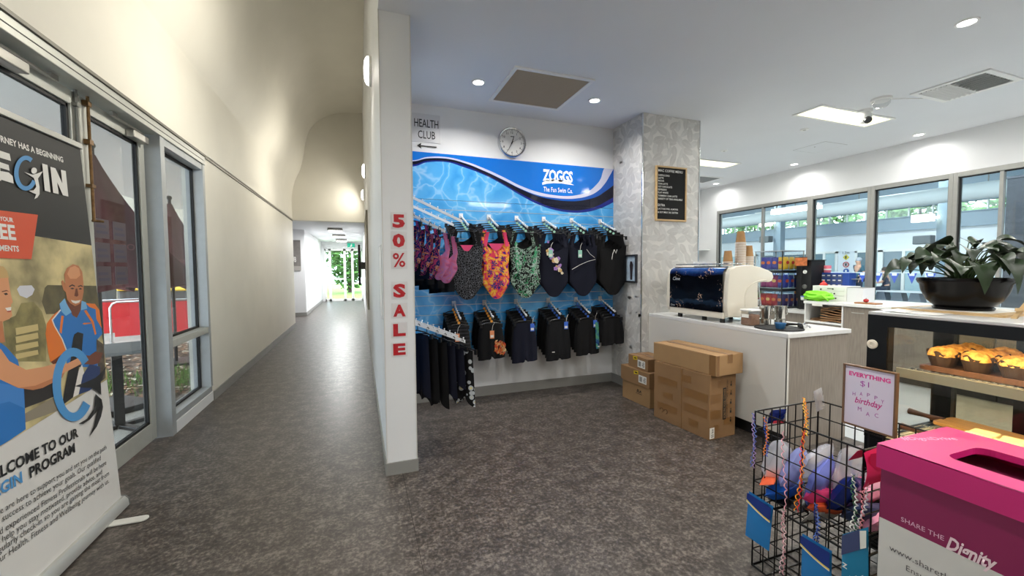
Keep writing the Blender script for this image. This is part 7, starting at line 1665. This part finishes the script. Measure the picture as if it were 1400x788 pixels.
# big ring logo
def arcband(f, cx, cy, rx, ry, w_, a0, a1, n=30, taper=False):
    o = [(cx+rx*math.cos(math.radians(a0+(a1-a0)*i/n)), cy-ry*math.sin(math.radians(a0+(a1-a0)*i/n))) for i in range(n+1)]
    q = [(cx+(rx-w_*(1 if not taper else .35+.65*math.sin(PI*i/n)))*math.cos(math.radians(a0+(a1-a0)*i/n)), cy-(ry-w_*(1 if not taper else .35+.65*math.sin(PI*i/n)))*math.sin(math.radians(a0+(a1-a0)*i/n))) for i in range(n+1)]
    return f(*(o+q[::-1]))
decal('ring_logo', arcband(Bz, 520, 348, 150, 265, 62, 42, 325), M_bblue)
decal('figure_logo', Bz((530, 360), (600, 335), (680, 300), (720, 265), (758, 215), (745, 270), (718, 330), (722, 425), (690, 395), (650, 372), (590, 370)), BKp)
decal('figure_logo', Bz((680, 415), (725, 455), (735, 510), (720, 580), (690, 650), (638, 722), (670, 640), (692, 540), (640, 600), (590, 632), (560, 630), (620, 595), (670, 520)), BKp)
# BEGIN headline
def btext(nm, body, pa, pb, hgt, m, off=.0014, **k):
    """line of print whose ink box starts at pixel pa and ends at pixel pb (baseline)"""
    a, b = bp(*pa), bp(*pb); d = (b-a); wd = d.length; d.normalize(); up = BN.cross(d)
    return text(nm, body, a, d, up, m, cl, width=wd, height=hgt, off=off, **k)
t_l, t_r = T((0, 224), (523, 392))
WHT = mat('banner_print_white', (226, 224, 220), .45)
ln = bp(*T((523, 392))[0])-bp(*T((10, 225))[0])
a_, b_ = bp(*T((12, 226))[0]), bp(*T((525, 393))[0])
d_ = (b_-a_).normalized(); up_ = BN.cross(d_)
text('headline', 'YOUR JOURNEY HAS A BEGINNING', b_, d_, up_, WHT, cl, width=(b_-a_).length*1.45, height=.038, off=.0014, bold=.03, anchor='R')
decal('headline', T((418, 640), (340, 385), (384, 400), (412, 625)), WHT) if False else None
def tq(*p): decal('headline', T(*p), WHT)
tq((-60, 262), (70, 305), (82, 365), (-50, 325)); tq((-50, 360), (62, 398), (70, 445), (-45, 410)); tq((-45, 440), (62, 460), (95, 490), (104, 552), (-40, 508)); tq((-60, 262), (-20, 270), (0, 530), (-40, 520))
tq((340, 385), (384, 398), (410, 625), (362, 610))
tq((408, 412), (450, 425), (478, 640), (432, 628)); tq((496, 437), (536, 448), (558, 660), (518, 650)); tq((408, 412), (450, 425), (558, 660), (512, 648))
decal('ring_logo', arcband(T, 205, 465, 98, 145, 36, 55, 330), M_bblue)
tq((190, 455), (225, 468), (262, 478), (300, 468), (345, 450), (320, 490), (305, 510), (318, 580), (318, 640), (300, 668), (275, 680), (290, 640), (262, 630), (230, 612), (268, 608), (290, 580), (282, 540), (270, 505))
decal('headline', [(T((272+24*math.cos(k*PI/8), 445+26*math.sin(k*PI/8)))[0]) for k in range(16)], WHT)
# orange ticket
decal('orange_label', G((-120, 10), (152, 42), (125, 226), (-120, 218)), mat('ticket_orange', (212, 78, 40), .45))
q = bp(*G((50, 74))[0]); LAY[0] += .0002
def btr(body, p, h, frac=None, m=WHT):
    e = bp(*p); text('ticket_text', body, e, BR, BU, m, cl, height=h, off=LAY[0]+.0003, bold=.03, anchor='R')
btr('ASK FOR YOUR', G((50, 74))[0], .020); btr('FREE', G((62, 148))[0], .066); btr('APPOINTMENTS', G((74, 196))[0], .026)
# copy on the white part: first-batch zoom (0,520)-(200,788) scale 2.94
Wz = z2(0, 520, 2.94)
NV = mat('banner_text_black', (26, 26, 28), .5)
def lineR(body, pe, ps, h, m, bold=0, width_f=1.0, anchor='R', off=.0014):
    e = bp(*pe); s = bp(*ps); d = (e-s); d.x = 0; d = (e-s).normalized(); up = BN.cross(d)
    return e, d, up
e, d, up = lineR('', Wz((315, 228))[0], Wz((0, 395))[0], 0, NV)
text('copy_heading', 'WELCOME TO OUR', e, d, up, NV, cl, height=.050, off=.0014, bold=.03, anchor='R')
e2, d2, up2 = lineR('', Wz((302, 290))[0], Wz((105, 405))[0], 0, NV)
pg_ = text('copy_heading', 'PROGRAM', e2, d2, up2, NV, cl, height=.050, off=.0014, bold=.03, anchor='R')
e3 = bp(*Wz((90, 412))[0])
text('copy_heading', 'BEGIN', e3, d2, up2, M_bblue, cl, height=.050, off=.0014, bold=.03, anchor='R')
rows = ['We are here to support you and set you on the path', 'to success to achieve your goals. Our qualified', 'and experienced Fitness Professionals will be here', 'to help you stay motivated, provide advice, and', 'regularly check-in so you are gaining the most from', 'your Health, Fitness and Wellbeing journey with us.']
ends = [(428, 283), (405, 327), (427, 345), (410, 383), (438, 388), (438, 418)]; starts = [(5, 545), (5, 582), (5, 628), (5, 665), (5, 700), (5, 738)]
for body, en, stt in zip(rows, ends, starts):
    e, d, up = lineR('', Wz(en)[0], Wz(stt)[0], 0, NV)
    text('copy_line', body, e, d, up, NV, cl, height=None, width=(e-bp(*Wz(stt)[0])).length*1.06, off=.0014, anchor='R')
# hardware
M_rail = mat('banner_rail', (198, 198, 194), .35, .6)
a_, b_ = L2(-.005, HB), L2(BW+.005, HB)
obj('top_rail', MB().prism([a_-BN*.012-BU*.012, b_-BN*.012-BU*.012, b_-BN*.012+BU*.018, a_-BN*.012+BU*.018], BN*.024), M_rail, bn, bevel=.003)
yb0 = ybR-BW-.02; yb1 = ybR+.02
obj('base_cassette', MB().prism([(-1.315, yb0, .012), (-1.32, yb0, .05), (-1.335, yb0, .068), (-1.36, yb0, .072), (-1.40, yb0, .06), (-1.41, yb0, .012)], (0, yb1-yb0, 0)), M_rail, bn, smooth=40)
for y in (yb0, yb1-.008): obj('end_cap', MB().prism([(-1.312, y, .010), (-1.318, y, .052), (-1.335, y, .071), (-1.36, y, .075), (-1.403, y, .062), (-1.413, y, .010)], (0, .008, 0)), M_alud, bn)
for y in (yb0+.18, yb1-.20):
    ft = rrect(-.03, -.21, .03, .21, .028)
    obj('foot', MB().prism([(-1.36+y_*1.0, y+x_, .002) for x_, y_ in ft], (0, 0, .008)), mat('foot_grey', (214, 214, 208), .45), bn, bevel=.002)
obj('support_pole', MB().tube([(-1.385, ybR-BW/2, .06), P1.lerp(L2(0, HB), .5)-BN*.02], .008, 8), M_alu, bn, smooth=50)

# ------------------------------------------------------------------ corridor wall pieces
def wallpanel(name, label, cat, pa, pb, th, m, edge):
    a, b = PX(XR, *pa), PX(XR, *pb); y0, y1 = sorted((a.y, b.y)); z0, z1 = sorted((a.z, b.z))
    t = thing(name, label, cat, (XR, (y0+y1)/2, z0)); obj('panel', MB().box(XR-th, y0, z0, XR, y1, z1), m, t)
    f = .04; obj('frame', MB().box(XR-th-.01, y0, z0, XR, y1, z0+f).box(XR-th-.01, y0, z1-f, XR, y1, z1).box(XR-th-.01, y0, z0, XR, y0+f, z1).box(XR-th-.01, y1-f, z0, XR, y1, z1), edge, t); return t
t = thing('notice_board', 'tall narrow notice board on the corridor wall before the wall screen', 'notice board', (XR, 11.0, .55))
y0, y1, z0, z1 = 7.6, 9.6, .75, 2.36
obj('board', MB().box(XR-.02, y0, z0, XR, y1, z1), mat('cork_grey', (172, 166, 152), .8, var=.2, scale=9), t); f = .05
obj('frame', MB().box(XR-.03, y0-f, z0-f, XR, y1+f, z0).box(XR-.03, y0-f, z1, XR, y1+f, z1+f).box(XR-.03, y0-f, z0, XR, y0, z1).box(XR-.03, y1, z0, XR, y1+f, z1), mat('board_frame', (150, 144, 130), .5), t)
for k in range(10):
    yy = y0+.1+(k % 5)*.37; zz = z0+.2+(k//5)*.7; obj('notice', MB().box(XR-.0225, yy, zz, XR-.0205, yy+.25, zz+.42), mat('notice%d' % (k % 3), ((226, 222, 210), (196, 200, 206), (214, 196, 170))[k % 3], .6), t)
t = thing('wall_screen', 'black flat screen standing off the corridor wall', 'screen', (XR-.1, 12.0, 1.1))
obj('screen', MB().box(XR-.18, 11.75, .98, XR-.12, 12.9, 2.05), M_black, t, bevel=.006); obj('bracket', MB().box(XR-.12, 12.2, 1.4, XR, 12.4, 1.6), M_alud, t)
t = thing('wall_notice', 'white notice sheet on the corridor side of the partition end', 'notice', (XR, 3.1, 1.1))
a, b = PX(XR, 521.5, 398), PX(XR, 521, 340)
obj('sheet', MB().box(XR-.006, 3.02, 1.06, XR, 3.24, 1.56), mat('bright_paper', (240, 240, 238), .4), t); obj('edge', MB().box(XR-.008, 3.01, 1.05, XR, 3.02, 1.57).box(XR-.008, 3.24, 1.05, XR, 3.25, 1.57), M_white, t)
# exit sign
t = thing('exit_sign', 'green running man exit sign over the corridor exit doors', 'sign', (-.28, 19.7, 2.37))
a, b = PY(19.7, 474.5, 339), PY(19.7, 485.5, 334)
obj('case', MB().box(a.x, 19.69, 2.36, b.x, 19.75, 2.56), M_white, t); o = obj('face', MB().box(a.x+.01, 19.685, 2.37, b.x-.01, 19.69, 2.55), mat('exit_green', (20, 150, 120), .4, emit=.6), t)
cx = (a.x+b.x)/2; obj('pictogram', MB().cyl((cx+.03, 19.684, 2.52), (cx+.03, 19.68, 2.52), .014, n=10).poly([(cx-.06, 19.683, 2.39), (cx-.02, 19.683, 2.44), (cx-.01, 19.683, 2.5), (cx+.03, 19.683, 2.5), (cx+.05, 19.683, 2.45), (cx+.02, 19.683, 2.43), (cx+.04, 19.683, 2.39)]), M_white, o)
# poster in the side passage
a, b = PY(13.94, 401.5, 370), PY(13.94, 413, 330)
t = thing('passage_poster', 'grey toned poster with lettering on the side passage wall', 'poster', (-1.9, 13.94, 1.2))
po = obj('sheet', MB().box(-2.5, 13.925, a.z, -1.66, 13.945, b.z+.03), mat('poster_grey', (112, 108, 104), .5, var=.35, scale=3), t)
text('lettering', 'HEALTH CLUB', (-2.4, 13.925, a.z+.25), R, UPV, WHT, po, width=.62, height=.16, off=.003, bold=.02)
obj('band', MB().box(-2.5, 13.922, a.z, -1.66, 13.925, a.z+.13), mat('poster_band', (160, 156, 150), .5), po)
# door notices on the glass
t = thing('door_notice', 'small printed notices stuck inside the glass door', 'notice', (-1.6, 3.75, 1.35))
a = PX(-1.63, 128, 278); b = PX(-1.63, 176, 340)
for k in range(6):
    y = 3.52+(k % 2)*.22; z = 1.62-(k//2)*.16
    n_ = obj('sheet', MB().box(-1.633, y, z, -1.631, y+.17, z+.13), mat('notice_dusk', (84, 74, 80), .5), t); obj('print', MB().box(-1.6308, y+.02, z+.03, -1.6302, y+.15, z+.05).box(-1.6308, y+.02, z+.07, -1.6302, y+.13, z+.09), mat('notice_ink', (70, 66, 84), .5), n_)
